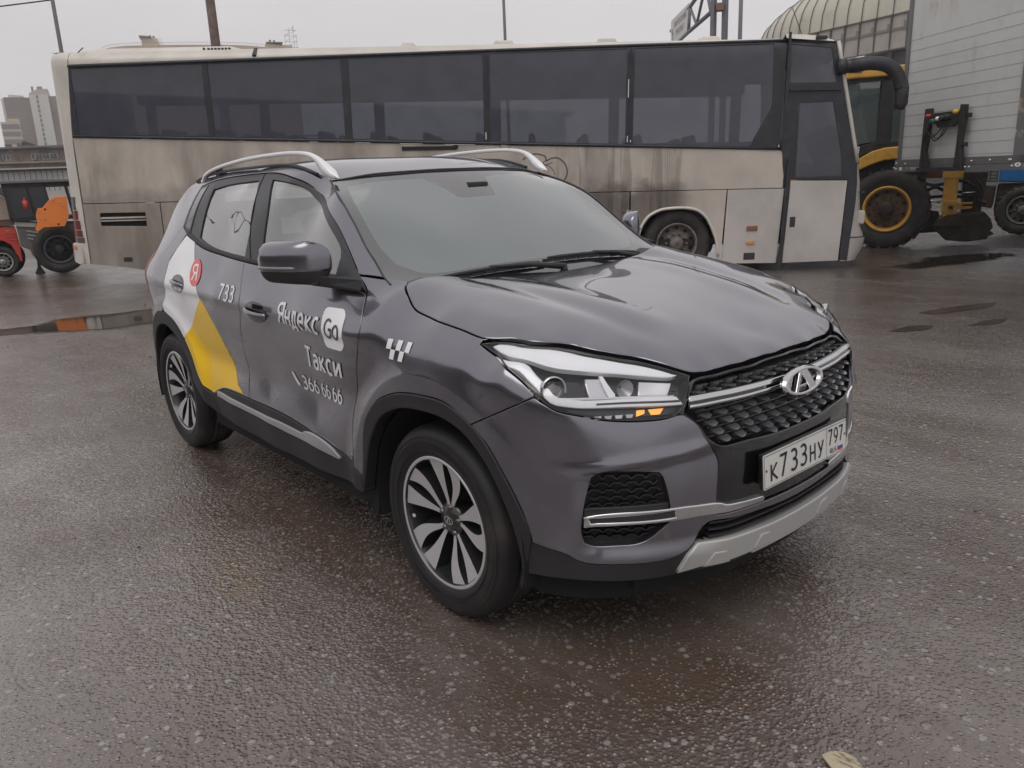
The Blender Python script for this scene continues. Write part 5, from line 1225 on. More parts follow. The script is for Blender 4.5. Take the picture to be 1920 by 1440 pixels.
# =====================================================================  GROUND
def gz(x,y): return -.08*float(sstep(1.5,10,y))
def ground_mat():
    m=bpy.data.materials.new('wet_asphalt');m.use_nodes=True;N=m.node_tree.nodes;L=m.node_tree.links;b=N['Principled BSDF']
    t=N.new('ShaderNodeTexCoord')
    def noise(s,d=5,r=.6,dist=0.):
        n=N.new('ShaderNodeTexNoise');n.inputs['Scale'].default_value=s;n.inputs['Detail'].default_value=d;n.inputs['Roughness'].default_value=r;n.inputs['Distortion'].default_value=dist;L.new(t.outputs['Object'],n.inputs['Vector']);return n.outputs[0]
    def mr(i,a,b_,c=0.,d=1.):
        r=N.new('ShaderNodeMapRange');r.inputs[1].default_value=a;r.inputs[2].default_value=b_;r.inputs[3].default_value=c;r.inputs[4].default_value=d;L.new(i,r.inputs[0]);return r.outputs[0]
    def ma(op,a,b_):
        n=N.new('ShaderNodeMath');n.operation=op
        for i,x in enumerate((a,b_)):
            if isinstance(x,(int,float)): n.inputs[i].default_value=x
            else: L.new(x,n.inputs[i])
        return n.outputs[0]
    def mix(f,a,b_):
        n=N.new('ShaderNodeMix');n.data_type='RGBA'
        for i,x in ((0,f),(6,a),(7,b_)):
            if isinstance(x,tuple): n.inputs[i].default_value=(*x,1)
            elif isinstance(x,float): n.inputs[i].default_value=x
            else: L.new(x,n.inputs[i])
        return n.outputs[2]
    def vor(s,rnd_=1.,feat='F1'):
        v=N.new('ShaderNodeTexVoronoi');v.inputs['Scale'].default_value=s;v.feature=feat;v.inputs['Randomness'].default_value=rnd_
        w_=N.new('ShaderNodeVectorMath');w_.operation='ADD';q=N.new('ShaderNodeVectorMath');q.operation='SCALE';q.inputs['Scale'].default_value=.006
        nn=N.new('ShaderNodeTexNoise');nn.inputs['Scale'].default_value=60;L.new(t.outputs['Object'],nn.inputs['Vector']);L.new(nn.outputs['Color'],q.inputs[0]);L.new(t.outputs['Object'],w_.inputs[0]);L.new(q.outputs[0],w_.inputs[1]);L.new(w_.outputs[0],v.inputs['Vector']);return v
    v1=vor(72);v2=vor(34)
    cellr=N.new('ShaderNodeSeparateColor');L.new(v1.outputs['Color'],cellr.inputs[0]);cell2=N.new('ShaderNodeSeparateColor');L.new(v2.outputs['Color'],cell2.inputs[0])
    stone=ma('MULTIPLY',mr(v1.outputs['Distance'],.34,.22),mr(cellr.outputs[0],.30,.42))
    stone2=ma('MULTIPLY',mr(v2.outputs['Distance'],.40,.28),mr(cell2.outputs[0],.80,.86))
    cr=N.new('ShaderNodeValToRGB');L.new(cellr.outputs[1],cr.inputs[0]);e=cr.color_ramp.elements
    e[0].position=0;e[0].color=(.10,.085,.075,1);e[1].position=1;e[1].color=(.42,.37,.32,1)
    for p_,c_ in((.35,(.16,.145,.135,1)),(.6,(.22,.20,.185,1)),(.8,(.27,.24,.22,1)),(.9,(.30,.19,.12,1))):
        x=e.new(p_);x.color=c_
    dark=mix(mr(noise(.35,6,.6),.35,.68),(.060,.040,.030),(.100,.071,.055))
    wear=mr(noise(1.7,7,.62,.4),.42,.66)
    base=mix(ma('MULTIPLY',wear,.55),dark,(.105,.085,.072))
    cd_=N.new('ShaderNodeVectorMath');cd_.operation='DISTANCE';L.new(t.outputs['Object'],cd_.inputs[0]);cd_.inputs[1].default_value=(2.4,-1.2,0)
    base=mix(stone,base,cr.outputs[0]);base=mix(stone2,base,(.23,.215,.205))
    # long grey silt drifts left by tyres
    mp_=N.new('ShaderNodeMapping');mp_.inputs['Rotation'].default_value=(0,0,math.radians(-42));mp_.inputs['Scale'].default_value=(.22,1.6,1);L.new(t.outputs['Object'],mp_.inputs[0]);n3=N.new('ShaderNodeTexNoise');n3.inputs['Scale'].default_value=1.1;n3.inputs['Detail'].default_value=8;n3.inputs['Roughness'].default_value=.62;L.new(mp_.outputs[0],n3.inputs['Vector'])
    silt=mr(n3.outputs[0],.46,.64);base=mix(ma('MULTIPLY',silt,.5),base,(.19,.165,.15))
    L.new(base,b.inputs['Base Color'])
    # water film: smooth where it pools, rough on the tops of the stones
    film=mr(noise(.9,6,.6,.3),.38,.62)
    rough=ma('ADD',ma('MULTIPLY',film,-.14),.30);L.new(rough,b.inputs['Roughness']);b.inputs['IOR'].default_value=1.42;b.inputs['Specular IOR Level'].default_value=.62;L.new(mr(noise(.33,5,.55,.3),.40,.60,.40,1.),b.inputs['Coat Weight']);b.inputs['Coat Roughness'].default_value=.09;b.inputs['Coat IOR'].default_value=1.9
    h=ma('ADD',ma('MULTIPLY',mr(v1.outputs['Distance'],.0,.6,1,0),.6),ma('ADD',ma('MULTIPLY',mr(v2.outputs['Distance'],0,.6,1,0),ma('MULTIPLY',cell2.outputs[1],.7)),ma('MULTIPLY',noise(30,4,.6),.8)))
    bp=N.new('ShaderNodeBump');bp.inputs['Distance'].default_value=.0050;L.new(h,bp.inputs['Height']);L.new(mr(film,0,1,1.0,.55),bp.inputs['Strength'])
    b2=N.new('ShaderNodeBump');b2.inputs['Distance'].default_value=.05;b2.inputs['Strength'].default_value=.35;L.new(noise(1.4,3,.5),b2.inputs['Height']);L.new(b2.outputs[0],bp.inputs['Normal']);L.new(bp.outputs[0],b.inputs['Normal']);L.new(bp.outputs[0],b.inputs['Coat Normal'])
    return m
def axis(lo,hi,c,fine,n):
    a=[c];s=fine
    while a[-1]<hi: a.append(a[-1]+s);s=s if a[-1]<c+18 else s*1.5
    b=[c];s=fine
    while b[-1]>lo: b.append(b[-1]-s);s=s if b[-1]>c-18 else s*1.5
    return np.array(b[::-1][:-1]+a)
gx=axis(-1500,1500,0,.6,0);gy=axis(-1500,1500,2,.6,0)
V=[(x,y,gz(x,y)) for y in gy for x in gx];nx=len(gx)
F=[(j*nx+i,j*nx+i+1,(j+1)*nx+i+1,(j+1)*nx+i) for j in range(len(gy)-1) for i in range(nx-1)]
props(pymesh('ground',V,F,ground_mat(),None,True),kind='structure')
water=mat('puddle_water',(.035,.028,.022),.03,0,0,spec=.7,bump=(9,.05,.01));wet=mat('wet_mud',(.045,.035,.028),.16,0,0,spec=.6,bump=(40,.35,.004))
def puddle(poly,z=.004,seed=0,m=water,jag=.035):
    if m is water:
        c=np.mean(poly,0);puddle([tuple(c+(np.array(q)-c)*1.12) for q in poly],z-.002,seed+50,wet,jag*2.2)
    r=random.Random(seed);P=rounded(poly,80,.04);P=P+np.array([[r.gauss(0,1),r.gauss(0,1)] for _ in P])*jag*.35
    V=[(x,y,gz(x,y)+z) for x,y in P];return props(MB().poly(V,[tuple(range(len(V)))]).build('puddle',m,recalc=False),kind='structure')
puddle([(-7.6,-1.6),(-7.31,-.63),(-7.55,-.27),(-7.50,.09),(-7.43,.35),(-7.4,.9),(-7.1,1.5),(-6.5,1.3),(-6.35,.55),(-6.3,.04),(-6.45,-.3),(-6.62,-.49),(-6.85,-.75),(-6.95,-1.1),(-7.0,-1.7)],.004,1)
puddle([(-1.9,9.9),(-1.78,10.5),(-1.80,11.3),(-1.35,12.2),(-1.0,12.1),(-1.12,11.3),(-1.30,10.5),(-1.5,9.9)],.006,2,jag=.08)
for i,q in enumerate(([(.07,6.05),(.12,6.4),(.27,6.9),(.42,7.2),(.46,6.8),(.33,6.35),(.22,6.05)],[(.26,4.9),(.33,5.3),(.45,5.45),(.50,5.2),(.38,4.95)],[(.69,5.6),(.72,6.0),(.84,6.2),(.86,5.9),(.74,5.65)])):
    puddle(q,.004,4+i,wet,.02)
pebble=mat('dark_pebble',(.02,.018,.016),.6)
# little dark pebbles lying about
st=MB();r_=random.Random(3)
for k in range(150):
    x,y=r_.uniform(-9,2.9),r_.uniform(-4,7)
    if -2.4<x<2.3 and abs(y)<1.05: continue
    s=r_.uniform(.006,.013);z=gz(x,y)
    V=[(x+s*math.cos(a)*r_.uniform(.7,1.2),y+s*math.sin(a)*r_.uniform(.7,1.2),z) for a in np.linspace(0,2*math.pi,6,endpoint=False)]+[(x+r_.uniform(-.3,.3)*s,y,z+s*.8)]
    st.poly(V,[(i,(i+1)%6,6) for i in range(6)])
props(st.build('grit',pebble,recalc=False),kind='stuff',label='small dark stones scattered over the wet asphalt')
scr=MB();sc_=[(2.565,-.605),(2.575,-.57),(2.600,-.548),(2.625,-.545),(2.70,-.60),(2.66,-.66)]
scr.prism(sc_,lambda a,b:(a,b,.004),lambda a,b:(a,b,.006+.004*math.sin(a*40)))
o=scr.build('scrap',mat('trodden_card',(.42,.36,.25),.7,dirt=((.10,.075,.05),28,.5,.62,(1,3,1))));props(o,'trodden strip of beige card on the asphalt at the bottom of the view','litter')
# =====================================================================  THE COACH
PI=math.pi
bus=empty('coach',(-10.25,.85,0.),'long dirty beige coach with dark windows and soot streaks behind the taxi','bus')
bus.rotation_euler=(0,.028,math.atan2(.73215387,.68113928))
def busmat(name,col,dirtc,mask):
    m=mat(name,col,.42,0,.25,.2);N=m.node_tree.nodes;L=m.node_tree.links;b=N['Principled BSDF'];t=N.new('ShaderNodeTexCoord')
    sep=N.new('ShaderNodeSeparateXYZ');L.new(t.outputs['Object'],sep.inputs[0])
    def mr(i,a,b_,c=0.,d=1.):
        r=N.new('ShaderNodeMapRange');r.interpolation_type='SMOOTHSTEP';r.inputs[1].default_value=a;r.inputs[2].default_value=b_;r.inputs[3].default_value=c;r.inputs[4].default_value=d;L.new(i,r.inputs[0]);return r.outputs[0]
    def ma(op,a,b_):
        n=N.new('ShaderNodeMath');n.operation=op;n.use_clamp=False
        for i,x in enumerate((a,b_)):
            if isinstance(x,(int,float)): n.inputs[i].default_value=x
            else: L.new(x,n.inputs[i])
        return n.outputs[0]
    def noise(s,sc,d=7,r=.62,dist=0.):
        p=N.new('ShaderNodeMapping');p.inputs['Scale'].default_value=sc;L.new(t.outputs['Object'],p.inputs[0]);n=N.new('ShaderNodeTexNoise');n.inputs['Scale'].default_value=s;n.inputs['Detail'].default_value=d;n.inputs['Roughness'].default_value=r;n.inputs['Distortion'].default_value=dist;L.new(p.outputs[0],n.inputs['Vector']);return n.outputs[0]
    def mix(f,a,c):
        n=N.new('ShaderNodeMix');n.data_type='RGBA';n.clamp_factor=True
        L.new(f,n.inputs[0])
        for i,x in((6,a),(7,c)):
            if isinstance(x,tuple): n.inputs[i].default_value=(*x,1)
            else: L.new(x,n.inputs[i])
        return n.outputs[2]
    S_,Hh=sep.outputs[0],sep.outputs[2]
    cur=mix(mr(noise(1.1,(1,1,1)),.3,.75),col,tuple(c*.74 for c in col))
    if mask:
        streak=noise(1.5,(1.4,1,.5),6,.5,.3);fine=noise(6,(2.0,1,.45),5,.5)
        # general road film, heavier towards the rear and low down
        f1=ma('MULTIPLY',mr(ma('ADD',streak,ma('MULTIPLY',fine,.16)),.40,.80),ma('MULTIPLY',mr(S_,10.2,7.8),mr(Hh,2.9,1.9)))
        cur=mix(ma('MULTIPLY',f1,.72),cur,(.19,.16,.13))
        # soot over the sill panels behind the front wheel
        n4=noise(1.6,(1,1,1.1),7,.65)
        f2=ma('MULTIPLY',mr(ma('ADD',n4,mr(Hh,1.0,1.9,.30,-.26)),.36,.66),ma('MULTIPLY',mr(S_,9.35,8.95),mr(S_,2.5,5.0,.45,1)))
        cur=mix(ma('MULTIPLY',f2,.80),cur,(.075,.055,.045))
        # black runs under the window ledge
        run=noise(1.5,(3.0,1,.30),3,.5,1.2);f3=ma('MULTIPLY',mr(run,.56,.64),ma('MULTIPLY',ma('MULTIPLY',mr(S_,6.9,7.4),mr(S_,9.3,8.9)),mr(Hh,1.18,1.55,1,.55)))
        cur=mix(ma('MULTIPLY',f3,.62),cur,(.05,.038,.030))
    L.new(cur,b.inputs['Base Color']);return m
BP=busmat('coach_paint_dirty',(.56,.50,.44),(.1,.08,.06),True);BPc=busmat('coach_paint',(.64,.60,.54),(.1,.08,.06),False)
BD=busmat('coach_door_paint',(.53,.495,.47),(.1,.08,.06),False)
BB=mat('coach_black_rubber',(.022,.023,.030),.5,dirt=((.06,.055,.055),6,.5,.8))
BG_=mat('coach_dark',(.012,.012,.013),.8)
BGL=glass('coach_glass',(.75,.78,.9),.27,.72,(.088,.091,.115),1.5,.03,.75,.0)
class BS:   # side skin of the coach: (along, height) with rounded rear corner and roof edge
    @staticmethod
    def P(q,off=0.):
        q=np.asarray(q,float).reshape(-1,2);s=q[:,0];h=q[:,1];R=.27;a=np.clip((-.08-s)/R,0,PI/2);ex=np.maximum((-.08-s)-R*PI/2,0)
        x=np.where(s<-.08,-.08-R*np.sin(a),s);t=np.where(s<-.08,R*(1-np.cos(a))+ex,0.)
        Rr=.17;b=np.clip((h-3.36)/Rr,0,PI/2);z=np.where(h>3.36,3.36+Rr*np.sin(b),h);t=t+Rr*(1-np.cos(b))
        x=x-.06*np.clip((1.6-z)/1.2,0,1)*(s<-.08)*np.sin(a)+0.0
        p=np.column_stack([x,t,z])
        if np.any(off): p=p+BS.N(q)*np.reshape(off,(-1,1))
        return p
    @staticmethod
    def N(q,e=3e-3):
        q=np.asarray(q,float).reshape(-1,2);a=BS.P(q+[e,0])-BS.P(q-[e,0]);b=BS.P(q+[0,e])-BS.P(q-[0,e]);n=np.cross(a,b);return n/(np.linalg.norm(n,axis=1,keepdims=True)+1e-12)
def bl(l): return [(s,z+.028*s) for s,z in l]
def bplate(name,poly,m,par=bus,**k):
    k.setdefault('h',.25);k.setdefault('gap',.004);k.setdefault('rim',.003);k.setdefault('depth',.03);k.setdefault('ang',20);k.setdefault('dense',.12)
    return plate(name,BS,poly,m,par,**k)
bandT=lambda s:3.335+.012*s*0+.028*s-.0108*s;bandB=lambda s:2.315-.059*s+.028*s;seam=lambda s:1.345-.0185*s+.028*s
def bot(s): return (.42 if s<=-.05 else (.42-.16*s if s<.9 else .275-.0245*(s-.9)))+.028*s
gt=lambda s:3.28-.0115*s+.028*s;gb=lambda s:2.375-.0605*s+.028*s
rng=lambda f,a,b,n=8:[(s,f(s)) for s in np.linspace(a,b,n)]
rear_s=-.75
bplate('side_panel',rng(seam,-.07,10.56)+rng(bandB,10.56,-.07),BP,dense=.12)
bplate('corner_panel',[(rear_s,.45),(-.085,.42),(-.085,1.34),(-.075,2.32),(.02,3.335),(.02,3.62),(rear_s,3.62)],BPc,h=.12,dense=.08)
bplate('cant_rail',rng(bandT,.025,10.46)+[(10.46,3.36+.267),(.025,3.36+.267)],BPc,h=.15,dense=.10)
arch=bl([(8.45,.20),(8.45,.49),(8.50,.66),(8.60,.80),(8.73,.87),(8.83,.895),(9.02,.905),(9.2,.89),(9.32,.85),(9.43,.76),(9.50,.65),(9.56,.52),(9.60,.41),(9.635,.19),(9.635,.10)])
bplate('engine_hatch',rng(bot,-.08,1.135,5)+rng(seam,1.135,-.08,4),BP,dense=.08,gap=.008,holes=[bl([(.18,1.19),(.88,1.175),(.88,.98),(.17,1.01)])])
b=MB()
for z in(1.135,1.095): b.poly([(.17,.02,z+.005),(.88,.02,z-.006+.02),(.88,-.004,z-.03+.02),(.17,-.004,z-.022+.0)],[(0,1,2,3)])
b.build('vent_slat',BP,bus);MB().box((.12,.06,.93),(.95,.3,1.26)).build('vent_box',BG_,bus)
bplate('flap',rng(bot,1.135,3.4,5)+rng(seam,3.4,1.135,4),BP,gap=.008);bplate('flap',rng(bot,3.4,5.7,5)+rng(seam,5.7,3.4,4),BP,gap=.008);bplate('flap',rng(bot,5.7,8.30,6)+rng(seam,8.30,5.7,5),BP,gap=.008)
bplate('wheel_arch_panel',[(8.305,bot(8.305)),(8.44,bot(8.44))]+arch[1:-1]+[(9.64,bot(9.64)),(9.70,bot(9.70))]+rng(seam,9.74,8.305,4),BP,gap=.006,dense=.08,ang=30)
ring('arch_lip',[Vector(v) for v in BS.P(spl([(a-9.04)*1.035+9.04 and ((a-9.04)*1.03+9.04,(c-.5)*1.03+.5) for a,c in arch[1:-1]],4),.004)],.022,BPc,bus,8)
bplate('front_flap',[(9.715,bot(9.715)),(10.54,bot(10.54)),(10.585,seam(10.585)),(9.745,seam(9.745))],BD,gap=.007)
MB().lathe([(.55,.04),(.55,.60)],(9.04,0,.47+.25),'y',32,a0=-.4,a1=PI+.4).build('wheel_arch_liner',BG_,bus,recalc=False)
def lampbox(name,s0,z0,s1,z1,m,o=.02): bplate(name,bl([(s0,z0),(s1,z0),(s1,z1),(s0,z1)]),m,off=o,depth=o+.01,gap=0,rim=.006,h=.2)
lampbox('side_marker',10.06,.545,10.22,.615,mat('dull_amber',(.22,.075,.03),.25,0,.6));lampbox('side_marker',10.065,.345,10.19,.395,mat('amber_lens',(.62,.27,.04),.25,0,.6))
lampbox('flap_handle',10.04,.11,10.21,.215,BB,.006);lampbox('door_handle',10.69,.57,10.78,.73,BB,.008);lampbox('flap_handle',.45,.44,.59,.51,BB,.006)
# window band
band=rng(bandT,.02,10.47)+rng(bandB,10.47,-.06)
panes=[(.04,2.01),(2.10,4.06),(4.17,6.13),(6.23,8.21),(8.32,10.29)]
hol=[[(a,gb(a)),(b_,gb(b_)),(b_,gt(b_)),(a,gt(a))] for a,b_ in panes[:4]]
hol.append([(8.32,gb(8.32)),(10.03,gb(10.03)),(10.32,2.31+.289),(10.29,gt(10.29)),(8.32,gt(8.32))])
bplate('window_band',band,BB,holes=hol,off=.003,gap=0,rim=.002)
for h_ in hol: bplate('window_pane',h_,BGL,off=-.006,depth=.003,gap=-.004,rim=0)
b=MB();b.tube([Vector(v) for v in BS.P(rng(lambda s:bandT(s)-.02,.02,10.47,12),.008)],.022,6);b.build('drip_rail',BB,bus)
b=MB();b.tube([Vector(v) for v in BS.P(rng(lambda s:bandB(s)+.02,-.06,10.5,12),.008)],.020,6);b.build('window_ledge',BB,bus)
for s in(8.265,6.18): b=MB();b.box((s-.012,-.016,gb(s)+.0),(s+.012,-.005,gt(s))).build('pillar_strip',BB,bus)
b=MB()
for s,z0,z1 in((8.238,2.75,3.0),(8.238,2.13,2.22),(8.285,2.13,2.16),(6.16,2.2,2.3),(10.45,2.0,2.06)): b.box((s-.006,-.018,z0),(s+.006,-.0165,z1))
b.build('chipped_sealant',mat('sealant_white',(.7,.7,.7),.6),bus)
# upper front quarter, door, posts
def bp3(name,poly,m,t0=0.,t1=.04,par=bus,hole=None): return MB().prism(bl(poly),lambda a,c:(a,t0,c),lambda a,c:(a,t1,c)).build(name,m,par)
bplate('front_frame',bl([(10.48,3.21),(11.215,3.13),(11.62,1.40),(11.60,.06),(11.48,.05),(11.50,1.24),(10.66,1.265),(10.62,.05),(10.56,.04),(10.595,1.01),(10.50,1.75)]),BB,holes=[bl([(10.53,3.14),(11.10,3.06),(11.205,2.60),(10.55,2.62)]),bl([(10.71,2.34),(11.185,2.34),(11.37,1.58),(11.40,1.30),(10.73,1.30)])],off=.004,gap=0,dense=.3)
bplate('quarter_pane',bl([(10.53,3.14),(11.10,3.06),(11.205,2.60),(10.55,2.62)]),BGL,off=-.004,depth=.003,gap=-.004,rim=0)
dr=bplate('entrance_door',bl([(10.665,1.255),(11.495,1.225),(11.465,.045),(10.625,.04)]),BD,off=.006,gap=.004)
bplate('door_pane',bl([(10.71,2.34),(11.185,2.34),(11.37,1.58),(11.40,1.30),(10.73,1.30)]),BGL,dr,off=-.004,depth=.003,gap=-.004,rim=0)
b=MB();b.beam((10.605,-.02,1.86+.0),(10.575,-.02,.30),.055,.03);b.beam((10.50,-.015,3.585),(10.50,-.015,1.98),.045,.03);b.beam((10.55,-.02,2.82),(11.28,-.02,2.82),.03,.03);b.build('door_post',BB,bus)
MB().poly([(10.46,-.006,3.50),(10.47,-.006,3.62),(11.22,-.006,3.455),(11.18,-.006,3.52),(10.95,-.006,3.60),(10.46,.16,3.53),(10.47,.17,3.535),(11.22,.2,3.46),(11.1,.25,3.53),(10.95,.2,3.53)],[]).bm.free()
# hull: roof, far side, rear, nose
b=MB();V=[];F=[]
prof=[(.17,3.53),(.6,3.565),(1.25,3.575),(1.9,3.565),(2.33,3.53),(2.45,3.47),(2.5,3.36)]
for s in (-.33,-.1,2.8,10.46):
    for t,z in prof: V.append((s,t,z))
for i in range(3):
    for k in range(len(prof)-1): F.append((i*7+k,i*7+k+1,i*7+8+k,i*7+7+k))
b.poly(V,F).build('roof',BPc,bus,smooth=True)
# front dome
b=MB();V=[];F=[];fr_s=[(10.46,0.),(10.75,-.012),(10.95,-.035),(11.12,-.085),(11.24,-.16)]
for s,dz in fr_s:
    V.append((s,0.,3.51+dz*.0-(s-10.46)*.075));V.append((s,.06,3.575+dz-(.0)))
    for t,z in prof[:5]: V.append((s,max(t,.12),z+dz+.01))
m_=7
for i in range(4):
    for k in range(m_-1): F.append((i*m_+k,i*m_+k+1,(i+1)*m_+k+1,(i+1)*m_+k))
b.poly(V,F).build('roof_dome',BPc,bus,smooth=True)
b=MB();b.box((10.86,-.035,3.48),(11.02,.0,3.535));b.build('marker_lamp',BB,bus,bevel=.012)
# nose: corner and windscreen
def nose(h):          # forward reach of the nose at height h (coach coordinates)
    return np.interp(h,[.33,.55,.72,.9,1.13,1.54,1.84,2.4,3.0,3.46],[11.80,11.92,11.94,11.86,11.84,11.79,11.70,11.52,11.36,11.22])
def door_s(h): return np.interp(h,[.33,1.55,1.8,3.46],[11.50,11.54,11.60,11.17])
def nose_sheet(name,h0,h1,m,n=8,off=0.,t0=0.):
    V=[];F=[];K=12
    for j in range(n+1):
        h=h0+(h1-h0)*j/n;a,bb=door_s(h),nose(h)+off
        for k in range(K+1):
            th=PI/2*k/K;V.append((a+(bb-a)*math.sin(th),.42*(1-math.cos(th))+t0,h))
        for t,ex in((.8,.06),(1.25,.08),(1.7,.06),(2.08,0)): V.append((bb+ex,t,h))
        V.append((a,2.5,h))
    w_=K+6
    for j in range(n):
        for k in range(w_-1): F.append((j*w_+k,j*w_+k+1,(j+1)*w_+k+1,(j+1)*w_+k))
    return MB().poly(V,F).build(name,m,bus,smooth=True)
nose_sheet('nose_panel',.72,1.80,BD);wsn=nose_sheet('windscreen',1.80,3.46,BGL);nose_sheet('windscreen_sill',1.78,1.86,BB,1,.01)
bmp=nose_sheet('bumper',.36,.70,BD,4,.03);b=MB();b.box((11.72,.02,1.36),(11.78,.10,1.38)).build('trim_line',BB,bus)
ring('windscreen_post',[(door_s(h)+.015,-.006,h) for h in np.linspace(1.8,3.46,8)],.028,BPc,bus,8)
MB().box((11.66,.12,.90),(11.855,.34,1.10)).build('lamp_recess',BD,bus,bevel=.02);MB().box((11.74,.14,.95),(11.865,.33,1.04)).build('nose_lamp',mat('lamp_clear',(.7,.7,.68),.15,.2,.6),bus,bevel=.03)
b=MB();b.box((11.55,.0,.10+.33-.06),(11.60,.5,.72)).build('bumper_gap',BG_,bus)
b=MB();b.box((-.34,.25,.45),(-.32,2.5,3.5));b.box((-.15,2.47,.45),(11.4,2.5,2.2));b.box((-.15,2.47,3.2),(11.2,2.5,3.5))
for s in(.0,2.05,4.11,6.18,8.26,10.38): b.box((s-.09,2.46,2.2),(s+.09,2.5,3.2))
b.build('far_wall',BPc,bus)
MB().box((-.1,.12,.62),(11.3,2.44,.70)).build('floor',BG_,bus);MB().box((0,.2,3.28),(11.0,2.4,3.40)).build('ceiling',mat('coach_ceiling',(.10,.10,.10),.8),bus)
b=MB();b.box((0,.12,2.95),(10.4,.52,3.2));b.box((0,2.0,2.95),(10.4,2.4,3.2));b.build('luggage_rack',BG_,bus)
seatmat=mat('coach_seat',(.035,.035,.045),.8)
s0=None
for i in range(12):
    for t in(.16,1.45):
        o=s0.copy() if s0 else None
        if o is None:
            b=MB();b.poly([(-.03,.0,1.4),(.40,.0,1.4),(.40,.0,1.55),(.1,.0,1.58),(-.02,.0,2.15),(-.08,.06,2.45),(-.16,.06,2.45),(-.18,.0,2.1),(-.12,.0,1.5)]+[(x,.86 if q<5 or q>6 else .80,z) for q,(x,z) in enumerate([(-.03,1.4),(.40,1.4),(.40,1.55),(.1,1.58),(-.02,2.15),(-.08,2.45),(-.16,2.45),(-.18,2.1),(-.12,1.5)])],[tuple(range(9)),tuple(range(17,8,-1))]+[(k,k+9,(k+1)%9+9,(k+1)%9) for k in range(9)])
            o=s0=b.build('seat',seatmat,bus,bevel=.03)
        else: COL.objects.link(o)
        o.parent=bus;o.location=(.55+.80*i,t,-.02*i)
# rooftop air unit, hatches
b=MB();b.prism([(.10,3.50),(.12,3.58),(.3,3.605),(2.35,3.61),(2.48,3.58),(2.82,3.48),(2.82,3.40),(.10,3.40)],lambda a,c:(a,.14+max(0,c-3.5)*.9,c-.02),lambda a,c:(a,2.3,c-.02))
ac=b.build('air_unit',BPc,bus,bevel=.03)
b=MB()
for k in range(7):
    s=2.06+.052*k;b.box((s,.155,3.475),(s+.022,.20,3.555))
for s in(2.06,2.24,2.60): b.box((s-.025,.11,3.43),(s+.025,.16,3.447))
b.box((1.995,.15,3.475),(2.01,.2,3.56))
b.build('air_grille',BG_,ac);b=MB();b.beam((2.80,.0,3.41),(2.80,.12,3.52),.05,.04);b.beam((.20,-.005,3.50),(.24,.08,3.58),.012,.012);b.build('rain_stop',BB,bus)
for s,r in((4.98,.10),(6.42,.16),(7.95,.16),(9.47,.16)):
    b=MB();b.poly([(s-r,.42,3.55),(s+r,.42,3.55),(s+r,.8,3.57),(s-r,.8,3.57),(s-r*.8,.44,3.625),(s+r*.8,.44,3.625),(s+r*.8,.78,3.635),(s-r*.8,.78,3.635)],[(0,1,2,3),(4,5,6,7),(0,1,5,4),(1,2,6,5),(2,3,7,6),(3,0,4,7)]);b.build('roof_hatch',BPc,bus,bevel=.02)
ring('aerial',[(10.78,.3,3.55),(10.60,.3,3.95)],.006,BB,bus,5)
# rear lamps and bumper on the corner
b=MB();zs=[(1.45,1.25),(1.245,1.10),(1.095,.95),(.945,.84),(.835,.75)]
for i,(a,c) in enumerate(zs):
    q=[(-.46,c),(-.20+.02*i,c),(-.20+.02*i,a),(-.46,a)];bplate('rear_lamp',q,mat('rear_lamp_%s'%('red' if i in(1,2,3) else 'smoked'),(.16,.035,.03) if i in(1,2,3) else (.10,.09,.09),.35,0,.4),off=.006,depth=.01,gap=.003,rim=.002,h=.2)
bplate('rear_bumper',[(-.62,.74),(-.18,.735),(-.15,.43),(-.22,.42),(-.62,.52)],BPc,off=.045,depth=.06,gap=0,rim=.01,h=.1);bplate('rear_marker',[(-.36,.645),(-.23,.645),(-.23,.70),(-.36,.70)],mat('marker_orange',(.60,.18,.05),.3,0,.5),off=.05,depth=.01,gap=0,h=.2)
# mirror arm at the front
ma_=MB();ma_.tube([(11.20,.0,3.11),(11.32,-.03,3.12)],[.11,.105],16);pts=[(11.3,-.02,3.12),(11.45,-.05,3.13),(11.63,-.08,3.15),(11.82,-.1,3.125),(11.95,-.12,3.05),(12.03,-.13,2.93),(12.07,-.13,2.80)]
ma_.tube(spl(pts,5),[.095]*(6*5+1-0) ,14);
for k in range(8): ma_.lathe([(.104,0),(.107,.006),(.104,.012)],(11.36+.022*k,-.05,3.125),'x',16)
mo_=ma_.build('mirror_arm',BB,bus,recalc=True);b=MB();b.tube([(12.07,-.13,2.90),(12.085,-.13,2.80),(12.09,-.13,2.60),(12.075,-.13,2.52)],[.085,.098,.095,.06],14);b.build('mirror_head',BB,mo_)
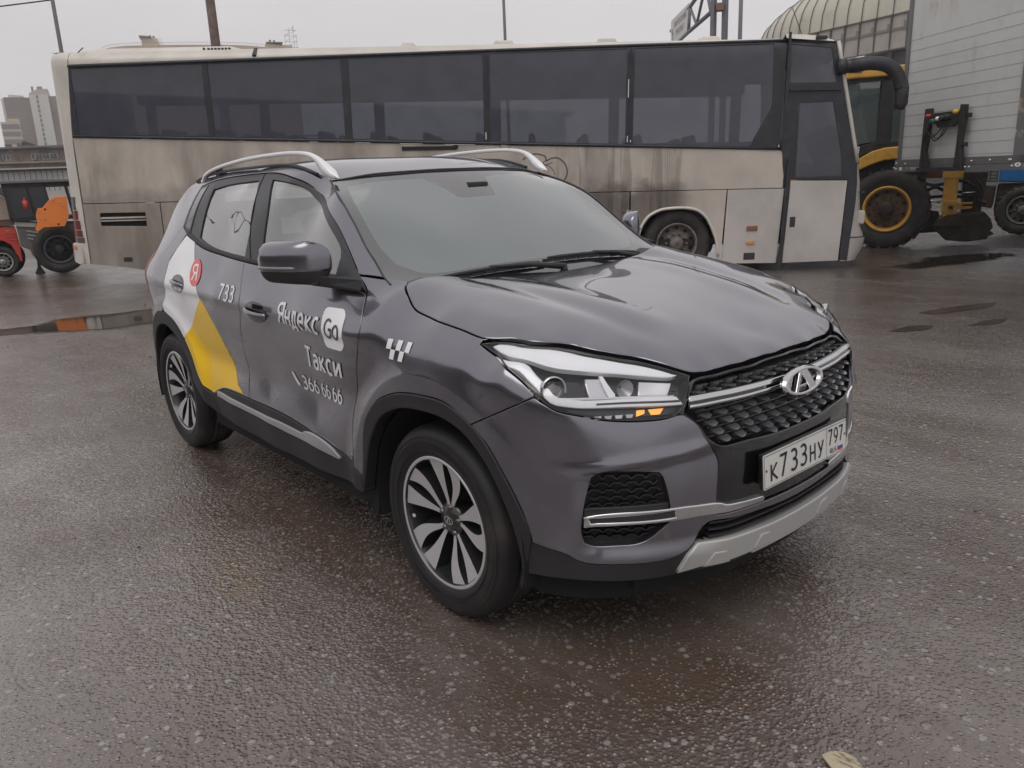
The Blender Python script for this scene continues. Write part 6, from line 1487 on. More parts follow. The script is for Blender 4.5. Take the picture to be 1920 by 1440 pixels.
# wheels
def truck_wheel(par,x,y,z,r,rr,m_t,m_r,m_d,w_=.28,face=-1,lug=False,hubm=None,name='wheel'):
    e=empty(name,(x,y,z));e.parent=par;b=MB();b.lathe([(rr,.02),(rr*1.02,-.0),(r*.80,-.03),(r*.93,-.02),(r,.03),(r,w_-.03),(r*.92,w_),(rr,w_)],(0,0,0),'y',56);ty=b.build('tyre',m_t,e)
    if lug:
        b=MB()
        for k in range(22):
            for sd in(0,1):
                a=2*PI*(k+.5*sd)/22;c,s=math.cos(a),math.sin(a);c2,s2=math.cos(a+.16),math.sin(a+.16);y0,y1=(.0,w_*.55) if sd==0 else (w_*.45,w_);da=.055
                def q(t,yy,rad):return (rad*math.cos(t),yy,rad*math.sin(t))
                A0,A1=(a,a+.18) if sd==0 else (a+.18,a)
                V=[q(A0,y0,r-.02),q(A0+da,y0,r-.02),q(A1+da,y1,r-.02),q(A1,y1,r-.02),q(A0,y0,r+.035),q(A0+da,y0,r+.035),q(A1+da,y1,r+.035),q(A1,y1,r+.035)]
                b.poly(V,[(0,1,2,3),(4,5,6,7),(0,1,5,4),(1,2,6,5),(2,3,7,6),(3,0,4,7)])
                if sd==0: V=[q(a,.0,r+.03),q(a+da,.0,r+.03),q(a+da*1.4-.03,-.015,r*.84),q(a-.03,-.015,r*.84)];b.poly(V,[(0,1,2,3)])
        b.build('tread_lug',m_t,ty)
    b=MB();b.lathe([(rr*1.03,.0),(rr*1.03,-.02),(rr*.93,-.015),(rr*.90,.06),(rr*.86,.10)],(0,0,0),'y',40,0);b.lathe([(rr*.86,.10),(rr*.55,.075),(rr*.30,.06),(.02,.06)],(0,0,0),'y',40,1);b.build('rim',[m_r,m_d],e)
    b=MB();b.lathe([(rr*.36,.07),(rr*.34,-.01),(rr*.22,-.03),(.01,-.035)],(0,0,0),'y',24)
    n_=10
    for k in range(n_):
        a=2*PI*k/n_;b.lathe([(.022,.06),(.02,.02),(.001,.015)],(rr*.5*math.cos(a),0,rr*.5*math.sin(a)),'y',8)
    b.build('hub',hubm or m_d,e);b=MB()
    for k in range(n_):
        a=2*PI*(k+.5)/n_;b.lathe([(.001,.083),(.03,.083)],(rr*.76*math.cos(a),0,rr*.76*math.sin(a)),'y',10)
    b.build('rim_hole',BG_,e,recalc=False)
    return e
TR=mat('truck_tyre',(.022,.021,.021),.75,dirt=((.06,.052,.045),5,.45,.7),bump=(30,.3,.004));RB=mat('dusty_rim',(.20,.175,.16),.7,.2,dirt=((.08,.06,.05),9,.4,.7))
truck_wheel(bus,9.04,.09,.385+.253,.52,.305,TR,RB,RB);truck_wheel(bus,3.3,.12,.60,.50,.285,TR,RB,RB)
# marks on the side: maker's word, scrawls in the dirt
class BO:P=staticmethod(lambda q,off=0.:BS.P(q,np.asarray(off)+.001));N=staticmethod(BS.N)
V,F=text_mesh('VOLVO',.13,.10);decal_uv('raised_letters',V,F,[(10.185,1.72+.286),(10.40,1.72+.289),(10.40,1.685+.289),(10.185,1.685+.286)],BO,mat('letter_beige',(.36,.33,.30),.5),bus,.003)
scm=mat('wiped_dirt',(.10,.085,.08),.6)
def scrawl(pts,r=.011): P=BS.P(spl(bl(pts),6),.001);P[:,1]+=.004;o=ring('scrawl',[Vector(v) for v in P],r,scm,bus,6);return o
scrawl([(6.70,1.72),(6.80,1.78),(6.92,1.79),(7.03,1.75),(7.05,1.69),(7.12,1.72),(7.22,1.72),(7.32,1.64),(7.36,1.52),(7.33,1.42),(7.27,1.38)])
scrawl([(7.05,1.69),(7.0,1.66),(7.04,1.63),(7.14,1.66)],.007);scrawl([(6.35,1.93),(6.45,1.84),(6.5,1.9),(6.55,1.83)],.006);scrawl([(6.95,1.60),(7.06,1.62),(7.14,1.56),(7.18,1.48)],.006)
b=MB();b.box((4.90,-.014,2.06),(5.72,-.004,2.115));b.box((5.68,-.02,2.08),(5.74,-.004,2.13)).build('torn_ledge',BG_,bus)
# =====================================================================  MACHINES ON THE RIGHT
def frame(k,name,label,cat,group=None,dz=0.):
    g=BG[k];e=empty(name,(g['o'][0],g['o'][1],g['o'][2]+dz),label,cat,group,g['rz']);return e,g
def slab(name,poly,m,par,y0=0.,y1=.1,bevel=0,dz=0.): return MB().prism([(a,c+dz) for a,c in poly],lambda a,c:(a,y0,c),lambda a,c:(a,y1,c)).build(name,m,par,bevel=bevel)
YEL=mat('machine_yellow',(.62,.33,.045),.45,0,.3,.15,dirt=((.20,.13,.05),5,.5,.8));DKM=mat('machine_black',(.018,.017,.018),.6,dirt=((.05,.04,.035),6,.5,.8));RST=mat('oily_steel',(.035,.028,.024),.6,.3,dirt=((.09,.05,.03),7,.45,.75))
CG=glass('cab_glass',(.75,.86,.84),.55,.28,(.26,.31,.31),1.5,.02,1.3,.05)
bh,g=frame('backhoe','backhoe_loader','yellow backhoe loader with a big yellow-rimmed rear wheel beside the coach','digger')
truck_wheel(bh,-.07,-.05,.70,.70,.40,TR,YEL,mat('rim_brown',(.13,.075,.035),.6,.2,dirt=((.05,.04,.035),8,.4,.7)),.42,lug=True,hubm=RST)
w2=truck_wheel(bh,-2.5,-.02,.48,.47,.26,TR,YEL,RST,.35,lug=True)
fd=g['fend'];slab('wing',[(-1.35,1.10),(-1.15,1.35),(-.86,1.52)]+fd[:4]+[(.45,1.75),(.62,1.60),(.60,1.45),(.40,1.56)]+fd[4:]+[(-.78,1.30),(-1.0,1.05)],YEL,bh,-.08,.40,.02)
slab('wing_flap',[(-1.0,1.02),(-.80,1.34),(-.58,1.50),(-.2,1.60),(.3,1.60),(.5,1.45),(.55,1.3),(-.9,.9)],BG_,bh,.02,.38)
slab('cab_sill',[(-1.35,1.55),(-.9,1.72),(-.61,1.83),(-.32,1.90),(.30,1.90),(.42,1.78),(.05,1.80),(-.20,1.785),(-.40,1.735),(-.60,1.62),(-1.1,1.30)],DKM,bh,.02,1.7,.015)
slab('cab_roof',[(-1.55,3.05),(-1.45,3.17),(.35,3.17),(.48,3.05),(.46,3.0),(-1.5,3.0)],YEL,bh,-.06,1.75,.03)
b=MB()
for x0,x1 in((-1.45,-1.36),(-.325,-.10),(.30,.40)):
    for y in(0,1.6): b.poly([(x0+.03,y,3.03),(x1+.01,y,3.03),(x1,y,1.85),(x0-.0,y,1.85),(x0+.03,y+.09,3.03),(x1+.01,y+.09,3.03),(x1,y+.09,1.85),(x0,y+.09,1.85)],[(0,1,2,3),(4,5,6,7),(0,1,5,4),(1,2,6,5),(2,3,7,6),(3,0,4,7)])
for y in(0,1.6): b.box((-1.45,y,2.93),(.40,y+.09,3.02))
b.build('cab_frame',DKM,bh)
slab('cab_pane',[(-1.36,1.80),(-.33,1.90),(-.33,2.94),(-1.36,2.94)],CG,bh,.03,.04);slab('cab_pane',[(-.09,1.88),(.32,1.88),(.32,2.94),(-.09,2.94)],CG,bh,.03,.04);slab('cab_pane',[(-1.36,1.80),(.32,1.90),(.32,2.94),(-1.36,2.94)],CG,bh,1.64,1.65)
b=MB();b.box((-.62,.6,1.5),(-.2,1.1,1.95));b.box((-.30,.6,1.95),(-.18,1.1,2.55));b.tube([(-1.05,.8,1.7),(-.9,.8,2.15)],.03,8);b.lathe([(.17,0),(.19,.01),(.17,.02)],(-.9,.8,2.18),'z',20);b.build('driver_seat',DKM,bh)
slab('body',[(-3.0,.55),(-3.0,1.5),(-1.3,1.55),(.4,1.75),(.55,1.2),(.5,.65)],RST,bh,.42,1.3)
slab('bonnet',[(-3.0,1.0),(-3.0,1.62),(-1.35,1.68),(-1.35,1.0)],YEL,bh,.35,1.35,.03)
lg=slab('stabiliser_leg',[(.835,.62),(.824,.83),(.827,1.30),(1.045,1.30),(1.05,.83),(1.065,.62),(1.055,.525),(.86,.525)],YEL,bh,-.02,.16,.01)
slab('leg_collar',[(.79,1.21),(1.115,1.21),(1.12,1.36),(.79,1.36)],YEL,lg,-.035,.175,.01);slab('leg_block',[(.825,.625),(1.068,.625),(1.055,.825),(.832,.83)],YEL,lg,-.045,.185,.012)
b=MB();b.lathe([(.045,-.09),(.045,-.04),(.025,-.04),(.025,-.07),(.001,-.07)],(.965,0,.705),'y',16);b.build('leg_pin',RST,lg);slab('leg_foot',[(.70,.38),(1.20,.38),(1.10,.52),(.80,.52)],RST,bh,-.12,.25,.01)
slab('lift_fork',[(1.06,.66),(1.30,.685),(1.30,.715),(1.14,.72),(1.14,.755),(1.30,.76),(1.30,.79),(1.06,.785)],YEL,bh,.0,.08,.008)
slab('kingpost_frame',[(.45,1.22),(.80,1.22),(.80,1.36),(.42,1.38)],mat('rusty_frame',(.10,.045,.025),.7,dirt=((.04,.03,.025),6,.4,.7)),bh,.05,.25);slab('kingpost',[(1.15,.55),(1.45,.60),(1.50,1.30),(1.12,1.32)],RST,bh,.12,.5,.02)
b=MB()
for pts in([(.50,.05,1.14),(.66,.0,1.10),(.84,.05,1.12),(1.1,.05,1.16),(1.32,0,1.05)],[(.52,.1,.98),(.7,.08,1.06),(.85,.1,1.0),(1.2,.1,.95)],[(.55,.12,.88),(.9,.1,.90),(1.35,.1,.86)],[(1.30,.0,1.2),(1.42,-.02,1.0),(1.34,.0,.85),(1.5,0,.75)]): b.tube(spl(pts,6),.028,8)
b.build('hydraulic_hoses',BG_,bh);b=MB();b.tube([(1.13,.03,.95),(1.32,.03,.96)],.014,8);b.tube([(.55,.05,.84),(.80,.05,.80)],.02,8);b.build('piston_rod',M['chrome'],bh)
slab('digging_bucket',[(.80,.50),(.92,.58),(1.50,.62),(1.60,.50),(1.655,.34),(1.60,.30),(1.585,.15),(1.25,.10),(.93,.13),(.76,.30)],mat('muddy_steel',(.028,.022,.019),.8,dirt=((.055,.042,.034),6,.45,.7)),bh,-.05,.75,.03)
slab('scraper_blade',[(.64,.64),(.80,.62),(.90,.25),(.52,.22),(.58,.42)],mat('grey_blade',(.06,.055,.05),.7,dirt=((.03,.025,.02),5,.4,.7)),bh,.45,.50)
b=MB()
for k in range(4):b.prism([(1.60,.30),(1.68,.24),(1.60,.20)],lambda a,c,k=k:(a,-.03+.2*k,c),lambda a,c,k=k:(a,.05+.2*k,c))
b.build('bucket_teeth',RST,bh)
b=MB();b.poly([(-.655,-.09,1.815),(-.595,-.09,1.825),(-.60,-.09,1.705),(-.63,-.09,1.703)],[(0,1,2,3)]);lo=b.build('maker_badge',M['white'],bh,recalc=False)
class FL:
    def __init__(s,y):s.y=y
    def P(s,q,off=0.):
        q=np.asarray(q,float).reshape(-1,2);return np.column_stack([q[:,0],np.full(len(q),s.y)-np.asarray(off),q[:,1]])
    def N(s,q):q=np.asarray(q).reshape(-1,2);return np.tile([0,-1.,0],(len(q),1))
V,F=text_mesh('C',.2);decal_uv('badge_letter',V,F,[(-.625,1.80),(-.603,1.805),(-.605,1.725),(-.622,1.723)],FL(-.091),M['ink'],bh,.001)
# ---- trailer headboard
tr,g=frame('trailer','box_trailer','white slatted front wall of a box trailer with black hose bracket','trailer')
GRY=mat('galvanised_grey',(.17,.17,.175),.5,.3,dirt=((.26,.22,.18),7,.55,.75));TW=mat('trailer_white',(.58,.585,.57),.45,0,.2,.2,var=(2,.06),dirt=((.42,.36,.28),2.2,.56,.75,(1,1,.5)))
W_=2.556;Ht=2.75
b=MB();b.box((.03,.02,.13),(W_-.02,.06,Ht));b.build('wall_panel',TW,tr)
b=MB()
for k in range(12): b.box((.05,.0165,.222+.158*(k)),(W_-.05,.0205,.2245+.158*k))
b.build('plank_grooves',mat('groove_grey',(.36,.36,.35),.7),tr)
MB().box((-.04,.0,-.0),(.045,.08,Ht)).build('corner_post',GRY,tr);MB().box((W_-.05,-.03,0),(W_+.16,.09,Ht)).build('corner_post',mat('scuffed_post',(.20,.20,.205),.5,.3,dirt=((.50,.42,.32),3.5,.55,.62)),tr)
MB().box((-.05,-.03,.085),(W_+.16,.05,.185)).build('bottom_rail',GRY,tr);MB().box((-.055,-.045,-.002),(W_+.16,.05,.080)).build('bottom_rail',GRY,tr)
MB().box((-.06,-.02,Ht),(W_+.2,.12,Ht+.14)).build('top_rail',TW,tr)
b=MB();b.box((.0,.09,0),(W_+.14,7.5,.10));b.build('trailer_floor',GRY,tr);b=MB();b.box((.0,.09,.10),(.04,7.5,Ht));b.box((W_+.10,.09,.10),(W_+.14,7.5,Ht));b.box((0,.09,Ht),(W_+.14,7.5,Ht+.05));b.build('side_wall',TW,tr)
b=MB()
for x,z in((.02,.04),(.02,.13),(-.03,.06),(1.64,.05),(1.72,.05),(1.76,.13),(2.12,.135),(2.50,.13),(2.53,.05),(2.47,.13),(.26,.12),(.6,.04)): b.lathe([(.001,-.062),(.013,-.058),(.016,-.044)],(x,0,z),'y',8)
b.build('rivet_heads',mat('bolt_light',(.55,.54,.52),.4,.5),tr)
brk=[(.733,.905),(.855,.89),(.862,.683),(.84,.40),(.855,.10),(.92,.05),(.715,.05),(.713,.49),(.733,.79)]
slab('hose_bracket',[(.735,.905),(.855,.905),(.85,.60),(.80,.30),(.86,.10),(.88,.06),(.71,.055),(.715,.30),(.72,.60)],DKM,tr,-.12,-.05,.006);slab('hose_bracket',[(1.51,.905),(1.60,.90),(1.605,.68),(1.575,.40),(1.615,.20),(1.64,.02),(1.48,.03),(1.50,.35),(1.505,.75)],DKM,tr,-.12,-.05,.006)
cb=slab('coupling_bar',[(.84,.83),(1.53,.83),(1.53,.70),(1.33,.62),(1.03,.615),(.95,.70),(.84,.68)],DKM,tr,-.10,-.03,.008);slab('foot_plate',[(.69,.055),(1.48,.052),(1.66,.01),(1.34,.0),(.72,.004)],DKM,tr,-.16,-.046)
for x,z,m_,r in((.84,.80,mat('red_coupling',(.45,.06,.03),.4),.028),(1.44,.815,mat('yellow_coupling',(.70,.45,.03),.4),.030),(1.07,.745,M['white'],.030),(.945,.715,mat('green_coupling',(.03,.09,.06),.5),.040),(1.15,.745,DKM,.042),(1.26,.755,DKM,.042)):
    b=MB();b.lathe([(r,-.10),(r,-.15),(r*.6,-.165),(.001,-.165)],(x,0,z),'y',16);b.build('air_coupling',m_,cb)
b=MB()
for pts in([(.95,-.13,.69),(.86,-.14,.60),(.79,-.13,.48),(.765,-.12,.30),(.80,-.12,.17),(.90,-.1,.06)],[(1.30,-.13,.62),(1.22,-.15,.50),(1.1,-.16,.47),(.98,-.15,.54),(.86,-.14,.52)],[(1.24,-.13,.62),(1.16,-.15,.47),(1.05,-.15,.44),(.95,-.15,.52),(.87,-.14,.57)],[(1.18,-.13,.62),(1.08,-.15,.52),(.95,-.15,.49),(.86,-.15,.44)]): b.tube(spl(pts,6),.008,6)
b.build('air_hoses',BG_,cb)
for x,z in((1.63,.75),(1.60,.36)): MB().box((x,-.10,z-.03),(x+.05,-.04,z+.03)).build('hose_clip',DKM,tr,bevel=.01)
slab('reflector',[(.11,.02),(.17,.02),(.17,.07),(.11,.07)],M['white'],tr,-.048,-.0455);slab('worn_label',[(.28,.02),(.62,.03),(.62,.065),(.28,.07)],mat('worn_label_beige',(.40,.36,.30),.6,dirt=((.16,.15,.15),9,.5,.6)),tr,-.048,-.0455)
b=MB();b.poly([(W_+.075+.055*math.cos(t),-.0465,.065+.028*math.sin(t)) for t in np.linspace(0,2*PI,24,endpoint=False)],[tuple(range(24))]);bd=b.build('oval_badge',M['white'],tr,recalc=False)
b=MB();b.poly([(W_+.075+.022*math.cos(t),-.0475,.065+.012*math.sin(t)) for t in np.linspace(0,2*PI,16,endpoint=False)],[tuple(range(16))]);b.build('badge_mark',mat('badge_grey',(.25,.25,.26),.4),bd,recalc=False)
b=MB();b.box((.9,1.9,-.0),(1.0,2.0,0));b.bm.free()
for y in(2.6,):
    for x in(2.35,): MB().box((x,y,-1.36),(x+.14,y+.14,0)).build('landing_leg',GRY,tr)
for y in(5.2,6.4):
    truck_wheel(tr,2.3,y,-.88,.48,.28,TR,RB,RB)
# ---- blue tractor
tk,g=frame('tractor','tractor','blue tractor with muddy grey front wheel at the right edge','tractor')
tk.location.z=-.06
truck_wheel(tk,.06,-.05,.475,.455,.27,TR,mat('rim_grey',(.17,.17,.18),.5,.3,dirt=((.09,.075,.06),7,.45,.7)),RB,.26,lug=True)
BLU=mat('tractor_blue',(.01,.13,.36),.4,0,.4,.1)
slab('bonnet',[(-.42,1.03),(.02,1.0),(1.6,1.0),(1.6,1.32),(-.30,1.30),(-.42,1.27)],BLU,tk,.25,.95,.03);slab('chassis',[(-.45,.45),(1.6,.45),(1.6,.98),(-.42,.98)],RST,tk,.35,.85,.02)
b=MB()
for z in np.linspace(1.03,1.28,5): b.box((-.70,.22,z),(-.44,.25,z+.018))
for x in(-.70,-.57,-.45): b.box((x,.225,1.03),(x+.018,.245,1.30))
b.build('front_guard',DKM,tk);slab('counterweight',[(-.75,.55),(-.48,.50),(-.45,.95),(-.66,.98)],RST,tk,.25,.9,.03);slab('axle_beam',[(-.35,.45),(.3,.45),(.25,.62),(-.3,.66)],RST,tk,.1,1.1,.03)
b=MB();b.tube(spl([(-.62,.1,1.15),(-.80,.05,1.0),(-.78,.05,.78),(-.60,.05,.62)],6),.035,8);b.build('hose',RST,tk)
w2=truck_wheel(tk,2.2,-.1,.78,.78,.42,TR,RB,RB,.42,lug=True);slab('cab',[(1.6,.9),(2.7,.9),(2.7,2.6),(1.7,2.6)],BLU,tk,.3,1.1,.05)
# =====================================================================  MACHINES ON THE LEFT
REDM=mat('machine_red',(.58,.05,.025),.4,0,.3,.15,dirt=((.33,.05,.03),5,.5,.8));GM=mat('machine_grey',(.13,.12,.115),.6,dirt=((.08,.07,.065),5,.5,.8));SIL=mat('machine_silver',(.40,.40,.36),.5)
sw,g=frame('sweeper','small_sweeper','small red and grey sweeper vehicle with ribbed side at the left edge','sweeper')
truck_wheel(sw,.055,-.03,.285,.285,.17,TR,SIL,mat('rim_light',(.33,.33,.33),.5,.3),.20)
hd_=[(-1.2,.94),(.12,.945),(.365,.937),(.375,.84),(.39,.65),(.395,.47),(.385,.27),(.305,.255),(.300,.44),(.245,.595),(.14,.675),(.05,.695),(-.1,.68),(-.2,.6),(-.26,.3),(-1.2,.3)]
slab('body_shell',hd_,REDM,sw,.0,.9,.015)
b=MB()
for a,c in((.165,.815),(.163,.757),(.225,.69),(.285,.637)): b.box((a,-.018,c-.008),(.384,.0,c+.010))
b.build('louvre_ribs',REDM,sw,bevel=.004)
slab('waist_band',[(-1.2,.962),(.37,.965),(.382,1.055),(-1.2,1.045)],mat('waist_brown',(.14,.08,.065),.5),sw,-.02,.9);slab('hopper',[(-1.2,1.06),(.378,1.06),(.37,1.19),(.365,1.38),(.31,1.47),(.22,1.53),(-1.2,1.56)],mat('hopper_pink_grey',(.40,.31,.27),.5,var=(3,.1)),sw,.02,.85,.02)
slab('canopy',[(-1.2,1.58),(.23,1.555),(.315,1.485),(.39,1.375),(.43,1.575),(.415,1.62),(.345,1.668),(.25,1.685),(-1.2,1.72)],GM,sw,-.03,.88,.02)
slab('number_mark',[(.20,.862),(.262,.866),(.262,.878),(.20,.874)],SIL,sw,-.003,0)
truck_wheel(sw,-1.0,-.03,.285,.285,.17,TR,SIL,RB,.20)
rl,g=frame('roller','loader','grey compact loader with dark cab and orange side plate behind the coach','loader')
truck_wheel(rl,.02,-.05,.46,.46,.265,TR,mat('rim_slate',(.07,.075,.09),.5),DKM,.34,hubm=DKM)
slab('side_plate',[(-.322,.88),(-.294,.824),(-.17,.905),(.18,.905),(.278,1.08),(.285,1.20),(.295,1.464),(.20,1.466),(.096,1.46),(.026,1.436),(-.031,1.384),(-.141,1.267),(-.214,1.266),(-.263,1.169),(-.275,1.10),(-.26,1.02)],mat('plate_orange',(.86,.23,.03),.4,0,.3,.1),rl,-.30,-.20,.008)
b=MB()
for x,z in((.02,1.40),(.07,1.41),(.14,1.36),(.18,1.31),(.22,1.26),(-.22,1.20),(-.20,1.06),(-.13,1.06),(.20,1.05),(-.05,.98)): b.lathe([(.001,-.318),(.011,-.314),(.013,-.30)],(x,0,z),'y',8)
b.build('plate_bolt',SIL,rl);b=MB()
for x,z in((-.10,1.24),(.08,.95)): b.lathe([(.001,-.302),(.02,-.302)],(x,0,z),'y',12)
b.build('plate_hole',BG_,rl,recalc=False)
slab('cab_roof',[(-.76,1.74),(-.75,1.795),(-.38,1.79),(-.21,1.805),(.6,1.785),(.6,1.74)],mat('roof_grey',(.15,.16,.175),.5),rl,-.05,1.1,.01)
b=MB()
for x0,x1 in((-.75,-.72),(-.37,-.33),(-.07,-.035),(.30,.34),(.55,.60)):
    for y in(0,1.0): b.poly([(x0,y,1.75),(x1,y,1.75),(x1+.07,y,1.03),(x0+.07,y,1.03),(x0,y+.05,1.75),(x1,y+.05,1.75),(x1+.07,y+.05,1.03),(x0+.07,y+.05,1.03)],[(0,1,2,3),(4,5,6,7),(0,1,5,4),(1,2,6,5),(2,3,7,6),(3,0,4,7)])
for y in(0,1.0): b.box((-.74,y,1.66),(.6,y+.05,1.75))
b.box((-.70,.0,1.03),(.6,1.05,1.10));b.build('cab_frame',DKM,rl)
CG2=glass('dark_cab_glass',(.5,.58,.62),.35,.20,(.05,.06,.075),1.5,.02,.9,.0)
slab('cab_pane',[(-.72,1.08),(-.30,1.08),(-.36,1.70),(-.72,1.70)],CG2,rl,.02,.03);slab('cab_pane',[(-.28,1.08),(.02,1.08),(-.06,1.70),(-.33,1.70)],CG2,rl,.02,.03)
slab('engine_cover',[(-.643,1.03),(-.286,.99),(-.10,.98),(.55,.95),(.6,.35),(-.25,.32),(-.314,.321),(-.451,.343),(-.483,.486),(-.628,.561),(-.63,.763)],GM,rl,.06,1.0,.02)
slab('cover_top',[(-.645,1.03),(-.285,.99),(-.318,.905),(-.637,.942)],SIL,rl,.03,.062,.008)
b=MB()
for a0,c0,a1,c1 in((-.476,.847,-.262,.794),(-.48,.773,-.285,.727),(-.482,.709,-.305,.654)): b.beam((a0,.05,c0),(a1,.05,c1),.025,.02)
b.build('cover_rib',SIL,rl);b=MB();b.tube([(-.41,-.05,1.25),(-.41,-.05,1.42)],.05,12);b.tube([(-.41,-.05,1.42),(-.41,-.05,1.47)],[.03,.015],8);b.build('fire_extinguisher',mat('extinguisher_red',(.45,.05,.03),.35),rl)
slab('drawbar',[(-.48,.0),(-.42,.12),(-.40,.35),(-.34,.35),(-.36,.12),(-.30,.0)],DKM,rl,.3,.4);truck_wheel(rl,-.95,.4,.35,.35,.2,TR,DKM,DKM,.3)
# =====================================================================  BUILDINGS, RAILING, POLES
cement=mat('grey_cement',(.30,.28,.26),.8,var=(1.5,.12));pale=mat('pale_wall',(.52,.52,.50),.8,var=(.6,.06));brickc=mat('old_brick_wall',(.27,.21,.185),.85,var=(1,.18),dirt=((.36,.32,.28),.9,.45,.65));slate=mat('slate_roof',(.18,.18,.195),.7)
ra,g=frame('railing','railing','dark railing on a pale parapet behind the machines at left','railing');ra.location.z=0
Z0=g['o'][2];X0,X1=-3.5,5.5;sl=lambda x:(x+.8)*.030*0
b=MB();b.beam((X0,0,Z0+.29),(X1,0,Z0+.345),.05,.05);b.build('hand_rail',DKM,ra)
k=0;x=X0
bl_=MB()
b=MB()
while x<X1: b.box((x-.008,-.008,Z0-.35),(x+.008,.008,Z0+.30));x+=.1515
b.build('baluster',DKM,ra)
pw_,g2=frame('railing','parapet','long pale concrete parapet wall carrying the dark railing','wall');pw_.location.z=0
b=MB();b.box((X0,.12,0),(X1,.20,Z0+.33));b.build('wall_face',pale,pw_);b=MB();b.beam((X0,.14,Z0+.345),(X1,.14,Z0+.405),.22,.04);b.build('coping',mat('coping_light',(.48,.47,.45),.7),pw_)
ow,g2=frame('railing','garden_wall','old brown brick wall with concrete coping behind the railing','wall');ow.location.z=0
b=MB();b.box((-5,6.0,0),(9,6.3,Z0+.71));b.build('wall_face',brickc,ow);b=MB();b.beam((-5,5.97,Z0+.70),(9,5.97,Z0+.86),.4,.05);b.build('coping',cement,ow)
for x in(-.95,-.02+.1,1.5): MB().box((x-.03,5.93,0),(x+.05,5.99,Z0+.74)).build('wall_post',cement,ow)
bk,g=frame('brick','brick_building','low old brick building with grey flat roof beyond the railing','building');bk.location.z=0;zb=g['o'][2]
b=MB();b.box((-14,0,0),(22,9,zb-.12));b.build('wall',brickc,bk)
b=MB();b.beam((-14.2,-.3,zb-.43),(22.2,-.3,zb+.55),.9,.12);b.build('roof_edge',slate,bk)
b=MB();b.box((-14.2,-.2,zb-.25),(22.2,9.2,zb-.1));b.build('roof',slate,bk)
wf=mat('window_frame_white',(.62,.62,.62),.5);wg=mat('window_glass_dark',(.10,.11,.13),.15,0,.5)
for x0,n_ in((-6,3),(-3.6,3),(-2.0,2),(-.15,2),(.54,4),(2.9,3),(5.2,3)):
    w_=.24*n_;e=MB();e.box((x0,-.05,zb-.90),(x0+w_,.02,zb-.52));f=e.build('window',wg,bk);e=MB()
    for k in range(n_+1): e.box((x0+.245*k-.02,-.09,zb-.90),(x0+.245*k+.02,-.05,zb-.52))
    e.box((x0,-.09,zb-.93),(x0+w_,-.05,zb-.89));e.box((x0,-.09,zb-.54),(x0+w_,-.05,zb-.51));e.build('frame',wf,f)
slab('dormer',[(-.75,zb-.15),(-.75,zb+.15),(-.51,zb+.50),(-.1,zb+.40),(.25,zb+.2),(.2,zb-.15)],mat('dormer_brown',(.17,.14,.12),.8),bk,1,2.5);slab('dormer_roof',[(-.60,zb+.42),(-.50,zb+.55),(-.2,zb+.40),(.28,zb+.22),(.25,zb+.14),(-.2,zb+.33)],slate,bk,.9,2.6)
for x0,x1,h in((-1.72,-1.27,.25),(-.95,-.75,.32),(-.62,-.42,.28)): MB().box((x0,1,zb-.2),(x1,1.6,zb+h)).build('chimney',mat('chimney_grey',(.16,.14,.14),.8),bk)
# bare bush in front of the brick building
def bare_tree(name,loc,h,label,seed,par=None):
    r=random.Random(seed);e=empty(name,loc,label,'bush','bare bushes by the brick building');b=MB()
    def br(p,d,l,rad,n):
        q=p+d*l;b.tube([p,(p+q)/2+Vector((r.gauss(0,.03),r.gauss(0,.03),0))*l,q],[rad,rad*.8,rad*.6],5,cap=False)
        if n:
            for _ in range(r.choice((2,3))):
                dd=(d+Vector((r.gauss(0,.45),r.gauss(0,.45),r.uniform(-.05,.35)))).normalized();br(q,dd,l*r.uniform(.6,.85),rad*.6,n-1)
    for k in range(4): br(Vector((0,0,0)),Vector((r.gauss(0,.35),r.gauss(0,.35),1)).normalized(),h*.32,h*.014,4)
    b.build('branches',mat('bare_twigs',(.12,.095,.085),.8),e);return e
bare_tree('bare_bush',(-58.5,8.6,0),5.4,'leafless grey bush in front of the brick building wall',5);bare_tree('bare_bush',(-57.3,12.2,0),5.0,'smaller leafless bush close to the coach rear corner',9)
# towers far away
tw,g=frame('towers','apartment_tower','tall brown apartment tower with a white stair shaft far away','building');tw.location.z=0;zt=g['o'][2];t_=lambda l:[(a,c+zt) for a,c in l]
tbm=mat('tower_brown',(.22,.17,.14),.9,var=(.3,.12));tw_m=mat('tower_white',(.55,.55,.52),.8);twn=mat('tower_window',(.15,.14,.15),.4)
MB().box((-5.6,0,0),(1.35,14,zt+12.3)).build('wall',tbm,tw);MB().box((1.36,-2.2,0),(6.55,14,zt+13.0)).build('stair_shaft',tw_m,tw);MB().box((6.6,0,0),(13,14,zt+12.8)).build('wall',tbm,tw);MB().box((-6.3,.5,0),(-5.62,13,zt+12.0)).build('side_slab',tw_m,tw)
for k in range(11):
    z=zt-4+1.52*k;b=MB()
    for j in range(11): b.box((-5.3+.6*j,-.06,z),(-5.0+.6*j,0.01,z+.8))
    b.build('window_row',twn,tw)
for k in range(13):
    z=zt-5+1.4*k;b=MB();b.box((3.15,-2.26,z),(3.75,-2.19,z+1.0));b.build('stair_window',twn,tw)
slab('plant_room',[(1.5,zt+12.9),(1.5,zt+13.6),(2.8,zt+14.2),(3.9,zt+14.9),(6.8,zt+14.9),(7.1,zt+13.6),(7.1,zt+12.9)],mat('plant_room_beige',(.42,.36,.31),.8),tw,0,5)
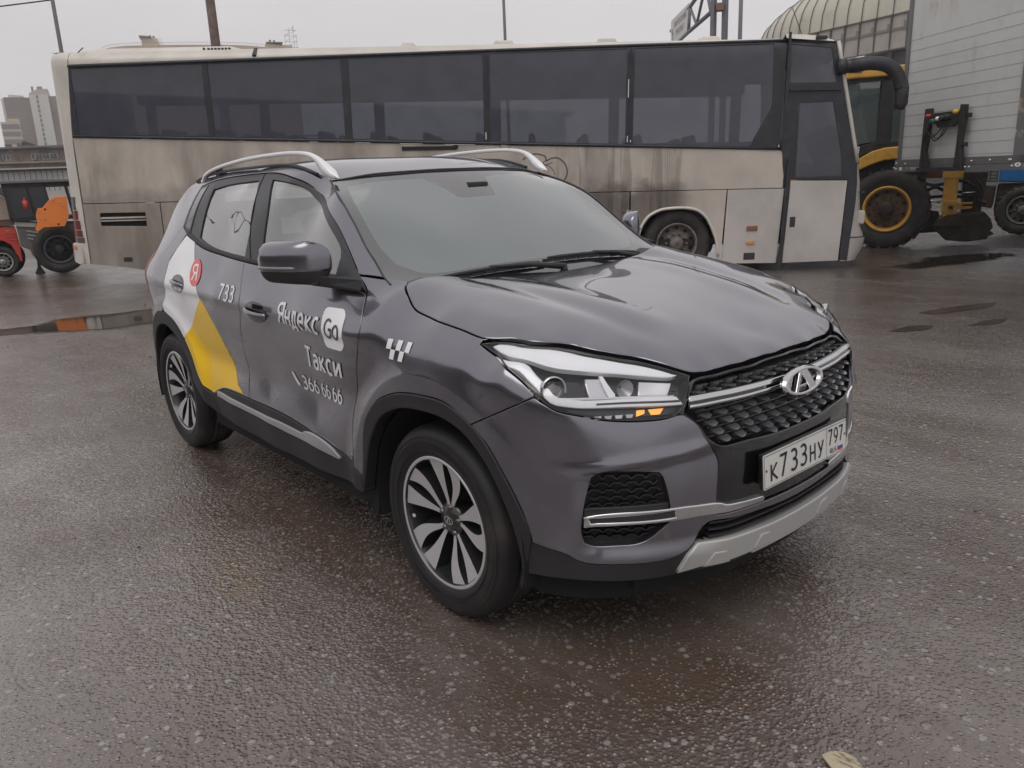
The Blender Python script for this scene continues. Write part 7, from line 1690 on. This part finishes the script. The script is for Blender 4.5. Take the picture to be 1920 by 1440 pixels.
MB().box((2.3,1,zt+13.8),(2.9,2,zt+15.7)).build('chimney',slate,tw);MB().box((3.9,1,zt+14.8),(5.4,2,zt+15.7)).build('chimney',slate,tw);slab('roof_canopy',[(-4.3,zt+12.2),(-4.1,zt+13.2),(-.1,zt+12.9),(-.1,zt+12.5)],tw_m,tw,1,6)
an,g=frame('towers','office_block','small stepped beige office block in front of the brown tower','building');an.location.z=0
am=mat('annex_beige',(.52,.42,.32),.8)
MB().box((-7.3,-14,0),(-2.35,-8,zt+4.0)).build('wall',am,an);MB().box((-5.2,-14.1,zt+3.9),(-2.35,-8,zt+4.85)).build('upper_floor',am,an)
for z in(-2.2,-.0,2.1): MB().box((-7.15,-14.2,zt+z),(-2.6,-13.95,zt+z+1.25)).build('window_strip',twn,an)
# round building behind the coach
ro,g=frame('round','round_building','large low beige building with curved parapet behind the coach','building');ro.location.z=0;zr=g['o'][2]
rp_=g['roof'];V=[];F=[];n=len(rp_)
beige=mat('parapet_beige',(.50,.42,.33),.8,var=(.3,.08))
for i,(a,c) in enumerate(rp_):
    y=8*(1-math.cos((a+2)/24*1.3));V+=[(a,y,0),(a,y,zr+c),(a,y+14,zr+c),(a,y+14,0)]
for i in range(n-1):
    for k in range(3): F.append((i*4+k,i*4+k+1,i*4+5+k,i*4+4+k))
MB().poly(V,F).build('wall',beige,ro)
b=MB();prev=None
for a in np.linspace(-18.6,9.0,56):
    c=np.interp(a,[q[0] for q in rp_],[q[1] for q in rp_]);y=8*(1-math.cos((a+2)/24*1.3));p=Vector((a,y,zr+c+.42));b.beam((a,y,zr+c-.05),p,.03)
    if prev: b.beam(prev,p,.04)
    prev=p
b.build('roof_railing',slate,ro)
slab('lift_house',[(a,c+zr) for a,c in g['box1']],beige,ro,3,7);slab('lift_house_cap',[(a,c+zr) for a,c in g['cap1']],slate,ro,2.7,7.2);slab('lift_house',[(a,c+zr-.2) for a,c in g['box2']],beige,ro,3,7)
for x,z in((-10.55,1.7),(-9.95,1.6),(10.1,1.2),(10.85,1.15)):
    b=MB();b.lathe([(.12,0),(.12,.25),(.24,.28),(.24,.36),(.10,.5),(.001,.5)],(x,4,zr+z),'z',12);b.build('roof_vent',slate,ro)
b=MB();b.beam((-8.85,3,zr),(-9.0,3,zr+1.65),.05);b.beam((-8.55,3,zr),(-8.7,3,zr+1.65),.05);b.build('ladder',slate,ro)
for x0,x1,h in((-6.0,-4.6,.22),(-7.6,-7.3,.3),(9.45,12.2,.95)):
    if h<.5: MB().box((x0,3,zr),(x1,4,zr+h)).build('roof_box',slate,ro)
MB().box((9.3,2.6,zr+.98),(12.3,7.2,zr+1.12)).build('lift_house_cap',slate,ro)
mt,_=frame('round','scaffold_mast','slender lattice scaffold mast on the round building roof','mast');mt.location.z=0;b=MB()
for i in range(4):
    for sx in(12.9,13.7,14.5,15.0):
        if i<3 or sx in(13.7,14.5): b.beam((sx,4,zr-.7+1.15*i),(sx+(.0),4,zr+.45+1.15*i),.05)
    b.beam((12.8,4,zr+.4+1.0*i),(15.1,4,zr+.4+1.0*i),.05);b.beam((12.9,4,zr-.6+1.0*i),(15.0,4,zr+.4+1.0*i),.04)
b.beam((14.5,4,zr+3),(14.6,4,zr+4.3),.06);b.beam((13.2,4,zr+2.6),(14.6,4,zr+4.1),.04);b.build('lattice',slate,mt)
# poles
def pole(k,name,label,m,x0,x1,flare=1.18,h=12.):
    g=BG[k];P=g['p'];e=empty(name,(g['o'][0],g['o'][1],0),label,'pole',None,g['rz']);zc=g['o'][2]
    cx=(P[0][0]+P[1][0]+P[2][0]+P[3][0])/4;r=(abs(P[1][0]-P[0][0])+abs(P[2][0]-P[3][0]))/4
    b=MB();b.tube([(cx,0,0),(cx,0,zc),(cx,0,h)],[r*1.25,r*1.02,r*.85],14);b.build('shaft',m,e);return e
rustp=mat('rusty_pole',(.20,.145,.12),.8,var=(4,.2),dirt=((.11,.08,.07),3,.45,.7));greyp=mat('grey_pole',(.19,.195,.21),.6,.2)
e1=pole('pole1','lamp_pole','thin grey pole above the rear left end of the coach',mat('concrete_pole',(.20,.19,.19),.8),0,0)
pole('pole2','concrete_pole','thick brown rusty pole rising behind the rear air unit of the coach',rustp,0,0);pole('pole3','lamp_pole','slim blue-grey pole behind the middle of the coach roof',greyp,0,0);pole('pole4','lamp_pole','plain grey pole just right of the sign gantry',greyp,0,0)
g=BG['cable'];cbl=empty('overhead_cable',(g['o'][0],g['o'][1],0),'dark overhead cable running off to the left from the thin pole','cable',None,g['rz']);zc=g['o'][2]
ring('wire',[(x,0,zc+.0+(-.157+(x+.77)*.19) if x<.8 else zc+.13) for x in np.linspace(-6,.74,10)],.022,DKM,cbl,6);
# gantry
ga=empty('sign_gantry',(-31.1,46.8,0),'grey steel gantry posts with diagonal truss arm above the coach','gantry')
gm_=mat('gantry_steel',(.16,.16,.18),.55,.3,var=(3,.15));o=Vector((-31.1,46.8,0));W3=lambda x,y,z:Vector((x,y,z))-o
b=MB();b.beam(W3(-31.23,46.73,0),W3(-31.26,46.71,15.5),.33,.30,up=(1,0,0));b.beam(W3(-30.61,47.16,0),W3(-30.63,47.14,15.5),.33,.30,up=(1,0,0));b.build('post',gm_,ga)
b=MB();b.beam(W3(-31.05,46.7,12.0),W3(-30.65,47.0,12.0),.75,.45,up=(0,0,1));b.build('joint_box',mat('rusty_box',(.19,.11,.085),.8),ga)
b=MB();A1,A2=W3(-38.51,53.8,14.0),W3(-31.4,46.62,14.05);B1,B2=W3(-38.58,53.75,12.14),W3(-31.4,46.62,11.75);C1,C2=W3(-46.0,61.0,13.9),W3(-46.0,61.0,12.4)
b.tube([C1,A1,A2],.15,8);b.tube([C2,B1,B2],.15,8);b.tube([A1,B1],.13,8)
for t0,t1,u in((0,.4,0),(.4,.75,1),(.75,1.,0)):
    pa=A1.lerp(A2,t0) if u==0 else B1.lerp(B2,t0);pb=B1.lerp(B2,t1) if u==0 else A1.lerp(A2,t1);b.tube([pa,pb],.11,8)
b.build('truss',gm_,ga)
sg=empty('road_sign',(-38.585,53.748,12.19),'white direction sign with an arrow and two lines of grey lettering','sign')
vr=Vector((-44.24,58.74,12.27))-Vector((-38.585,53.748,12.19));vr.z=0.;up=Vector((0,0,2.1));nrm=vr.cross(up).normalized()
if nrm.dot(Vector((3.4,-2.3,0))-Vector((-38,53,0)))<0: nrm=-nrm
MB().poly([nrm*.0,vr,vr+up,up,-nrm*.12,vr-nrm*.12,vr+up-nrm*.12,up-nrm*.12],[(0,1,2,3),(4,5,6,7),(0,1,5,4),(1,2,6,5),(2,3,7,6),(3,0,4,7)]).build('sign_board',mat('sign_white',(.62,.61,.59),.5),sg)
class SG:
    P=staticmethod(lambda q,off=0.:np.array([list((vr*(1-a)+up*c+nrm*float(k))) for (a,c),k in zip(np.asarray(q,float).reshape(-1,2),np.broadcast_to(np.asarray(off,float),(len(np.asarray(q).reshape(-1,2)),)))]))
    N=staticmethod(lambda q:np.tile(list(nrm),(len(np.asarray(q).reshape(-1,2)),1)))
sgt=mat('sign_letter_grey',(.22,.21,.22),.6)
V,F=text_mesh('ВИТЕБСКИЙ',.13,.12);decal_uv('sign_letters',V,F,[(.22,.86),(.86,.86),(.86,.60),(.22,.60)],SG,sgt,sg,.02)
V,F=text_mesh('ПРОСПЕКТ'.replace('Т','Т'),.13,.12);decal_uv('sign_letters',V,F,[(.30,.46),(.76,.46),(.76,.24),(.30,.24)],SG,sgt,sg,.02)
decal_uv('sign_arrow',np.array([(.35,0.),(.65,0.),(.65,.6),(1.,.6),(.5,1.),(0.,.6),(.35,.6)]),[(0,1,2,6),(2,3,4),(2,4,6),(4,5,6)],[(.07,.66),(.15,.66),(.15,.02),(.07,.02)],SG,sgt,sg,.02)
# arched hall
ah=empty('station_hall',(0,0,0),'long barrel-roofed glass and metal station hall behind the coach front','building')
g=BG['arch'];hx,hy=math.cos(g['rz']),math.sin(g['rz'])
ah.location=(-21.66,55.12,0);ah.rotation_euler=(0,0,math.atan2(-.264,.964))
shm=mat('barrel_sheet',(.50,.47,.38),.35,.0,.4,.2,var=(.35,.12),dirt=((.20,.18,.15),.5,.56,.8));fasc=mat('fascia_panel',(.36,.335,.30),.5,var=(.5,.08),dirt=((.22,.20,.18),.8,.5,.8));rib=mat('rib_dark',(.10,.085,.075),.6)
b=MB();V=[];F=[];K=18;xs=np.arange(-19.65,18,1.31)
def hf(x): return 1. if x>-3 else math.sqrt(max(.02,1-((-3-x)/16.9)**2))
for x in xs:
    for k in range(K+1):
        a=PI*k/K;V.append((x,6.2-6.2*math.cos(a)*hf(x),11+5.0*hf(x)*math.sin(a)**.85))
for i in range(len(xs)-1):
    for k in range(K): F.append((i*(K+1)+k,i*(K+1)+k+1,(i+1)*(K+1)+k+1,(i+1)*(K+1)+k))
b.poly(V,F).build('barrel_roof',shm,ah,smooth=True)
b=MB()
for x in xs: b.tube([(x,6.2-6.26*math.cos(PI*k/K)*hf(x),11+5.06*hf(x)*math.sin(PI*k/K)**.85) for k in range(0,K,1)],.035,5,cap=False)
b.build('roof_rib',rib,ah,recalc=False)
b=MB();b.poly([(-14,0,11),(18,0,11),(18,-.15,8.75),(-14,-.15,8.75),(-14,.3,11),(18,.3,11),(18,.15,8.75),(-14,.15,8.75)],[(0,1,2,3),(4,5,6,7),(0,1,5,4),(1,2,6,5),(2,3,7,6),(3,0,4,7)]);b.build('fascia',fasc,ah)
b=MB()
for x in xs[xs>-14]: b.box((x-.03,-.22,8.75),(x+.03,-.0,11.0))
b.box((-14,-.09,10.93),(18,-.02,11.02));b.box((-14,-.24,8.70),(18,-.1,8.78));b.build('fascia_batten',rib,ah)
b=MB();b.box((-14,-.13,9.95),(18,-.105,10.12))
for x in xs[xs>-14]: b.box((x-.32,-.14,10.05),(x-.10,-.11,10.45))
b.build('inner_beam',mat('beam_dark',(.20,.19,.17),.7),ah)  # flat darker strips across the fascia panels
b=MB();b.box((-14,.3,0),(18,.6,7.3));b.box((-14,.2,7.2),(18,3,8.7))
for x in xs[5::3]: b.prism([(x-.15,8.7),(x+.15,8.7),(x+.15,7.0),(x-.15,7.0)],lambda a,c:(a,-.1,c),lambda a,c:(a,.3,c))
b.build('wall',mat('hall_dark_wall',(.055,.06,.065),.7),ah)  # lower wall and soffit in one even dark grey
b=MB();b.box((-14,12,0),(18,12.4,11));b.build('back_wall',fasc,ah)

# the damp air between here and the far towers
hz=MB();hz.box((-420,-90,-1.1),(40,140,46));ho=hz.build('haze',None);ho.data.materials.clear()
hm=bpy.data.materials.new('haze_air');hm.use_nodes=True;hm.node_tree.nodes.clear();v_=hm.node_tree.nodes.new('ShaderNodeVolumePrincipled');v_.inputs['Color'].default_value=(.93,.92,.94,1);v_.inputs['Density'].default_value=.0011
oo_=hm.node_tree.nodes.new('ShaderNodeOutputMaterial');hm.node_tree.links.new(v_.outputs[0],oo_.inputs['Volume']);ho.data.materials.append(hm);props(ho,kind='stuff',label='thin grey haze filling the air over the yard')

lp=empty('street_lamp',(-25.1,-5.6,0),'tall double armed street lamp left of the yard, mirrored in the rear door glass','lamp post')
MB().tube([(0,0,0),(0,0,5),(0,0,8.0)],[.11,.09,.07],10).build('post',greyp,lp)
for s in(-1,1):
    MB().tube([(0,0,7.9),(0,s*.7,8.25),(0,s*1.5,8.4)],.04,8).build('arm',greyp,lp);b=MB();b.box((-.14,s*1.45-.3,8.34),(.14,s*1.45+.3,8.46));b.build('lamp_head',greyp,lp,bevel=.03)
wh=empty('added_dark_block',(-12,-26,0),'long low dark block added out of view to darken the reflections in the taxi doors','building');wm=mat('dark_block_wall',(.06,.052,.048),.8,var=(.5,.2))  # unseen building, added only so the taxi side mirrors something dark
MB().box((-32,-8,0),(44,0,5.6)).build('wall',wm,wh);MB().box((-32.3,-8.3,5.6),(44.3,.4,5.9)).build('roof',slate,wh)
for k in range(9): MB().box((-28+8*k,-.02,0),(-24.4+8*k,.05,3.8)).build('block_panel',mat('block_panel_brown',(.10,.075,.06),.6),wh)
